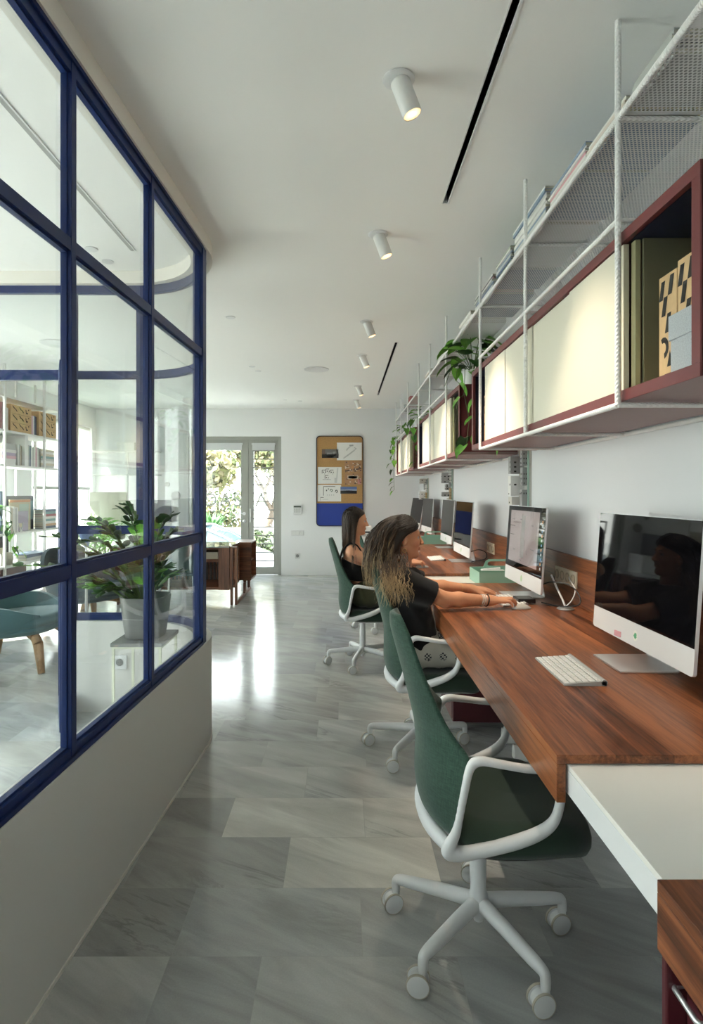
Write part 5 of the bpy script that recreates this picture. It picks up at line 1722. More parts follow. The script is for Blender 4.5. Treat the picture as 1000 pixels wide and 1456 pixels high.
def end_box():
    e = empty('walnut_side_box', (-1.30, 7.45, 0), 'open walnut box unit at the end of the low counter', 'side table')
    mb = MB()
    a, b, c, d, z0, z1 = -.14, .105, -.02, .42, .185, .675
    t = .018
    mb.box(a, b, c, d, z0, z0 + t); mb.box(a, b, c, d, z1 - t, z1); mb.box(a, a + t, c, d, z0 + t, z1 - t); mb.box(a + t, b, c, c + t, z0 + t, z1 - t); mb.box(a + t, b, d - t, d, z0 + t, z1 - t)
    mb.build('box_body', WALNUT_X, e, bevel=.004)
    mb = MB(); mb.box(a + t, b - .03, c + t, d - t, .42, .432); mb.build('inner_shelf', WALNUT_X, e)
    for yy in (.03, .34):
        mb = MB(); mb.box(.0, .035, yy - .018, yy + .018, .04, z0 - .0005); mb.build('leg', WALNUT_Z, e, bevel=.002)
    mb = MB(); mb.box(.0, .035, -.01, .40, 0.0005, .04); mb.build('sled_foot', WALNUT_Y, e, bevel=.002)
end_box()

# ------------------------------------------------------------------ lounge seats
def lounge(loc, rz, label, s=1.0, m=TEAL):
    e = empty('lounge_chair', loc, label, 'armchair', 'teal lounge chairs beyond the glass room', rz=rz)
    e.scale = (s, s, s)
    # upholstered shell: wraps the back and both sides, open to +X
    def shell(off):
        P = []
        for i in range(25):
            a = math.radians(38 + (322 - 38) * i / 24)
            ca, sa = math.cos(a), math.sin(a)
            b = smoothstep((-ca + .35) / 1.2)
            row = []
            top = .40 + .095 * smoothstep((1 - ca) / .9) + .26 * smoothstep((-ca - .1) / .9)
            for (t, z, k) in ((0, .26, .72), (.25, .30, .88), (.5, .35, .96), (.75, 0, 1.0), (1, 0, 1.03)):
                zz = z if z else (.35 + (top - .35) * (t - .5) / .5)
                rx, ry = .36 * k + off, .37 * k + off
                row.append((ca * rx - .02 - (.07 * (t ** 2) if ca < 0 else 0), sa * ry, zz))
            P.append(row)
        return P
    A, B = shell(.0), shell(-.035)
    mb = MB(); mb.grid(A); mb.grid(B, flip=True)
    mb.grid([[r_[-1] for r_ in A], [r_[-1] for r_ in B]]); mb.grid([A[0], B[0]]); mb.grid([A[-1], B[-1]])
    mb.grid([[r_[0] for r_ in A], [r_[0] for r_ in B]])
    mb.build('shell', m, e, smooth=70, sub=1)
    def oval(n=36):
        return [(math.copysign(abs(math.cos(2 * PI * k / n)) ** .75, math.cos(2 * PI * k / n)), math.copysign(abs(math.sin(2 * PI * k / n)) ** .75, math.sin(2 * PI * k / n))) for k in range(n)]
    rings = []
    for (q, z) in ((0, .25), (.8, .25), (.92, .27), (.95, .29), (.90, .312), (.95, .32), (.97, .345), (.94, .375), (.84, .39), (0, .398)):
        ring = [(.03 + x * .335 * q, y * .315 * q, z + .02 * x) for x, y in oval()]
        rings.append(ring + ring[:1])
    mb = MB(); mb.grid(rings); mb.build('seat_cushion', m, e, smooth=60)
    for (x, y) in ((.24, -.22), (.24, .22), (-.22, -.22), (-.22, .22)):
        q = Vector((x, y, 0)); o_ = Vector((math.copysign(.06, x), math.copysign(.07, y), 0))
        mb = MB(); 
        for (p0, z0, w0), (p1, z1, w1) in zip(((q * .55, .262, .030), (q * .92, .245, .034), (q + o_ * .25, .20, .036)), ((q * .92, .245, .034), (q + o_ * .25, .20, .036), (q + o_, 0.0005, .024))):
            mb.tube([(p0.x, p0.y, z0), (p1.x, p1.y, z1)], [w0, w1], 10, flat=(.6, 1, 1) if False else None)
        mb.build('leg', OAK, e, smooth=50)
    return e
lounge((-2.53, 4.46, 0), .10, 'teal lounge chair with oak legs beside the open blue door leaf')
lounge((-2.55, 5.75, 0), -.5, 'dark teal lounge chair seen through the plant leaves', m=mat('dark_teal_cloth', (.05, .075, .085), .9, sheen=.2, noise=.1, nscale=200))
def shell_chair(x, y, rz, label):
    e = empty('shell_chair', (x, y, 0), label, 'chair', rz=rz)
    P, Q = [], []
    for i in range(11):
        t = i / 10
        z = .44 + .38 * t
        w = .21 + .03 * math.sin(t * PI) - .05 * t * t
        row, row2 = [], []
        for j in range(11):
            u = -1 + j / 5
            xx = -.20 - .06 * t + .09 * u * u
            row.append((xx, u * w, z)); row2.append((xx + .012, u * w, z))
        P.append(row); Q.append(row2)
    seat = []
    mb = MB(); mb.grid(P); mb.grid(Q, flip=True)
    for i in (0, 10): mb.grid([P[i], Q[i]]); mb.grid([[r_[i] for r_ in P], [r_[i] for r_ in Q]])
    m = mat('slate_shell', (.045, .075, .082), .5)
    mb.build('backrest', m, e, smooth=50)
    mb = MB(); mb.prism([(-.20, -.21), (.20, -.22), (.22, -.1), (.22, .1), (.20, .22), (-.20, .21)], .43, .455); mb.build('seat', m, e, bevel=.008, seg=3)
    for (a, b) in ((-.16, -.17), (.17, -.18), (.17, .18), (-.16, .17)):
        mb = MB(); mb.tube([(a, b, .43), (a * 1.25, b * 1.2, 0.0)], [.014, .010], 10); mb.build('leg', WHITE_M, e, smooth=50)
shell_chair(-1.78, 6.32, PI / 2, 'slate blue shell chair standing with its back to the glass before the walnut counter')

# cone floor lamp
e = empty('floor_lamp', (-2.30, 5.15, 0), 'blue cone lamp standing behind the plant', 'lamp')
mb = MB(); mb.lathe([(.02, .0), (.12, .0), (.12, .012), (.012, .02), (.010, .88), (.0, .88)], 24); mb.build('stand', WHITE_M, e, smooth=40)
mb = MB(); mb.lathe([(.012, .83), (.020, .84), (.078, .985), (.074, .985), (.018, .846), (.012, .84)], 28); mb.build('lamp_shade', mat('shade_blue', (.13, .20, .38), .5), e, smooth=40)

# ------------------------------------------------------------------ white bookshelf along the left wall
SX = -3.5
def Ypx(x): return 3.5 * FPX / (489 - x)
SH = [.19, .55, .89, 1.61, 1.97, 2.33]
e = SHELF = empty('bookshelf', (SX, 5.0, 0), 'white open bookshelf along the window wall, seen through the glass room', 'bookshelf')
y0s, y1s = 4.9, 7.17
def sb(mb, name, m, **k):
    o = mb.build(name, m, SHELF, **k); o.matrix_parent_inverse = Matrix.Translation((-SX, -5.0, 0)); return o
for z in SH:
    mb = MB(); mb.box(SX - .33, SX, y0s, y1s, z - .022, z); sb(mb, 'shelf_board', WHITE_M, bevel=.001)
for y in (y0s, Ypx(6.5), Ypx(63), y1s - .012):
    for x in (SX - .33, SX):
        mb = MB(); mb.box(x - .012, x + .012, y - .012, y + .012, 0, H - .001); sb(mb, 'post', WHITE_M)
for (a, b) in ((y0s + .02, Ypx(6.5) - .02), (Ypx(6.5) + .02, Ypx(38))):
    mb = MB(); mb.box(SX - .31, SX - .005, a, b, .03, .165); mb.box(SX - .31, SX - .005, a, b, .195, .525)
    sb(mb, 'maroon_cupboard', mat('cupboard_maroon', (.060, .012, .016), .4), bevel=.002)
mb = MB(); mb.box(SX - .30, SX - .004, Ypx(36), Ypx(40.5), 1.612, 1.945); mb.box(SX - .31, SX - .30, Ypx(8.5), Ypx(36), 1.612, 1.945, 1); sb(mb, 'divider', [WHITE_M, OLIVE])
def kraft(y0, y1, z, label):
    e = empty('storage_box', (SX - .014, y0, z), label, 'box')
    L, hh, D = y1 - y0, .285, .29
    mb = MB(); mb.box(-D, 0, 0, L, 0, hh); mb.build('card_box', KRAFT, e, bevel=.002)
    mb = MB()
    for r in range(3):
        for c in range(3):
            yy, zz = .03 + c * L / 3.2, .03 + r * hh / 3.1
            if c < 2:
                for (dy, dz) in ((0, .035), (.045, .012)):
                    mb.add([(.0008, yy + dy, zz + dz + .02), (.0008, yy + dy + .02, zz + dz + .02), (.0008, yy + dy + .055, zz + dz - .008), (.0008, yy + dy + .035, zz + dz - .008)], [(0, 1, 2, 3)])
            else:
                mb.add([(.0008, yy, zz + .045), (.0008, yy + .014, zz + .045), (.0008, yy + .02, zz + .015), (.0008, yy + .05, zz + .015), (.0008, yy + .045, zz), (.0008, yy + .01, zz)], [(0, 1, 2, 3, 4, 5)])
                mb.add([(.0008, yy + .05, zz + .05), (.0008, yy + .075, zz + .06), (.0008, yy + .07, zz + .035)], [(0, 1, 2)])
    for k in (1, 2): mb.box(.0002, .0009, 0.01, L - .01, hh * k / 3 - .001, hh * k / 3 + .001)
    mb.build('printed_marks', INK, e, fixn=False)
kraft(Ypx(17), Ypx(46.5), 1.9705, 'kraft box with black dashes on the upper white shelf, nearer of the two')
kraft(Ypx(57), Ypx(81.5), 1.9705, 'kraft box with black dashes on the upper white shelf, next to the window')
BC = {'w': (.78, .77, .74), 'g': (.50, .51, .50), 'p': (.70, .42, .50), 'b': (.10, .14, .22), 't': (.20, .36, .36), 'o': (.62, .36, .20), 'r': (.42, .10, .12), 'k': (.05, .05, .05), 'c': (.62, .55, .42), 'l': (.45, .38, .52), 'n': (.14, .05, .05)}
def upright_books(x0, x1, z, spec, h, label, group, D=.22):
    y, y_end = Ypx(x0), Ypx(x1)
    t = (y_end - y) / len(spec)
    for c in spec:
        hh = h * RND.uniform(.85, 1.0)
        mb = MB(); mb.box(-D, 0, 0, t * .94, 0, hh); mb.box(-D - .0, -D + .004, .001, t * .9, hh, hh + .0005)
        o = mb.build('book', mat('book_' + c, BC[c], .5), bevel=.001); o.location = (SX - .03, y, z + .0006)
        tag(o, label, 'book', group); y += t
def flat_books(x0, x1, z, spec, t, label, group, D=.22):
    a, b = Ypx(x0), Ypx(x1)
    for c in spec:
        mb = MB(); L = (b - a) * RND.uniform(.9, 1)
        mb.box(-D, 0, 0, L, 0, .003); mb.box(-D, 0, 0, L, t - .003, t); mb.box(-.003, 0, 0, L, .003, t - .003); mb.box(-D + .004, -.003, .004, L - .004, .003, t - .003, 1)
        o = mb.build('book', [mat('book_' + c, BC[c], .5), PAGES]); o.location = (SX - .03, a, z + .0006)
        tag(o, label, 'book', group); z += t + .0003
upright_books(6.8, 10, 1.97, 'n', .33, 'tall dark red book at the end of the upper white shelf', 'dark red book')
upright_books(10.5, 16, 1.97, 'ww', .26, 'white book leaning beside the nearer kraft box', 'white books by the kraft box')
upright_books(47, 56, 1.97, 'gpwbk', .24, 'thin magazine standing between the two kraft boxes', 'magazines between the kraft boxes')
flat_books(7.5, 28, 1.61, 'wwplwgg', .032, 'book in the flat pile inside the olive compartment', 'pile in the olive compartment')
upright_books(29, 34.8, 1.61, 'wgc', .25, 'pale book standing in the olive compartment', 'standing books in the olive compartment')
upright_books(41.4, 60.5, 1.61, 'pgbwgwpwg', .25, 'book in the pink and white row next to the olive compartment', 'pink and white row')
flat_books(62, 82, 1.61, 'gcwgtcwc', .027, 'book in the flat pile at the window end of the shelf', 'flat pile by the window')
upright_books(18, 30, .89, 'wcwwgw', .29, 'thin white book standing in front of the leaning pictures', 'thin white books')
flat_books(66.5, 84, .89, 'bowtwrtb', .028, 'book in the striped colourful pile by the window', 'striped colourful pile')
flat_books(42, 80, .55, 'gb', .035, 'grey book lying on the lowest open shelf', 'grey books on the lowest shelf')
def art(x0, x1, z, h, depth, col, label, inner=None):
    e = empty('framed_picture', (SX - depth, Ypx(x0), z + .0006), label, 'picture')
    L = Ypx(x1) - Ypx(x0)
    mb = MB(); mb.box(-.012, 0, 0, L, 0, h); mb.build('picture_frame', mat('art_' + label[:6].strip().replace(' ', '_'), col, .5), e)
    if inner:
        mb = MB()
        for (a, b, c, d, k) in inner: mb.box(.0, .0008 + .0003 * k, L * a, L * b, h * c, h * d, k)
        mb.build('print', ART, e)
ART = [mat('art_sand', (.62, .55, .38), .5), mat('art_orange', (.72, .34, .16), .5), mat('art_mint', (.50, .62, .54), .5), mat('art_teal', (.16, .30, .33), .5), mat('art_lilac', (.40, .36, .46), .5), mat('art_navy', (.03, .05, .09), .5)]
art(7.5, 16, .89, .44, .05, (.10, .14, .20), 'blue grey album standing on the middle white shelf')
art(19, 66, .89, .39, .15, (.10, .11, .13), 'dark leaning picture with pale and teal shapes on the middle shelf', [(.70, .98, .02, .85, 3), (.75, .98, .02, .3, 5)])
art(28, 57, .89, .35, .11, (.62, .55, .38), 'sand coloured print with an orange top edge on the middle shelf', [(.02, .98, .91, .99, 1), (.45, .9, .3, .85, 2), (.5, .85, .25, .6, 3)])
art(31, 49, .89, .22, .07, (.42, .37, .48), 'small lilac print leaning in front of the sand coloured one', [(.1, .5, .2, .4, 0)])
art(8.5, 38, .55, .31, .20, (.020, .016, .016), 'black leaning panel with pale hands on the lowest open shelf', [(.3, .8, .25, .55, 0)])
for k, (x, lb) in enumerate(((14, 'pale faceted vase on the lowest open shelf, nearer one'), (23, 'pale faceted vase on the lowest open shelf, farther one'))):
    mb = MB(); mb.lathe([(0, 0), (.05, 0), (.062, .06), (.052, .125), (.046, .125), (.054, .06), (0, .01)], 6); o = mb.build('faceted_vase', mat('vase_clay', (.60, .56, .50), .6)); o.location = (SX - .09, Ypx(x), .5506); tag(o, lb, 'vase')
mb = MB()
for s in (-1, 1): mb.tube([(0, 0, .0), (.0, s * .03, .05), (0, s * .055, .10)], [.008, .006, .004], 8)
mb.tube([(0, -.025, 0.004), (0, .025, .004)], .008, 8)
o = mb.build('white_figure', WHITE_P, smooth=50); o.location = (SX - .035, Ypx(34), .8908); tag(o, 'tiny white branch-shaped figure before the lilac print', 'figurine')
pothos(SX - .12, Ypx(2), .89, [[(0, 0, .11), (.14, .05, .16), (.17, .07, 0), (.16, .10, -.2)], [(0, 0, .11), (.12, .15, .14), (.15, .2, -.05), (.15, .22, -.18)]], 'leafy pothos hanging off the middle shelf at the edge of the view', 21, 1.1, 10)

# ------------------------------------------------------------------ white shelf and console on the back wall left of the door
e = empty('wall_shelf', (-3.45, BACK_Y, 1.94), 'white wall shelf on the back wall between window and glass door', 'shelf')
mb = MB(); mb.box(-.45, .55, -.30, -.0005, 0, .025); mb.build('shelf_board', WHITE_M, e)
mb = MB(); mb.box(.10, .125, -.30, -.275, -1.079, -.0005); mb.build('support_post', WHITE_M, e)
mb = MB(); mb.box(-.45, .55, -.30, -.0005, -.36, -.34); mb.build('shelf_board', WHITE_M, e)
e = empty('storage_box', (-3.35, BACK_Y - .16, 1.9655), 'white box on the wall shelf left of the glass door', 'box')
mb = MB(); mb.box(-.15, .12, -.12, .12, 0, .12); mb.build('card_box', PAPER, e, bevel=.003)
mb = MB(); mb.box(-.154, .124, -.124, .124, .085, .125); mb.build('lid', mat('lid_white', (.76, .76, .74), .6), e, bevel=.002)
e = empty('console_cabinet', (-3.15, BACK_Y, 0), 'white low console on the back wall left of the glass door', 'cabinet')
mb = MB(); mb.box(-.72, .55, -.45, -.0005, .05, .86); mb.build('carcass', WHITE_M, e, bevel=.003)
for k in range(3):
    mb = MB(); mb.box(-.71 + k * .42, -.30 + k * .42, -.466, -.451, .07, .84); mb.build('door', mat('console_door', (.76, .77, .77), .4), e, bevel=.002)
mb = MB(); mb.box(-.02, .02, 0, .52, 0, .46, M=Matrix.Rotation(-.12, 4, 'Y')); o = mb.build('leaning_canvas', mat('canvas_sand', (.50, .48, .40), .7)); o.location = (-3.82, 8.66, .8640); o.rotation_euler = (0, 0, -1.35); tag(o, 'sand coloured canvas leaning on the white console', 'canvas')
mb = MB(); mb.box(0, .40, 0, .03, 0, .34); o = mb.build('slate_panel', mat('slate_panel', (.16, .16, .19), .6)); o.location = (-3.10, 9.0, .8605); tag(o, 'dark slate panel standing on the white console', 'panel')
for k, c in enumerate('wrw'):
    mb = MB(); mb.box(-.13, .13, -.10, .10, 0, .028); o = mb.build('book', mat('book_' + c, BC[c], .5)); o.location = (-3.20, 8.90, .8605 + k * .0285)
    tag(o, 'book in the small pile on the white console', 'book', 'pile on the white console')

# ------------------------------------------------------------------ stool and plant in the glass corner
e = empty('plant_stool', (-1.06, 3.09, 0), 'square stool with a grey stone top and pale thin legs in the glass corner', 'stool')
PALE = mat('pale_green_metal', (.66, .68, .55), .5)
mb = MB(); mb.box(-.132, .132, -.15, .15, .530, .550); mb.build('stone_top', STONE, e, bevel=.002)
for (x, y) in ((-.12, -.138), (.12, -.138), (.12, .138), (-.12, .138)):
    mb = MB(); mb.box(x - .006, x + .006, y - .006, y + .006, 0, .5185); mb.build('leg', PALE, e)
mb = MB(); mb.box(-.126, .126, -.144, -.132, .5187, .5297); mb.box(-.126, .126, .132, .144, .5187, .5297); mb.box(-.126, -.114, -.132, .132, .5187, .5297); mb.box(.114, .126, -.132, .132, .5187, .5297); mb.build('apron', PALE, e)
def zz_plant():
    e = empty('potted_plant', (-1.06, 3.09, .5505), 'large dark green plant in a silvery pot on the stone topped stool', 'plant')
    def sq(s, n=44, ex=.62):
        P = []
        for k in range(n):
            a = 2 * PI * k / n
            c, q = math.cos(a), math.sin(a)
            P.append((math.copysign(abs(c) ** ex, c) * s, math.copysign(abs(q) ** ex, q) * s))
        return P + [(math.copysign(1, 1) * s, 0)]
    rings = []
    for (s, z) in ((0, 0), (.085, 0), (.095, .006), (.104, .06), (.113, .14), (.121, .215), (.122, .219), (.118, .221), (.114, .218), (.112, .18), (0, .18)):
        rings.append([(x, y, z) for x, y in sq(s)])
    mb = MB(); mb.grid(rings); mb.build('pot', POT, e, smooth=40)
    mb = MB(); mb.add([(x * .985, y * .985, .1805) for x, y in sq(.112)[:-1]], [tuple(range(44))]); mb.build('soil', SOIL, e)
    rn = random.Random(8)
    sm, lf = MB(), MB()
    stems = [((-.60, -.20, .22), .4), ((-.42, -.14, .30), .4), ((-.50, -.12, .36), .36), ((-.30, -.02, .44), .36), ((-.36, -.2, .16), .3), ((.14, -.05, .46), .35), ((-.28, -.06, .26), .33), ((-.10, -.02, .52), .35), ((.06, -.08, .30), .33), ((-.16, .1, .24), .32), ((-.36, -.05, .20), .42), ((-.27, -.12, .34), .40), ((-.15, .05, .50), .36), ((-.21, -.25, .12), .30), ((-.04, -.10, .42), .33), ((.09, .05, .33), .30), ((.17, .04, .38), .42), ((.20, -.03, .30), .34),
             ((.14, -.12, .20), .28), ((-.06, .20, .34), .30), ((.04, -.22, .22), .26), ((-.45, -.28, .16), .36), ((-.18, -.16, .08), .22), ((-.30, .14, .38), .34), ((.12, .16, .14), .25), ((-.12, -.2, .26), .3)]
    for (tip, L) in stems:
        t = Vector(tip)
        base = Vector((t.x * .14, t.y * .14, .18))
        ctrl = Vector((t.x * .42, t.y * .42, .18 + max(t.z, .12) * 1.05))
        end = Vector((t.x, t.y, .18 + t.z))
        P = []
        for k in range(19):
            s = k / 18
            P.append(base * (1 - s) ** 2 + ctrl * (2 * s * (1 - s)) + end * s * s)
        sm.tube(P, [.0075 - .005 * k / 18 for k in range(19)], 7)
        for k in range(5, 19, 2 if L > .3 else 1):
            T = (P[min(k + 1, 18)] - P[k - 1]).normalized()
            side = T.cross(Vector((0, 0, 1)))
            side = side.normalized() if side.length > .05 else Vector((1, 0, 0))
            up = side.cross(T).normalized()
            for sg in (-1, 1):
                d = (side * sg * .95 + T * .55 + up * rn.uniform(.05, .5)).normalized()
                LL = rn.uniform(.070, .100) * (1 - .35 * abs(k - 12) / 8)
                # elliptical pointed leaflet
                n_ = d.cross(T).normalized() * (-sg)
                s2 = n_.cross(d).normalized()
                prof = [(0, .02), (.2, .32), (.45, .46), (.7, .36), (.9, .13), (1, 0)]
                C = [P[k] + d * (LL * a) - Vector((0, 0, .12 * LL * a * a)) for a, w in prof]
                rows_ = [[tuple(C[i] + s2 * (LL * .60 * prof[i][1]) + n_ * (.06 * LL)), tuple(C[i]), tuple(C[i] - s2 * (LL * .60 * prof[i][1]) + n_ * (.06 * LL))] for i in range(6)]
                lf.grid(rows_, 0 if rn.random() < .78 else 1)
    sm.build('stems', STEM, e, smooth=60)
    lf.build('leaves', [LEAF_D, LEAF_B], e, smooth=70, fixn=False)
zz_plant()

# leafy floor plants in front of the far window
def palm(x, y, label, seed, hh=1.0):
    rn = random.Random(seed)
    e = empty('floor_palm', (x, y, 0), label, 'plant')
    mb = MB(); mb.lathe([(0, 0), (.12, 0), (.15, .26), (.14, .26), (.13, .22), (0, .22)], 24); mb.build('pot', MATS['pot_white'], e, smooth=40)
    sm, lf = MB(), MB()
    for k in range(12):
        a = rn.uniform(0, 2 * PI); r = rn.uniform(.15, .5) * hh; top = rn.uniform(.65, 1.15) * hh
        P = []
        for i in range(11):
            s = i / 10
            P.append(Vector((math.cos(a) * r * s ** 1.5, math.sin(a) * r * s ** 1.5, .2 + (top - .2) * (1.25 * s - .25 * s * s * s) - .25 * s ** 4 * hh)))
        sm.tube(P, [.008 - .006 * i / 10 for i in range(11)], 6)
        for i in range(4, 11):
            T = (P[i] - P[i - 1]).normalized(); side = T.cross(Vector((0, 0, 1))).normalized()
            for sg in (-1, 1):
                d = (T * .7 + side * sg * .8 + Vector((0, 0, -.1))).normalized(); L = .18 * hh
                w = side.cross(d).cross(d).normalized() * .012
                lf.grid([[tuple(P[i] - w * .4), tuple(P[i] + w * .4)], [tuple(P[i] + d * L * .5 - w), tuple(P[i] + d * L * .5 + w)], [tuple(P[i] + d * L - Vector((0, 0, .04))), tuple(P[i] + d * L - Vector((0, 0, .0399)))]])
    sm.build('stems', STEM, e, smooth=60); lf.build('fronds', [LEAF_B], e, fixn=False)
palm(-3.35, 7.75, 'airy palm in a white pot before the far window, by the bookshelf', 3, 1.0)
palm(-3.5, 8.45, 'airy palm in a white pot in the corner of the far window', 6, 1.1)
# ------------------------------------------------------------------ people: one smooth body surface each
def head(s, c, k, rz=0, pitch=0):
    """face towards +X; c = middle of the head, k = scale"""
    M = Matrix.Rotation(rz, 3, 'Z') @ Matrix.Rotation(pitch, 3, 'Y')
    def P(x, y, z): v = M @ Vector((x, y, z)); return (c[0] + v.x * k, c[1] + v.y * k, c[2] + v.z * k)
    r3 = (0, pitch, rz)
    s.ell(P(-.012, 0, .035), (.094 * k, .074 * k, .086 * k), .0)
    s.ell(P(.022, 0, -.022), (.064 * k, .061 * k, .088 * k), .02, r3)
    s.cone(P(.0, .036, -.06), P(.055, .012, -.096), .026 * k, .016 * k, .02); s.cone(P(.0, -.036, -.06), P(.055, -.012, -.096), .026 * k, .016 * k, .02)
    s.ell(P(.066, 0, -.094), (.019 * k, .020 * k, .016 * k), .014)
    s.cone(P(.070, .032, .030), P(.074, -.032, .030), .012 * k, .012 * k, .014)       # brow
    for sg in (-1, 1):
        s.ell(P(.086, .030 * sg, .010), (.017 * k, .016 * k, .011 * k), .007, r3, sub=True)
        s.ell(P(.060, .040 * sg, -.025), (.022 * k, .020 * k, .020 * k), .016)          # cheek
    s.cone(P(.083, 0, .014), P(.104, 0, -.025), .0085 * k, .0105 * k, .008)            # nose
    for sg in (-1, 1): s.ell(P(.094, .011 * sg, -.029), (.010 * k, .008 * k, .008 * k), .005)
    s.ell(P(.0815, 0, -.053), (.0105 * k, .022 * k, .0055 * k), .006); s.ell(P(.0800, 0, -.0635), (.0105 * k, .019 * k, .0062 * k), .006)
    for sg in (-1, 1):
        s.ell(P(-.010, .076 * sg, -.008), (.020 * k, .010 * k, .032 * k), .006, (0, .2, .30 * sg))
        s.ell(P(-.006, .086 * sg, -.004), (.009 * k, .007 * k, .018 * k), .004, sub=True)
    return P

def hand(s, W, f, u, side, sc=.92, bend=(.25, .55, .45), spread=1.0, thumb=(.0, 0.0), lift=0.0):
    """W wrist, f towards the fingertips, u back of the hand, side = +1 when the thumb is on the left of f"""
    f = Vector(f).normalized(); u = Vector(u); u = (u - f * u.dot(f)).normalized()
    t = u.cross(f) * side                   # towards the thumb
    W = Vector(W)
    K, tips = [], []
    for (a, b, L) in ((.086, .0285, .072), (.090, .0095, .080), (.086, -.0100, .074), (.077, -.0285, .058)):
        k_ = W + (f * a + t * b) * sc + u * (.004 if abs(b) < .02 else 0)
        s.cone(W + (f * .012 + t * b * .55) * sc, k_, .0145 * sc, .0105 * sc, .014)
        K.append((k_, b, L))
    s.cone(W - f * .02, W + f * .02 * sc, .0235 * sc, .022 * sc, .02)
    for i, (k_, b, L) in enumerate(K):
        d = (f + t * (b * 3.2 * spread)).normalized()
        ang = 0.0
        p = k_
        for j, (q, r0, r1) in enumerate(((.46, .0098, .0087), (.30, .0087, .0078), (.24, .0078, .0064))):
            ang += bend[j] * (1 + .08 * i)
            dd = d * math.cos(ang - lift) - u * math.sin(ang - lift)
            e = p + dd * L * q * sc
            s.cone(p, e, r0 * sc, r1 * sc, .004)
            p = e
        tips.append((p, dd))
    b0 = W + (f * .022 + t * .020 - u * .006) * sc
    b1 = W + (f * (.052 + thumb[0]) + t * (.043 + thumb[1]) - u * .012) * sc
    b2 = b1 + (f * .030 + t * .010 - u * .004) * sc
    b3 = b2 + (f * .024 + t * .001 - u * .004) * sc
    s.cone(b0, b1, .0155 * sc, .0110 * sc, .012); s.cone(b1, b2, .0108 * sc, .0095 * sc, .005); s.cone(b2, b3, .0095 * sc, .0070 * sc, .004)
    tips.append((b3, (b3 - b2).normalized()))
    return tips

def nails(tips, u, parent, m):
    for p, d in tips:
        mb = MB()
        n = (Vector(u) - d * Vector(u).dot(d)).normalized()
        s_ = d.cross(n)
        c = p + d * .002 + n * .0050
        M = Matrix(((d.x, s_.x, n.x, c.x), (d.y, s_.y, n.y, c.y), (d.z, s_.z, n.z, c.z), (0, 0, 0, 1)))
        mb.lathe([(0, .0012), (.6, .0010), (1, -.0004), (1, -.0015)], 12, M @ Matrix.Diagonal((.0062, .0045, 1, 1)))
        L = Vector(parent.location)
        mb.v = [tuple(Vector(q) - L) for q in mb.v]
        mb.build('fingernail', m, parent, smooth=60)

SKIN = attr_mat('skin', .48, noise=.06, nscale=60, sss=.12, spec=.35)
EYE = mat('eye_white', (.50, .46, .42), .3); IRIS = mat('iris', (.06, .035, .02), .2)
NAIL = mat('nail_pale', (.80, .68, .62), .25)
GOLD_J = mat('gold', (.75, .52, .22), .3, metal=.9)

def skin_color(base, P, k):
    lip = np.array(P(.090, 0, -.058)); nose = np.array(P(.1, 0, -.02))
    chk = [np.array(P(.062, .045 * s, -.028)) for s in (-1, 1)]
    brow = [[np.array(P(.082, a * s, .030 + .004 * math.sin(a * 60))) for a in (.014, .022, .030, .038, .045)] for s in (-1, 1)]
    def f(V):
        c = np.tile(np.array(base, np.float32), (len(V), 1))
        r = np.exp(-((V - lip) ** 2 / (np.array([.02, .021, .010]) * k) ** 2).sum(1) * 1.4)
        c = c * (1 - .75 * r[:, None]) + np.array([.36, .095, .080]) * .75 * r[:, None]
        for q in chk:
            r = np.exp(-((V - q) ** 2).sum(1) / (.026 * k) ** 2)
            c = c * (1 - .35 * r[:, None]) + np.array([.56, .20, .13]) * .35 * r[:, None]
        return c
    return f, brow

def eyes_brows(P, k, parent, hair_m):
    L = Vector(parent.location)
    for sg in (-1, 1):
        c = Vector(P(.0690, .030 * sg, .010)) - L
        mb = MB(); mb.lathe([(0, -.0115 * k)] + [(.0115 * k * math.sin(a), -.0115 * k * math.cos(a)) for a in [PI * i / 10 for i in range(1, 10)]] + [(0, .0115 * k)], 18, Matrix.Translation(c))
        e = mb.build('eye', EYE, parent, smooth=60)
        d = (Vector(P(.1, .030 * sg, .008)) - Vector(P(.0690, .030 * sg, .010))).normalized()
        mb = MB(); mb.lathe([(0, .0009), (.004 * k, .0006), (.0052 * k, -.0006)], 14, Matrix.Translation(c + d * .0112 * k) @ d.to_track_quat('Z', 'Y').to_matrix().to_4x4())
        mb.build('iris', IRIS, e, smooth=60)
        mb = MB(); mb.tube([Vector(P(.0800 - .16 * max(0, a - .03), a * sg, .0155 - (a - .03) ** 2 * 18)) - L for a in (.018, .024, .030, .036, .043)], [.0008, .0016, .0018, .0018, .0010], 6); mb.build('eyelash', mat('lash', (.02, .012, .01), .6), parent, smooth=60)
        mb = MB(); mb.tube([Vector(P(.0875 - .22 * max(0, a - .024), a * sg, .031 + .15 * min(a - .014, .02) - .25 * max(0, a - .036))) - L for a in (.012, .020, .028, .036, .046)], [.0018, .0028, .0028, .0022, .0010], 6); mb.build('eyebrow', hair_m, parent, smooth=60)

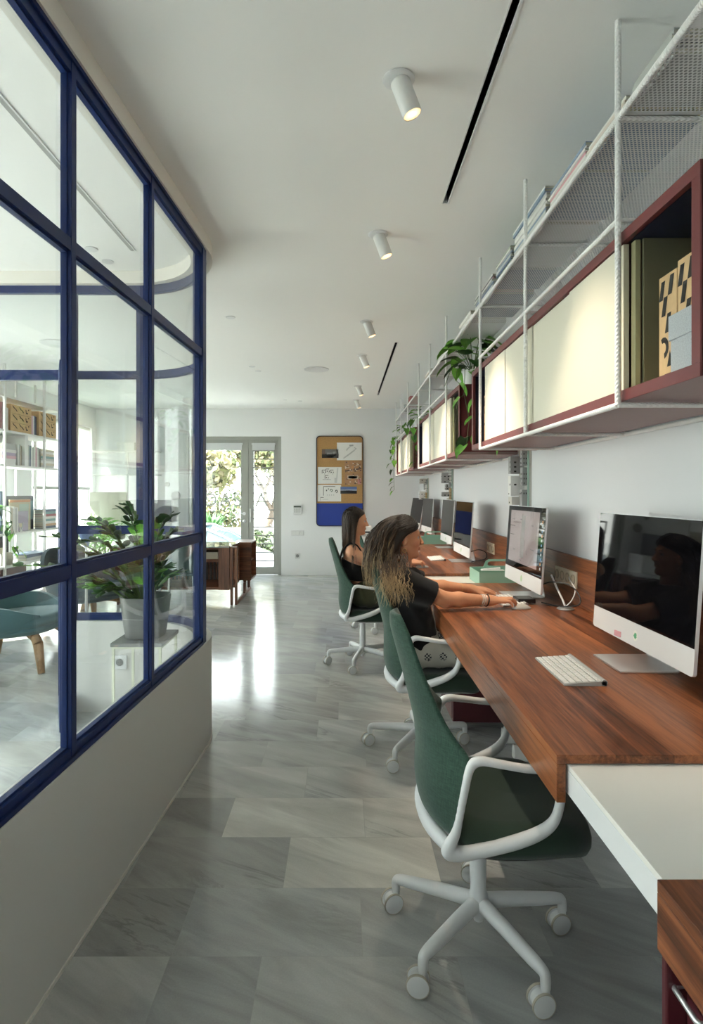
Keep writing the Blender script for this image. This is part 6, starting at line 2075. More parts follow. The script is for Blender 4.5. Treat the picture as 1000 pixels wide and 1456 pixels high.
def strands(name, parent, paths, mats_color, m, n=6, flat=None):
    """hair locks as tapered tubes with a colour that runs from root to tip"""
    V, F, C = [], [], []
    L = Vector(parent.location)
    for pts, r0, shade in paths:
        mb = MB()
        N_ = len(pts)
        mb.tube([Vector(p) - L for p in pts], [r0 * (1 - .75 * (i / (N_ - 1)) ** 2.5) * (.55 + .45 * min(1, i / 3)) for i in range(N_)], n)
        b = len(V)
        V += mb.v; F += [tuple(b + i for i in f) for f in mb.f]
        for i in range(N_):
            c = mats_color(i / (N_ - 1), shade)
            C += [(*c, 1)] * n
    me = bpy.data.meshes.new(name); me.from_pydata(V, [], F); me.materials.append(m)
    me.polygons.foreach_set('use_smooth', [True] * len(me.polygons)); me.update()
    at = me.color_attributes.new('Col', 'FLOAT_COLOR', 'POINT'); at.data.foreach_set('color', np.array(C, np.float32).ravel())
    o = bpy.data.objects.new(name, me); COL.objects.link(o); o.parent = parent
    return o
HAIR_M = attr_mat('hair', .42, spec=.45, noise=.25, nscale=90)

def torso(s, x, y, g=0, lean=0.0, k=.03, narrow=1.0):
    """pelvis to shoulders; g = extra thickness"""
    s.ell((x + .085, y, .552), (.108 + g, .166 + g, .100 + g), 0)
    s.ell((x + .060 + lean * .3, y, .665), (.080 + g, .135 * narrow + g, .120 + g), .05)
    s.ell((x + .026 + lean * .7, y, .800), (.100 + g, .148 * narrow + g, .120 + g), .05)
    s.ell((x + .050 + lean * .7, y + .062, .785), (.062 + g, .062 + g, .060 + g), .03); s.ell((x + .050 + lean * .7, y - .062, .785), (.062 + g, .062 + g, .060 + g), .03)
    s.cone((x + lean, y - .125 * narrow, .880), (x + lean, y + .125 * narrow, .880), .052 + g, .052 + g, .05)

# ================================================================== the curly-haired woman
def woman_curly():
    X, Y = .300, 2.955
    e = empty('person', (X, Y, 0), 'person with long curly hair and black T-shirt typing at the long desk', 'person', 'women working at the desks')
    hc, k = (.314, Y, 1.082), .86
    s = SDF((.06, 2.62, .0), (1.02, 3.36, 1.24), .0042)
    torso(s, X, Y, -.013)
    s.cone((.295, Y, .90), (.296, Y, 1.02), .056, .050, .03)
    P = head(s, hc, k, 0)
    sh = {-1: (.292, Y - .158, .880), 1: (.292, Y + .158, .880)}
    el = {-1: (.500, 2.826, .793), 1: (.470, 3.125, .808)}
    wr = {-1: (.722, 2.868, .782), 1: (.690, 3.160, .790)}
    for sg in (-1, 1):
        s.cone(sh[sg], el[sg], .047, .039, .03)
        mid = Vector(el[sg]).lerp(Vector(wr[sg]), .30) + Vector((0, 0, .002))
        s.cone(el[sg], mid, .0385, .0375, .012); s.cone(mid, wr[sg], .0375, .0235, .012)
        s.cone((X + .11, Y + .088 * sg, .532), (X + .46, Y + .10 * sg, .528), .076, .058, .04)
        s.cone((X + .46, Y + .10 * sg, .528), (X + .60, Y + .10 * sg, .09), .056, .034, .02)
    tr = hand(s, wr[-1], (1, .02, .02), (0, -.10, 1), 1, bend=(.30, .62, .35), lift=.34, thumb=(.006, -.004))
    tl = hand(s, wr[1], (1, .24, -.08), (0, -.25, 1), -1, bend=(.10, .16, .12), lift=-.02, spread=.8, thumb=(.010, .004))
    fcol, brow = skin_color((.66, .32, .18), P, k)
    s.build('body', SKIN, e, fcol)
    nails(tr, (0, -.1, 1), e, NAIL); nails(tl, (0, -.25, 1), e, NAIL)
    hb = mat('brow_dark', (.05, .03, .02), .7)
    eyes_brows(P, k, e, hb)
    # T-shirt
    s = SDF((.06, 2.66, .44), (.66, 3.25, 1.02), .0048)
    torso(s, X, Y, .012, k=.04)
    s.ell((X + .052, Y, .60), (.084, .156, .12), .06)
    s.ripple(.0035, (18, 30, 55, .4), (55, -12, 20, 1.1), (25, 48, -70, .3))
    s.clip((.466, 0, 0), (1, 0, 0))
    for sg in (-1, 1):
        tip = Vector(sh[sg]).lerp(Vector(el[sg]), .80)
        s.cone(sh[sg], tip, .066, .064, .035, cut=.86)
    s.clip((0, 0, .505), (.10, 0, -1))
    s.ell((.305, Y, .985), (.070, .072, .062), .01, sub=True)
    s.build('black_tshirt', mat('black_cotton', (.012, .012, .013), .9, spec=.15, sheen=.15, bump=.25, bscale=420), e)
    # patterned light trousers
    s = SDF((.06, 2.66, .08), (1.04, 3.25, .72), .006)
    s.ell((X + .085, Y, .548), (.121, .183, .097), 0)
    for sg in (-1, 1):
        s.cone((X + .09, Y + .090 * sg, .538), (X + .46, Y + .105 * sg, .528), .084, .074, .04)
        s.cone((X + .46, Y + .105 * sg, .530), (X + .60, Y + .105 * sg, .12), .078, .068, .03, cut=1.0)
    s.ripple(.004, (70, 14, 10, 0), (12, 60, 22, .5), (45, -30, 50, 1))
    s.build('patterned_trousers', trouser_pattern(), e)
    for sg in (-1, 1):
        x0 = X + .60
        mb = MB(); P_ = []
        for i in range(11):
            t = i / 10; w = .036 * math.sin(PI * min(1, .12 + t * .80)) ** .5 + .004
            hgt = .070 - .045 * t
            P_.append([(x0 - .06 + .24 * t - X, Y + .10 * sg + w * math.cos(a) - Y, .004 + hgt * max(0, math.sin(a)) ** .7) for a in [PI * j / 8 for j in range(9)]])
        mb.grid(P_); mb.grid([[(r[0][0], r[0][1], .001), (r[-1][0], r[-1][1], .001)] for r in P_]); mb.add(P_[0], [tuple(range(9))]); mb.add(P_[-1], [tuple(range(9))])
        mb.build('shoe', mat('shoe_white', (.7, .69, .66), .6), e, smooth=50)
    # hair: dark roots to blond curly ends
    s = SDF((.04, 2.74, .80), (.46, 3.17, 1.26), .006)
    s.ell((hc[0] - .016, Y, hc[2] + .036), (.090, .084, .083), 0)
    s.ell((hc[0] - .060, Y, hc[2] - .010), (.082, .100, .100), .03)
    s.ell((hc[0] - .100, Y, hc[2] - .085), (.072, .112, .095), .04)
    s.ell((hc[0] - .112, Y, hc[2] - .150), (.050, .100, .060), .03)
    s.clip((hc[0] + .045, Y, hc[2] + .03), (.80, 0, -.6))
    s.ell((hc[0] + .060, Y, hc[2] - .050), (.095, .30, .092), .012, sub=True)
    def hcol(t, sh_):
        a, b, c = np.array((.013, .0075, .005)), np.array((.070, .036, .018)), np.array((.54, .37, .19))
        t = t + sh_
        q = a + (b - a) * min(1, max(0, t) * 1.9) if t < .52 else b + (c - b) * min(1, (t - .52) / .42)
        return tuple(q)
    s.build('hair_mass', HAIR_M, e, lambda V: np.array([hcol(min(.62, max(0, (1.12 - z) / .34)), -.12) for z in V[:, 2]]))
    rn = random.Random(31)
    paths = []
    for q in range(1900):
        az = rn.uniform(math.radians(40), math.radians(320))        # measured from the face
        elv = rn.uniform(.02, 1.45)
        rx, ry, rz = .092, .086, .086
        side = math.sin(az); back = -math.cos(az)
        if elv < .75 and back < .12: continue
        root = Vector((hc[0] - .018 + rx * math.cos(elv) * math.cos(az), Y + ry * math.cos(elv) * math.sin(az), hc[2] + .038 + rz * math.sin(elv)))
        b2 = max(0, back)
        zend = 1.0 - rn.uniform(.05, .17)
        tgt = Vector((hc[0] - .050 - (.02 + .112 * b2) * rn.uniform(.35, 1.25), Y + side * (.092 + .055 * rn.uniform(.2, 1.2)), zend))
        ctrl = root.lerp(tgt, .42) + Vector((-.065 - .03 * b2, .055 * side, .035 + .05 * (elv / 1.5)))
        if back < .38:
            tgt.x = hc[0] - .088 + rn.uniform(-.02, .012)
            ctrl = Vector((hc[0] - .082 + rn.uniform(-.015, .01), Y + side * .100, hc[2] + .030 + .03 * rn.random()))
        ph, fr, am = math.floor(az * 6) * 2.1 + rn.uniform(-1.0, 1.0), rn.uniform(10, 15), rn.uniform(.0025, .0065)
        pts = []
        for i in range(28):
            t = i / 27
            p = root * (1 - t) ** 2 + ctrl * (2 * t * (1 - t)) + tgt * t * t
            a = am * min(1, t * 2.2)
            pts.append(p + Vector((a * math.sin(fr * t + ph), a * math.cos(fr * t + ph), a * .4 * math.sin(fr * t * .7 + ph))))
        paths.append((pts, rn.uniform(.0011, .0024), rn.uniform(-.42, .10)))
    # short locks swept back along the hairline, over the temple and crown
    for q in range(420):
        a0 = rn.uniform(math.radians(14), math.radians(62)) * rn.choice((-1, -1, 1)); e0 = rn.uniform(.42, 1.35)
        da = rn.uniform(.7, 1.5) * (1 if a0 > 0 else -1); de = -rn.uniform(.15, .55)
        rr0 = rn.uniform(1.00, 1.06); ph = rn.uniform(0, 6)
        pts = []
        for i in range(14):
            t = i / 13
            A, E = a0 + da * t, e0 + de * t + .03 * math.sin(9 * t + ph)
            R0 = rr0 + .05 * math.sin(PI * t)
            pts.append(Vector((hc[0] - .016 + .093 * R0 * math.cos(E) * math.cos(A), Y + .086 * R0 * math.cos(E) * math.sin(A), hc[2] + .034 + .087 * R0 * math.sin(E))))
        paths.append((pts, rn.uniform(.0010, .0022), rn.uniform(-.75, -.45)))
    # loose curls over the shoulder blade and in front of the shoulder
    for q in range(150):
        front = q % 4 == 0
        x0 = hc[0] + (rn.uniform(-.03, .0) if front else rn.uniform(-.13, -.03))
        root = Vector((x0, Y - .085 - rn.uniform(0, .03), 1.0 + rn.uniform(-.03, .03)))
        mid = Vector((x0 + rn.uniform(-.03, .02), Y - .205 - rn.uniform(0, .02), .935))
        tgt = Vector((x0 + rn.uniform(-.05, .03), Y - .238 - rn.uniform(0, .012), rn.uniform(.775, .88)))
        ph, fr, am = rn.uniform(0, 6.3), x0 * 60 + rn.uniform(9, 12), rn.uniform(.002, .0055)
        pts = []
        for i in range(26):
            t = i / 25
            p = root * (1 - t) ** 2 + mid * (2 * t * (1 - t)) + tgt * t * t
            pts.append(p + Vector((am * math.sin(fr * t + ph), am * .5 * math.cos(fr * t + ph), 0)))
        paths.append((pts, rn.uniform(.0008, .0018), rn.uniform(-.10, .34)))
    strands('curly_hair', e, paths, hcol, HAIR_M, 5)
    # earring, ring, bracelets
    L = Vector(e.location)
    c = Vector(P(-.012, -.081, -.050)) - L
    mb = MB(); mb.tube([c + Vector((.010 * math.sin(a), -.002, -.010 + .010 * math.cos(a))) for a in [2 * PI * i / 16 for i in range(16)]], .0022, 6, closed=True); mb.build('earring', GOLD_J, e, smooth=60)
    W = Vector(wr[-1]) - L
    ax = (Vector(wr[-1]) - Vector(el[-1])).normalized()
    ref = ax.cross(Vector((0, 0, 1))).normalized(); up = ref.cross(ax)
    for off, rr_, m, nm in ((-.012, .0034, mat('bead_black', (.015, .015, .015), .3), 'black_bracelet'), (-.024, .0018, mat('silver', (.72, .70, .66), .3, metal=.8), 'silver_bracelet'), (-.034, .0026, mat('bead_white', (.75, .72, .66), .4), 'pale_bracelet'), (-.044, .0018, MATS['silver'], 'silver_bracelet')):
        R0 = .0270 - off * .055
        mb = MB(); mb.tube([W + ax * (off + .004 * math.sin(a)) + (ref * math.cos(a) + up * math.sin(a)) * R0 for a in [2 * PI * i / 24 for i in range(24)]], rr_, 8, closed=True); mb.build(nm, m, e, smooth=60)
    Wl = Vector(wr[1]) - L; axl = (Vector(wr[1]) - Vector(el[1])).normalized(); ref = axl.cross(Vector((0, 0, 1))).normalized(); up = ref.cross(axl)
    mb = MB(); mb.tube([Wl - axl * .05 + (ref * math.cos(a) + up * math.sin(a)) * .0285 for a in [2 * PI * i / 24 for i in range(24)]], .0012, 6, closed=True); mb.build('fine_bracelet', GOLD_J, e, smooth=60)
    return e

def trouser_pattern():
    m, nt, b, out = newmat('patterned_cotton')
    L = nt.links.new
    tc = N(nt, 'ShaderNodeTexCoord')
    sep = N(nt, 'ShaderNodeSeparateXYZ'); L(tc.outputs['Object'], sep.inputs[0])
    def cellv(ax, p, off):
        a = N(nt, 'ShaderNodeMath', op='MULTIPLY_ADD'); a.inputs[1].default_value = 1 / p; a.inputs[2].default_value = 20 + off; L(sep.outputs[ax], a.inputs[0])
        f = N(nt, 'ShaderNodeMath', op='FRACT'); L(a.outputs[0], f.inputs[0])
        s_ = N(nt, 'ShaderNodeMath', op='SUBTRACT'); s_.inputs[1].default_value = .5; L(f.outputs[0], s_.inputs[0])
        return s_
    u, v = cellv('X', .075, .1), cellv('Z', .085, .3)
    cx = N(nt, 'ShaderNodeCombineXYZ'); L(u.outputs[0], cx.inputs[0]); L(v.outputs[0], cx.inputs[1])
    ln = N(nt, 'ShaderNodeVectorMath', op='LENGTH'); L(cx.outputs[0], ln.inputs[0])
    lt = N(nt, 'ShaderNodeMath', op='LESS_THAN'); lt.inputs[1].default_value = .24; L(ln.outputs['Value'], lt.inputs[0])
    ck = N(nt, 'ShaderNodeTexChecker', Scale=115); L(tc.outputs['Object'], ck.inputs['Vector'])
    mu = N(nt, 'ShaderNodeMath', op='MULTIPLY'); L(lt.outputs[0], mu.inputs[0]); L(ck.outputs['Fac'], mu.inputs[1])
    mx = nt.nodes.new('ShaderNodeMix'); mx.data_type = 'RGBA'; L(mu.outputs[0], mx.inputs[0]); mx.inputs[6].default_value = (.50, .475, .41, 1); mx.inputs[7].default_value = (.03, .03, .04, 1)
    L(mx.outputs[2], b.inputs['Base Color']); b.inputs['Roughness'].default_value = .85
    return m

# ================================================================== the straight-haired woman
def woman_straight():
    X, Y = .060, 4.455
    e = empty('person', (X, Y, 0), 'person with long straight brown hair and black strap top at the second desk', 'person', 'women working at the desks')
    hc, k = (.098, Y, 1.092), .86
    s = SDF((-.16, 4.12, .0), (.76, 4.80, 1.24), .005)
    torso(s, X, Y, -.010, narrow=.92)
    s.cone((.070, Y, .90), (.080, Y, 1.02), .052, .047, .03)
    P = head(s, hc, k, 0, .05)
    sh = {-1: (.060, Y - .152, .868), 1: (.060, Y + .152, .868)}
    el = {-1: (.265, Y - .165, .775), 1: (.265, Y + .175, .790)}
    wr = {-1: (.488, Y - .035, .780), 1: (.470, Y + .135, .780)}
    for sg in (-1, 1):
        s.cone(sh[sg], el[sg], .043, .035, .03)
        mid = Vector(el[sg]).lerp(Vector(wr[sg]), .3)
        s.cone(el[sg], mid, .0345, .033, .012); s.cone(mid, wr[sg], .033, .0215, .012)
        s.cone((X + .11, Y + .085 * sg, .530), (X + .49, Y + .095 * sg, .530), .076, .056, .04)
        s.cone((X + .49, Y + .095 * sg, .530), (X + .48, Y + .095 * sg, .09), .054, .034, .02)
    hand(s, wr[-1], (1, .10, .02), (0, -.15, 1), 1, bend=(.30, .60, .35), lift=.34)
    hand(s, wr[1], (1, .06, -.04), (0, .1, 1), -1, bend=(.2, .4, .3), lift=.12)
    fcol, brow = skin_color((.66, .335, .20), P, k)
    s.build('body', SKIN, e, fcol)
    hb = mat('brow_brown', (.045, .028, .018), .7)
    eyes_brows(P, k, e, hb)
    # strap top
    s = SDF((-.14, 4.22, .50), (.26, 4.69, .90), .005)
    torso(s, X, Y, .004, narrow=.92)
    s.ripple(.002, (20, 30, 60, .2), (50, -12, 25, 1), (30, 40, -60, .4))
    s.clip((X, 0, .790), (.35, 0, 1)); s.clip((0, 0, .650), (0, 0, -1))
    s.build('black_strap_top', MATS['black_cotton'], e)
    for sg in (-1, 1):
        L = Vector(e.location)
        pts = [(X - .078, Y + .075 * sg, .72), (X - .088, Y + .082 * sg, .80), (X - .062, Y + .092 * sg, .885), (X - .015, Y + .097 * sg, .932), (X + .040, Y + .092 * sg, .918), (X + .082, Y + .080 * sg, .85), (X + .10, Y + .07 * sg, .79)]
        mb = MB(); mb.tube([p - L for p in catmull(pts, 4)], .0055, 8); mb.build('shoulder_strap', MATS['black_cotton'], e, smooth=60)
    # olive wide trousers
    s = SDF((-.16, 4.14, .05), (.70, 4.77, .72), .006)
    s.ell((X + .088, Y, .560), (.122, .180, .110), 0)
    for sg in (-1, 1):
        s.cone((X + .09, Y + .090 * sg, .538), (X + .48, Y + .105 * sg, .528), .084, .074, .04)
        s.cone((X + .49, Y + .105 * sg, .53), (X + .48, Y + .110 * sg, .10), .078, .092, .03, cut=1.0)
    s.ripple(.005, (60, 14, 10, 0), (12, 60, 12, .5), (55, -30, 20, 1))
    s.build('olive_trousers', mat('olive_cotton', (.060, .062, .028), .9, sheen=.2, noise=.1, nscale=30), e)
    for sg in (-1, 1):
        mb = MB(); P_ = []
        for i in range(11):
            t = i / 10; w = .034 * math.sin(PI * min(1, .12 + t * .80)) ** .5 + .004
            P_.append([(.43 + .23 * t, .10 * sg + w * math.cos(a), .004 + (.065 - .04 * t) * max(0, math.sin(a)) ** .7) for a in [PI * j / 8 for j in range(9)]])
        mb.grid(P_); mb.grid([[(r[0][0], r[0][1], .001), (r[-1][0], r[-1][1], .001)] for r in P_]); mb.add(P_[0], [tuple(range(9))]); mb.add(P_[-1], [tuple(range(9))])
        mb.build('shoe', mat('shoe_black', (.03, .03, .03), .5), e, smooth=50)
    # straight hair
    def hcol(t, sh_):
        a, b = np.array((.022, .013, .009)), np.array((.125, .070, .040))
        return tuple(a + (b - a) * min(1, max(0, t * .9 + sh_)))
    s = SDF((-.10, 4.30, .80), (.24, 4.61, 1.24), .006)
    s.ell((hc[0] - .016, Y, hc[2] + .036), (.089, .076, .080), 0)
    s.ell((hc[0] - .048, Y, hc[2] - .030), (.058, .078, .110), .03)
    s.ell((hc[0] - .060, Y, hc[2] - .130), (.040, .075, .110), .03)
    s.clip((hc[0] + .050, Y, hc[2] + .02), (.88, 0, -.45))
    s.ell((hc[0] + .078, Y, hc[2] - .045), (.080, .30, .100), .02, sub=True)
    s.build('hair_mass', HAIR_M, e, lambda V: np.array([hcol(max(0, (1.12 - z) / .4), -.05) for z in V[:, 2]]))
    rn = random.Random(77)
    paths = []
    for q in range(620):
        az = rn.uniform(math.radians(48), math.radians(312)); elv = rn.uniform(.0, 1.5)
        root = Vector((hc[0] - .016 + .091 * math.cos(elv) * math.cos(az), Y + .078 * math.cos(elv) * math.sin(az), hc[2] + .038 + .083 * math.sin(elv)))
        side, back = math.sin(az), -math.cos(az)
        if elv < .3 and back < -.2: continue
        fwd = .03 if back < .2 else 0
        tgt = Vector((hc[0] - .055 - .045 * max(0, back) * rn.uniform(.6, 1.1) + fwd * rn.uniform(.3, 1.4), Y + side * .085 * rn.uniform(.75, 1.15), rn.uniform(.79, .90)))
        ctrl = Vector((hc[0] - .045 - .075 * max(back, 0) + fwd, Y + side * .098, hc[2] + .01))
        ph = rn.uniform(0, 6)
        pts = []
        for i in range(18):
            t = i / 17
            p = root * (1 - t) ** 2 + ctrl * (2 * t * (1 - t)) + tgt * t * t
            pts.append(p + Vector((.003 * math.sin(6 * t + ph), .003 * math.cos(5 * t + ph), 0)))
        paths.append((pts, rn.uniform(.0014, .0028), rn.uniform(-.25, .15)))
    for q in range(7):
        root = Vector((hc[0] - .02, Y - .075, 1.02)); tgt = Vector((.075 + rn.uniform(-.02, .02), Y - .214, rn.uniform(.74, .82)))
        pts = [root.lerp(tgt, t / 15) + Vector((0, -.028 * math.sin(PI * t / 15), 0)) for t in range(16)]
        paths.append((pts, .0028, -.1))
    strands('straight_hair', e, paths, hcol, HAIR_M, 5)
    return e
woman_curly()
woman_straight()
# ------------------------------------------------------------------ outside
def out(o, label=None, cat=None, kind=None): return tag(o, label, cat, None, kind)
mb = MB(); mb.box(-60, 60, BACK_Y + .2, 90, -1.02, -.90); mb.box(-60, LEFT_X - .2, -60, BACK_Y + .2, -.32, -.2)
mb.box(-60, 60, -60, FRONT_Y - .2, -.32, -.2); 
o = mb.build('street_ground', mat('street_pale', (.40, .395, .375), .9)); o['kind'] = 'structure'
mb = MB(); mb.box(DOOR[0] - .8, DOOR[1] + .8, BACK_Y + .2, BACK_Y + 1.2, -.9, -.02); o = mb.build('terrace_step', mat('step_stone', (.60, .59, .56), .8)); o['kind'] = 'structure'
mb = MB(); mb.box(-14, 9, 19.0, 19.3, -.9, .15); o = mb.build('street_wall', mat('garden_wall', (.30, .28, .25), .9)); o['kind'] = 'structure'

def leafy(mb, c, r, n, rn, size, mats=2):
    for k in range(n):
        d = Vector((rn.gauss(0, 1), rn.gauss(0, 1), rn.gauss(0, 1))).normalized() * (rn.random() ** .45)
        p = Vector(c) + Vector((d.x * r[0], d.y * r[1], d.z * r[2]))
        a = Vector((rn.gauss(0, 1), rn.gauss(0, 1), rn.gauss(0, 1))).normalized()
        b = a.cross(Vector((rn.gauss(0, 1), rn.gauss(0, 1), rn.gauss(0, 1)))).normalized()
        s = size * rn.uniform(.6, 1.3)
        mb.add([p - a * s, p + b * s * .5, p + a * s, p - b * s * .5], [(0, 1, 2, 3)], rn.randrange(mats))
def tree(x, y, h, label, seed, lean=0, bare=False, mats=None, tr=.34):
    rn = random.Random(seed)
    e = empty('street_tree', (x, y, -.9), label, 'tree')
    tb = MB()
    tips = []
    def branch(p, d, L, r, depth):
        q = p + d * L
        mid = p.lerp(q, .5) + Vector((rn.uniform(-.1, .1), rn.uniform(-.1, .1), 0)) * L
        tb.tube([p, mid, q], [r, r * .85, r * .68], 8)
        if depth == 0:
            tips.append(q); return
        for k in range(3):
            nd = (d + Vector((rn.uniform(-.8, .8), rn.uniform(-.8, .8), rn.uniform(-.1, .6)))).normalized()
            branch(q, nd, L * rn.uniform(.55, .8), r * .6, depth - 1)
    branch(Vector((0, 0, 0)), Vector((lean, 0, 1)).normalized(), h * tr, h * .028, 3)
    tb.build('trunk', mat('bark', (.10, .075, .055), .9, noise=.3, nscale=8), e, smooth=60)
    lb = MB()
    for t in tips:
        leafy(lb, t + Vector((0, 0, .1 * h)), (.14 * h, .14 * h, .09 * h), 130 if bare else 240, rn, .16)
    lb.build('crown', mats or [mat('foliage_olive', (.115, .120, .038), .7), mat('foliage_sand', (.19, .165, .085), .7)], e, fixn=False)
PG = [mat('pine_green', (.075, .095, .030), .7), mat('foliage_ochre', (.16, .135, .065), .7)]
tree(-5.2, 18.4, 5.4, 'broad ochre tree across the street seen through the wide door leaf', 3, tr=.20)
tree(-3.3, 24.0, 6.6, 'tall pine with bent branches seen through the narrow door leaf', 7, .25, True, PG, .22)
tree(-1.2, 32.0, 8.5, 'second bent pine behind the tall one', 15, -.2, True, PG, .22)
tree(-9.5, 28.5, 9.5, 'yellow green tree farther back across the street', 11, tr=.2)
tree(-9.5, 12.5, 5.0, 'yellow green tree outside the window wall', 13)
def bush(x, y, z, r, n, label, seed, mats, name='street_bush'):
    rn = random.Random(seed); lb = MB(); leafy(lb, (0, 0, r[2]), r, n, rn, .10, len(mats))
    o = lb.build(name, mats, fixn=False); o.location = (x, y, z); tag(o, label, 'bush')
bush(-2.5, 17.2, -.9, (.8, .55, .55), 700, 'grey green bush behind the parked car', 4, [mat('bush_grey', (.12, .135, .10), .8), mat('bush_green', (.06, .09, .035), .8)])
bush(-7.2, 17.6, -.9, (1.2, .7, .9), 900, 'green bush farther along the street wall', 5, [MATS['bush_green'], MATS['bush_grey']])
bush(-4.7, 21.2, -.9, (1.3, .6, 1.3), 1500, 'tall sand coloured bush behind the fan palm', 9, [mat('bush_sand', (.17, .15, .07), .8), MATS['bush_green']])
# fan palm by the kerb
rn = random.Random(19)
e = empty('street_palm', (-3.75, 16.2, -.9), 'small bright green fan palm beside the parked car', 'palm')
mb = MB(); mb.tube([(0, 0, 0), (.03, 0, .5), (0, 0, .95)], [.10, .085, .08], 10); mb.build('trunk', MATS['bark'], e, smooth=60)
mb = MB()
for k in range(26):
    a = rn.uniform(0, 2 * PI); el = rn.uniform(-.2, 1.2)
    d = Vector((math.cos(a) * math.cos(el), math.sin(a) * math.cos(el), math.sin(el)))
    for j in range(9):
        f = (d + Vector((rn.uniform(-.35, .35), rn.uniform(-.35, .35), rn.uniform(-.3, .2)))).normalized()
        p = Vector((0, 0, .95)) + d * .25
        w = f.cross(Vector((0, 0, 1))).normalized() * .02
        mb.add([p - w, p + f * .35 - w, p + f * .62 - Vector((0, 0, .08)), p + f * .35 + w, p + w], [(0, 1, 2, 3, 4)])
mb.build('fronds', mat('palm_green', (.05, .15, .035), .6), e, fixn=False)

# parked car
def car():
    e = empty('parked_car', (-3.75, 13.6, -.9), 'silver car parked outside the glass door', 'car')
    paint = mat('car_silver', (.20, .215, .235), .3, metal=.3)
    side = [(-2.1, .32), (-2.12, .62), (-1.95, .80), (-1.3, .90), (-.95, .95), (1.0, .95), (1.55, .88), (1.95, .72), (2.1, .55), (2.1, .32)]
    mb = MB()
    rings = []
    for (yy, s, dz) in ((-.86, .985, -.02), (-.80, 1.0, 0), (-.3, 1.005, .015), (.3, 1.005, .015), (.80, 1.0, 0), (.86, .985, -.02)):
        rings.append([(x * s, yy, z + (dz if z > .6 else 0)) for x, z in side] + [(side[0][0] * s, yy, side[0][1])])
    mb.grid(rings); mb.add([p for p in rings[0][:-1]], [tuple(range(10))]); mb.add([p for p in rings[-1][:-1]], [tuple(range(10))])
    mb.build('body', paint, e, smooth=35)
    cab = [(-1.25, .93), (-.95, 1.18), (-.45, 1.40), (.05, 1.455), (.55, 1.42), (1.05, 1.22), (1.55, .92)]
    mb = MB()
    mb.grid([[(x, -.74 + .14 * (z - .93) / .5, z) for x, z in cab], [(x * .97, -.3, z + .01) for x, z in cab], [(x * .97, .3, z + .01) for x, z in cab], [(x, .74 - .14 * (z - .93) / .5, z) for x, z in cab]])
    for sg in (-1, 1): mb.add([(x, sg * (.74 - .14 * (z - .93) / .5), z) for x, z in cab], [tuple(range(7))])
    mb.build('windows', mat('car_glass', (.06, .10, .115), .08, spec=.8), e, smooth=40)
    mb = MB()
    for sg in (-1, 1):
        y_ = lambda z: sg * (.752 - .14 * (z - .93) / .5)
        mb.tube([(x, y_(z), z + .012) for x, z in cab], .028, 8)
        for xx in (-.15, .62): mb.tube([(xx - .08, y_(.93), .93), (xx + .03, y_(1.41), 1.41 if xx < .3 else 1.38)], .034, 8)
    mb.grid([[(x, -.58, z + .02) for x, z in cab[2:5]], [(x, 0, z + .035) for x, z in cab[2:5]], [(x, .58, z + .02) for x, z in cab[2:5]]])
    mb.build('roof_frame', paint, e, smooth=40)
    for (x, y) in ((-1.3, -.80), (1.3, -.80), (1.3, .80), (-1.3, .80)):
        mb = MB(); mb.lathe([(0, -.09), (.20, -.10), (.31, -.09), (.33, -.05), (.33, .05), (.31, .09), (.20, .10), (0, .09)], 24, Matrix.Translation((x, y, .33)) @ Matrix.Rotation(PI / 2, 4, 'X')); mb.build('wheel', mat('tyre', (.03, .03, .03), .8), e, smooth=40)
    mb = MB(); mb.cbox((1.15, -.90, .98), (.10, .14, .09)); mb.build('wing_mirror', paint, e, bevel=.02, seg=3)
car()

# ------------------------------------------------------------------ light
sc = bpy.context.scene
w = bpy.data.worlds.new('World'); sc.world = w; w.use_nodes = True
nt = w.node_tree
bg = nt.nodes['Background']
tc = nt.nodes.new('ShaderNodeTexCoord'); sp = nt.nodes.new('ShaderNodeSeparateXYZ'); nt.links.new(tc.outputs['Generated'], sp.inputs[0])
mr = nt.nodes.new('ShaderNodeMapRange'); mr.inputs['From Min'].default_value = -.05; mr.inputs['From Max'].default_value = .7; nt.links.new(sp.outputs['Z'], mr.inputs[0])
rp = ramp(nt, [(0, (1.0, .985, .95)), (1, (.74, .86, 1.0))]); nt.links.new(mr.outputs[0], rp.inputs[0]); nt.links.new(rp.outputs[0], bg.inputs['Color'])
bg.inputs['Strength'].default_value = WORLD_S
s = bpy.data.lights.new('sun', 'SUN'); s.energy = SUN_S; s.angle = math.radians(1); s.color = (1, .95, .86)
so = bpy.data.objects.new('sun', s); COL.objects.link(so)
so.rotation_euler = Vector((.50, .35, -.80)).to_track_quat('-Z', 'Y').to_euler()
# sky portals in the window openings (sampling guides for the daylight)
def portal(loc, rot, sx, sy):
    l = bpy.data.lights.new('window_daylight', 'AREA'); l.shape = 'RECTANGLE'; l.size = sx; l.size_y = sy; l.cycles.is_portal = True
    o = bpy.data.objects.new('window_daylight', l); COL.objects.link(o); o.location = loc; o.rotation_euler = rot
for (a, b, z0, z1) in WINS:
    portal((LEFT_X - .21, (a + b) / 2, (z0 + z1) / 2), (0, -PI / 2, 0), z1 - z0, b - a)
portal(((DOOR[0] + DOOR[1]) / 2, BACK_Y + .21, DOOR[2] / 2), (-PI / 2, 0, 0), DOOR[1] - DOOR[0], DOOR[2])
portal(((FILL_WIN[0] + FILL_WIN[1]) / 2, FRONT_Y - .21, (FILL_WIN[2] + FILL_WIN[3]) / 2), (PI / 2, 0, 0), FILL_WIN[1] - FILL_WIN[0], FILL_WIN[3] - FILL_WIN[2])

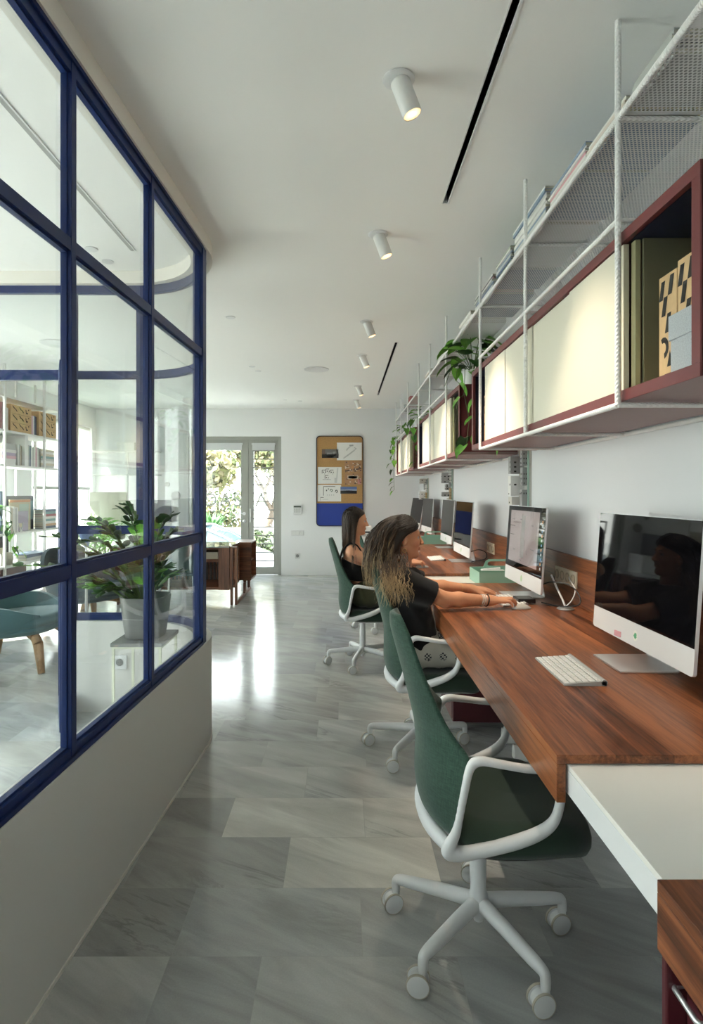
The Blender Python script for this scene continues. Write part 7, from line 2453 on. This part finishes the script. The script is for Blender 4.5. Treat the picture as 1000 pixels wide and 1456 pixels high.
# ------------------------------------------------------------------ camera
cd = bpy.data.cameras.new('camera'); cd.sensor_width = 36; cd.sensor_fit = 'AUTO'
cd.lens = FPX * 36 / 1456
cd.shift_x = 11 / 1456; cd.shift_y = -28 / 1456
cd.clip_start = .05; cd.clip_end = 300
co = bpy.data.objects.new('camera', cd); COL.objects.link(co)
co.location = (0, 0, CAM_H); co.rotation_euler = (PI / 2, 0, 0)
sc.camera = co
sc.view_settings.view_transform = 'Standard'; sc.view_settings.look = 'None'; sc.view_settings.gamma = 1; sc.view_settings.use_curve_mapping = False
sc.view_settings.exposure = EXPOSURE
sc.cycles.max_bounces = 10; sc.cycles.diffuse_bounces = 5; sc.cycles.glossy_bounces = 5; sc.cycles.transparent_max_bounces = 40; sc.cycles.transmission_bounces = 6
sc.cycles.sample_clamp_indirect = 6
sc.cycles.caustics_reflective = False; sc.cycles.caustics_refractive = False

# what each piece of the setting is
STRUCT_LABELS = {'floor': ('grey veined marble tile floor', 'floor'), 'ceiling': ('plain white painted ceiling with narrow slots', 'ceiling'), 'wall_right': ('long pale wall behind the desks', 'wall'), 'wall_back': ('white end wall holding the pin board and glass door', 'wall'),
    'wall_left': ('white window wall beyond the glass room', 'wall'), 'wall_front': ('white wall behind the viewer', 'wall'), 'baseboard_back': ('white skirting along the end wall', 'skirting'), 'window_1': ('bright window half covered by the roller blind', 'window'), 'window_2': ('unseen window added behind the white bookshelf for daylight', 'window'),
    'window_3': ('window of the glass room side', 'window'), 'window_4': ('unseen window added behind the viewer to let in daylight', 'window'), 'door_1': ('grey framed glass door with a narrow side leaf', 'door'), 'wall_partition': ('low white wall with a rounded end under the blue glazing', 'wall'), 'trim_1': ('pale curved header between blue glazing and ceiling', 'trim'),
    'baseboard_partition': ('thin pale joint along the foot of the low wall', 'skirting'), 'street_ground': ('pale sunlit street outside the glass door', 'street'), 'terrace_step': ('pale stone step outside the glass door', 'step'), 'street_wall': ('low garden wall across the street', 'wall')}
for n_, (l_, c_) in STRUCT_LABELS.items():
    if n_ in bpy.data.objects: tag(bpy.data.objects[n_], l_, c_)
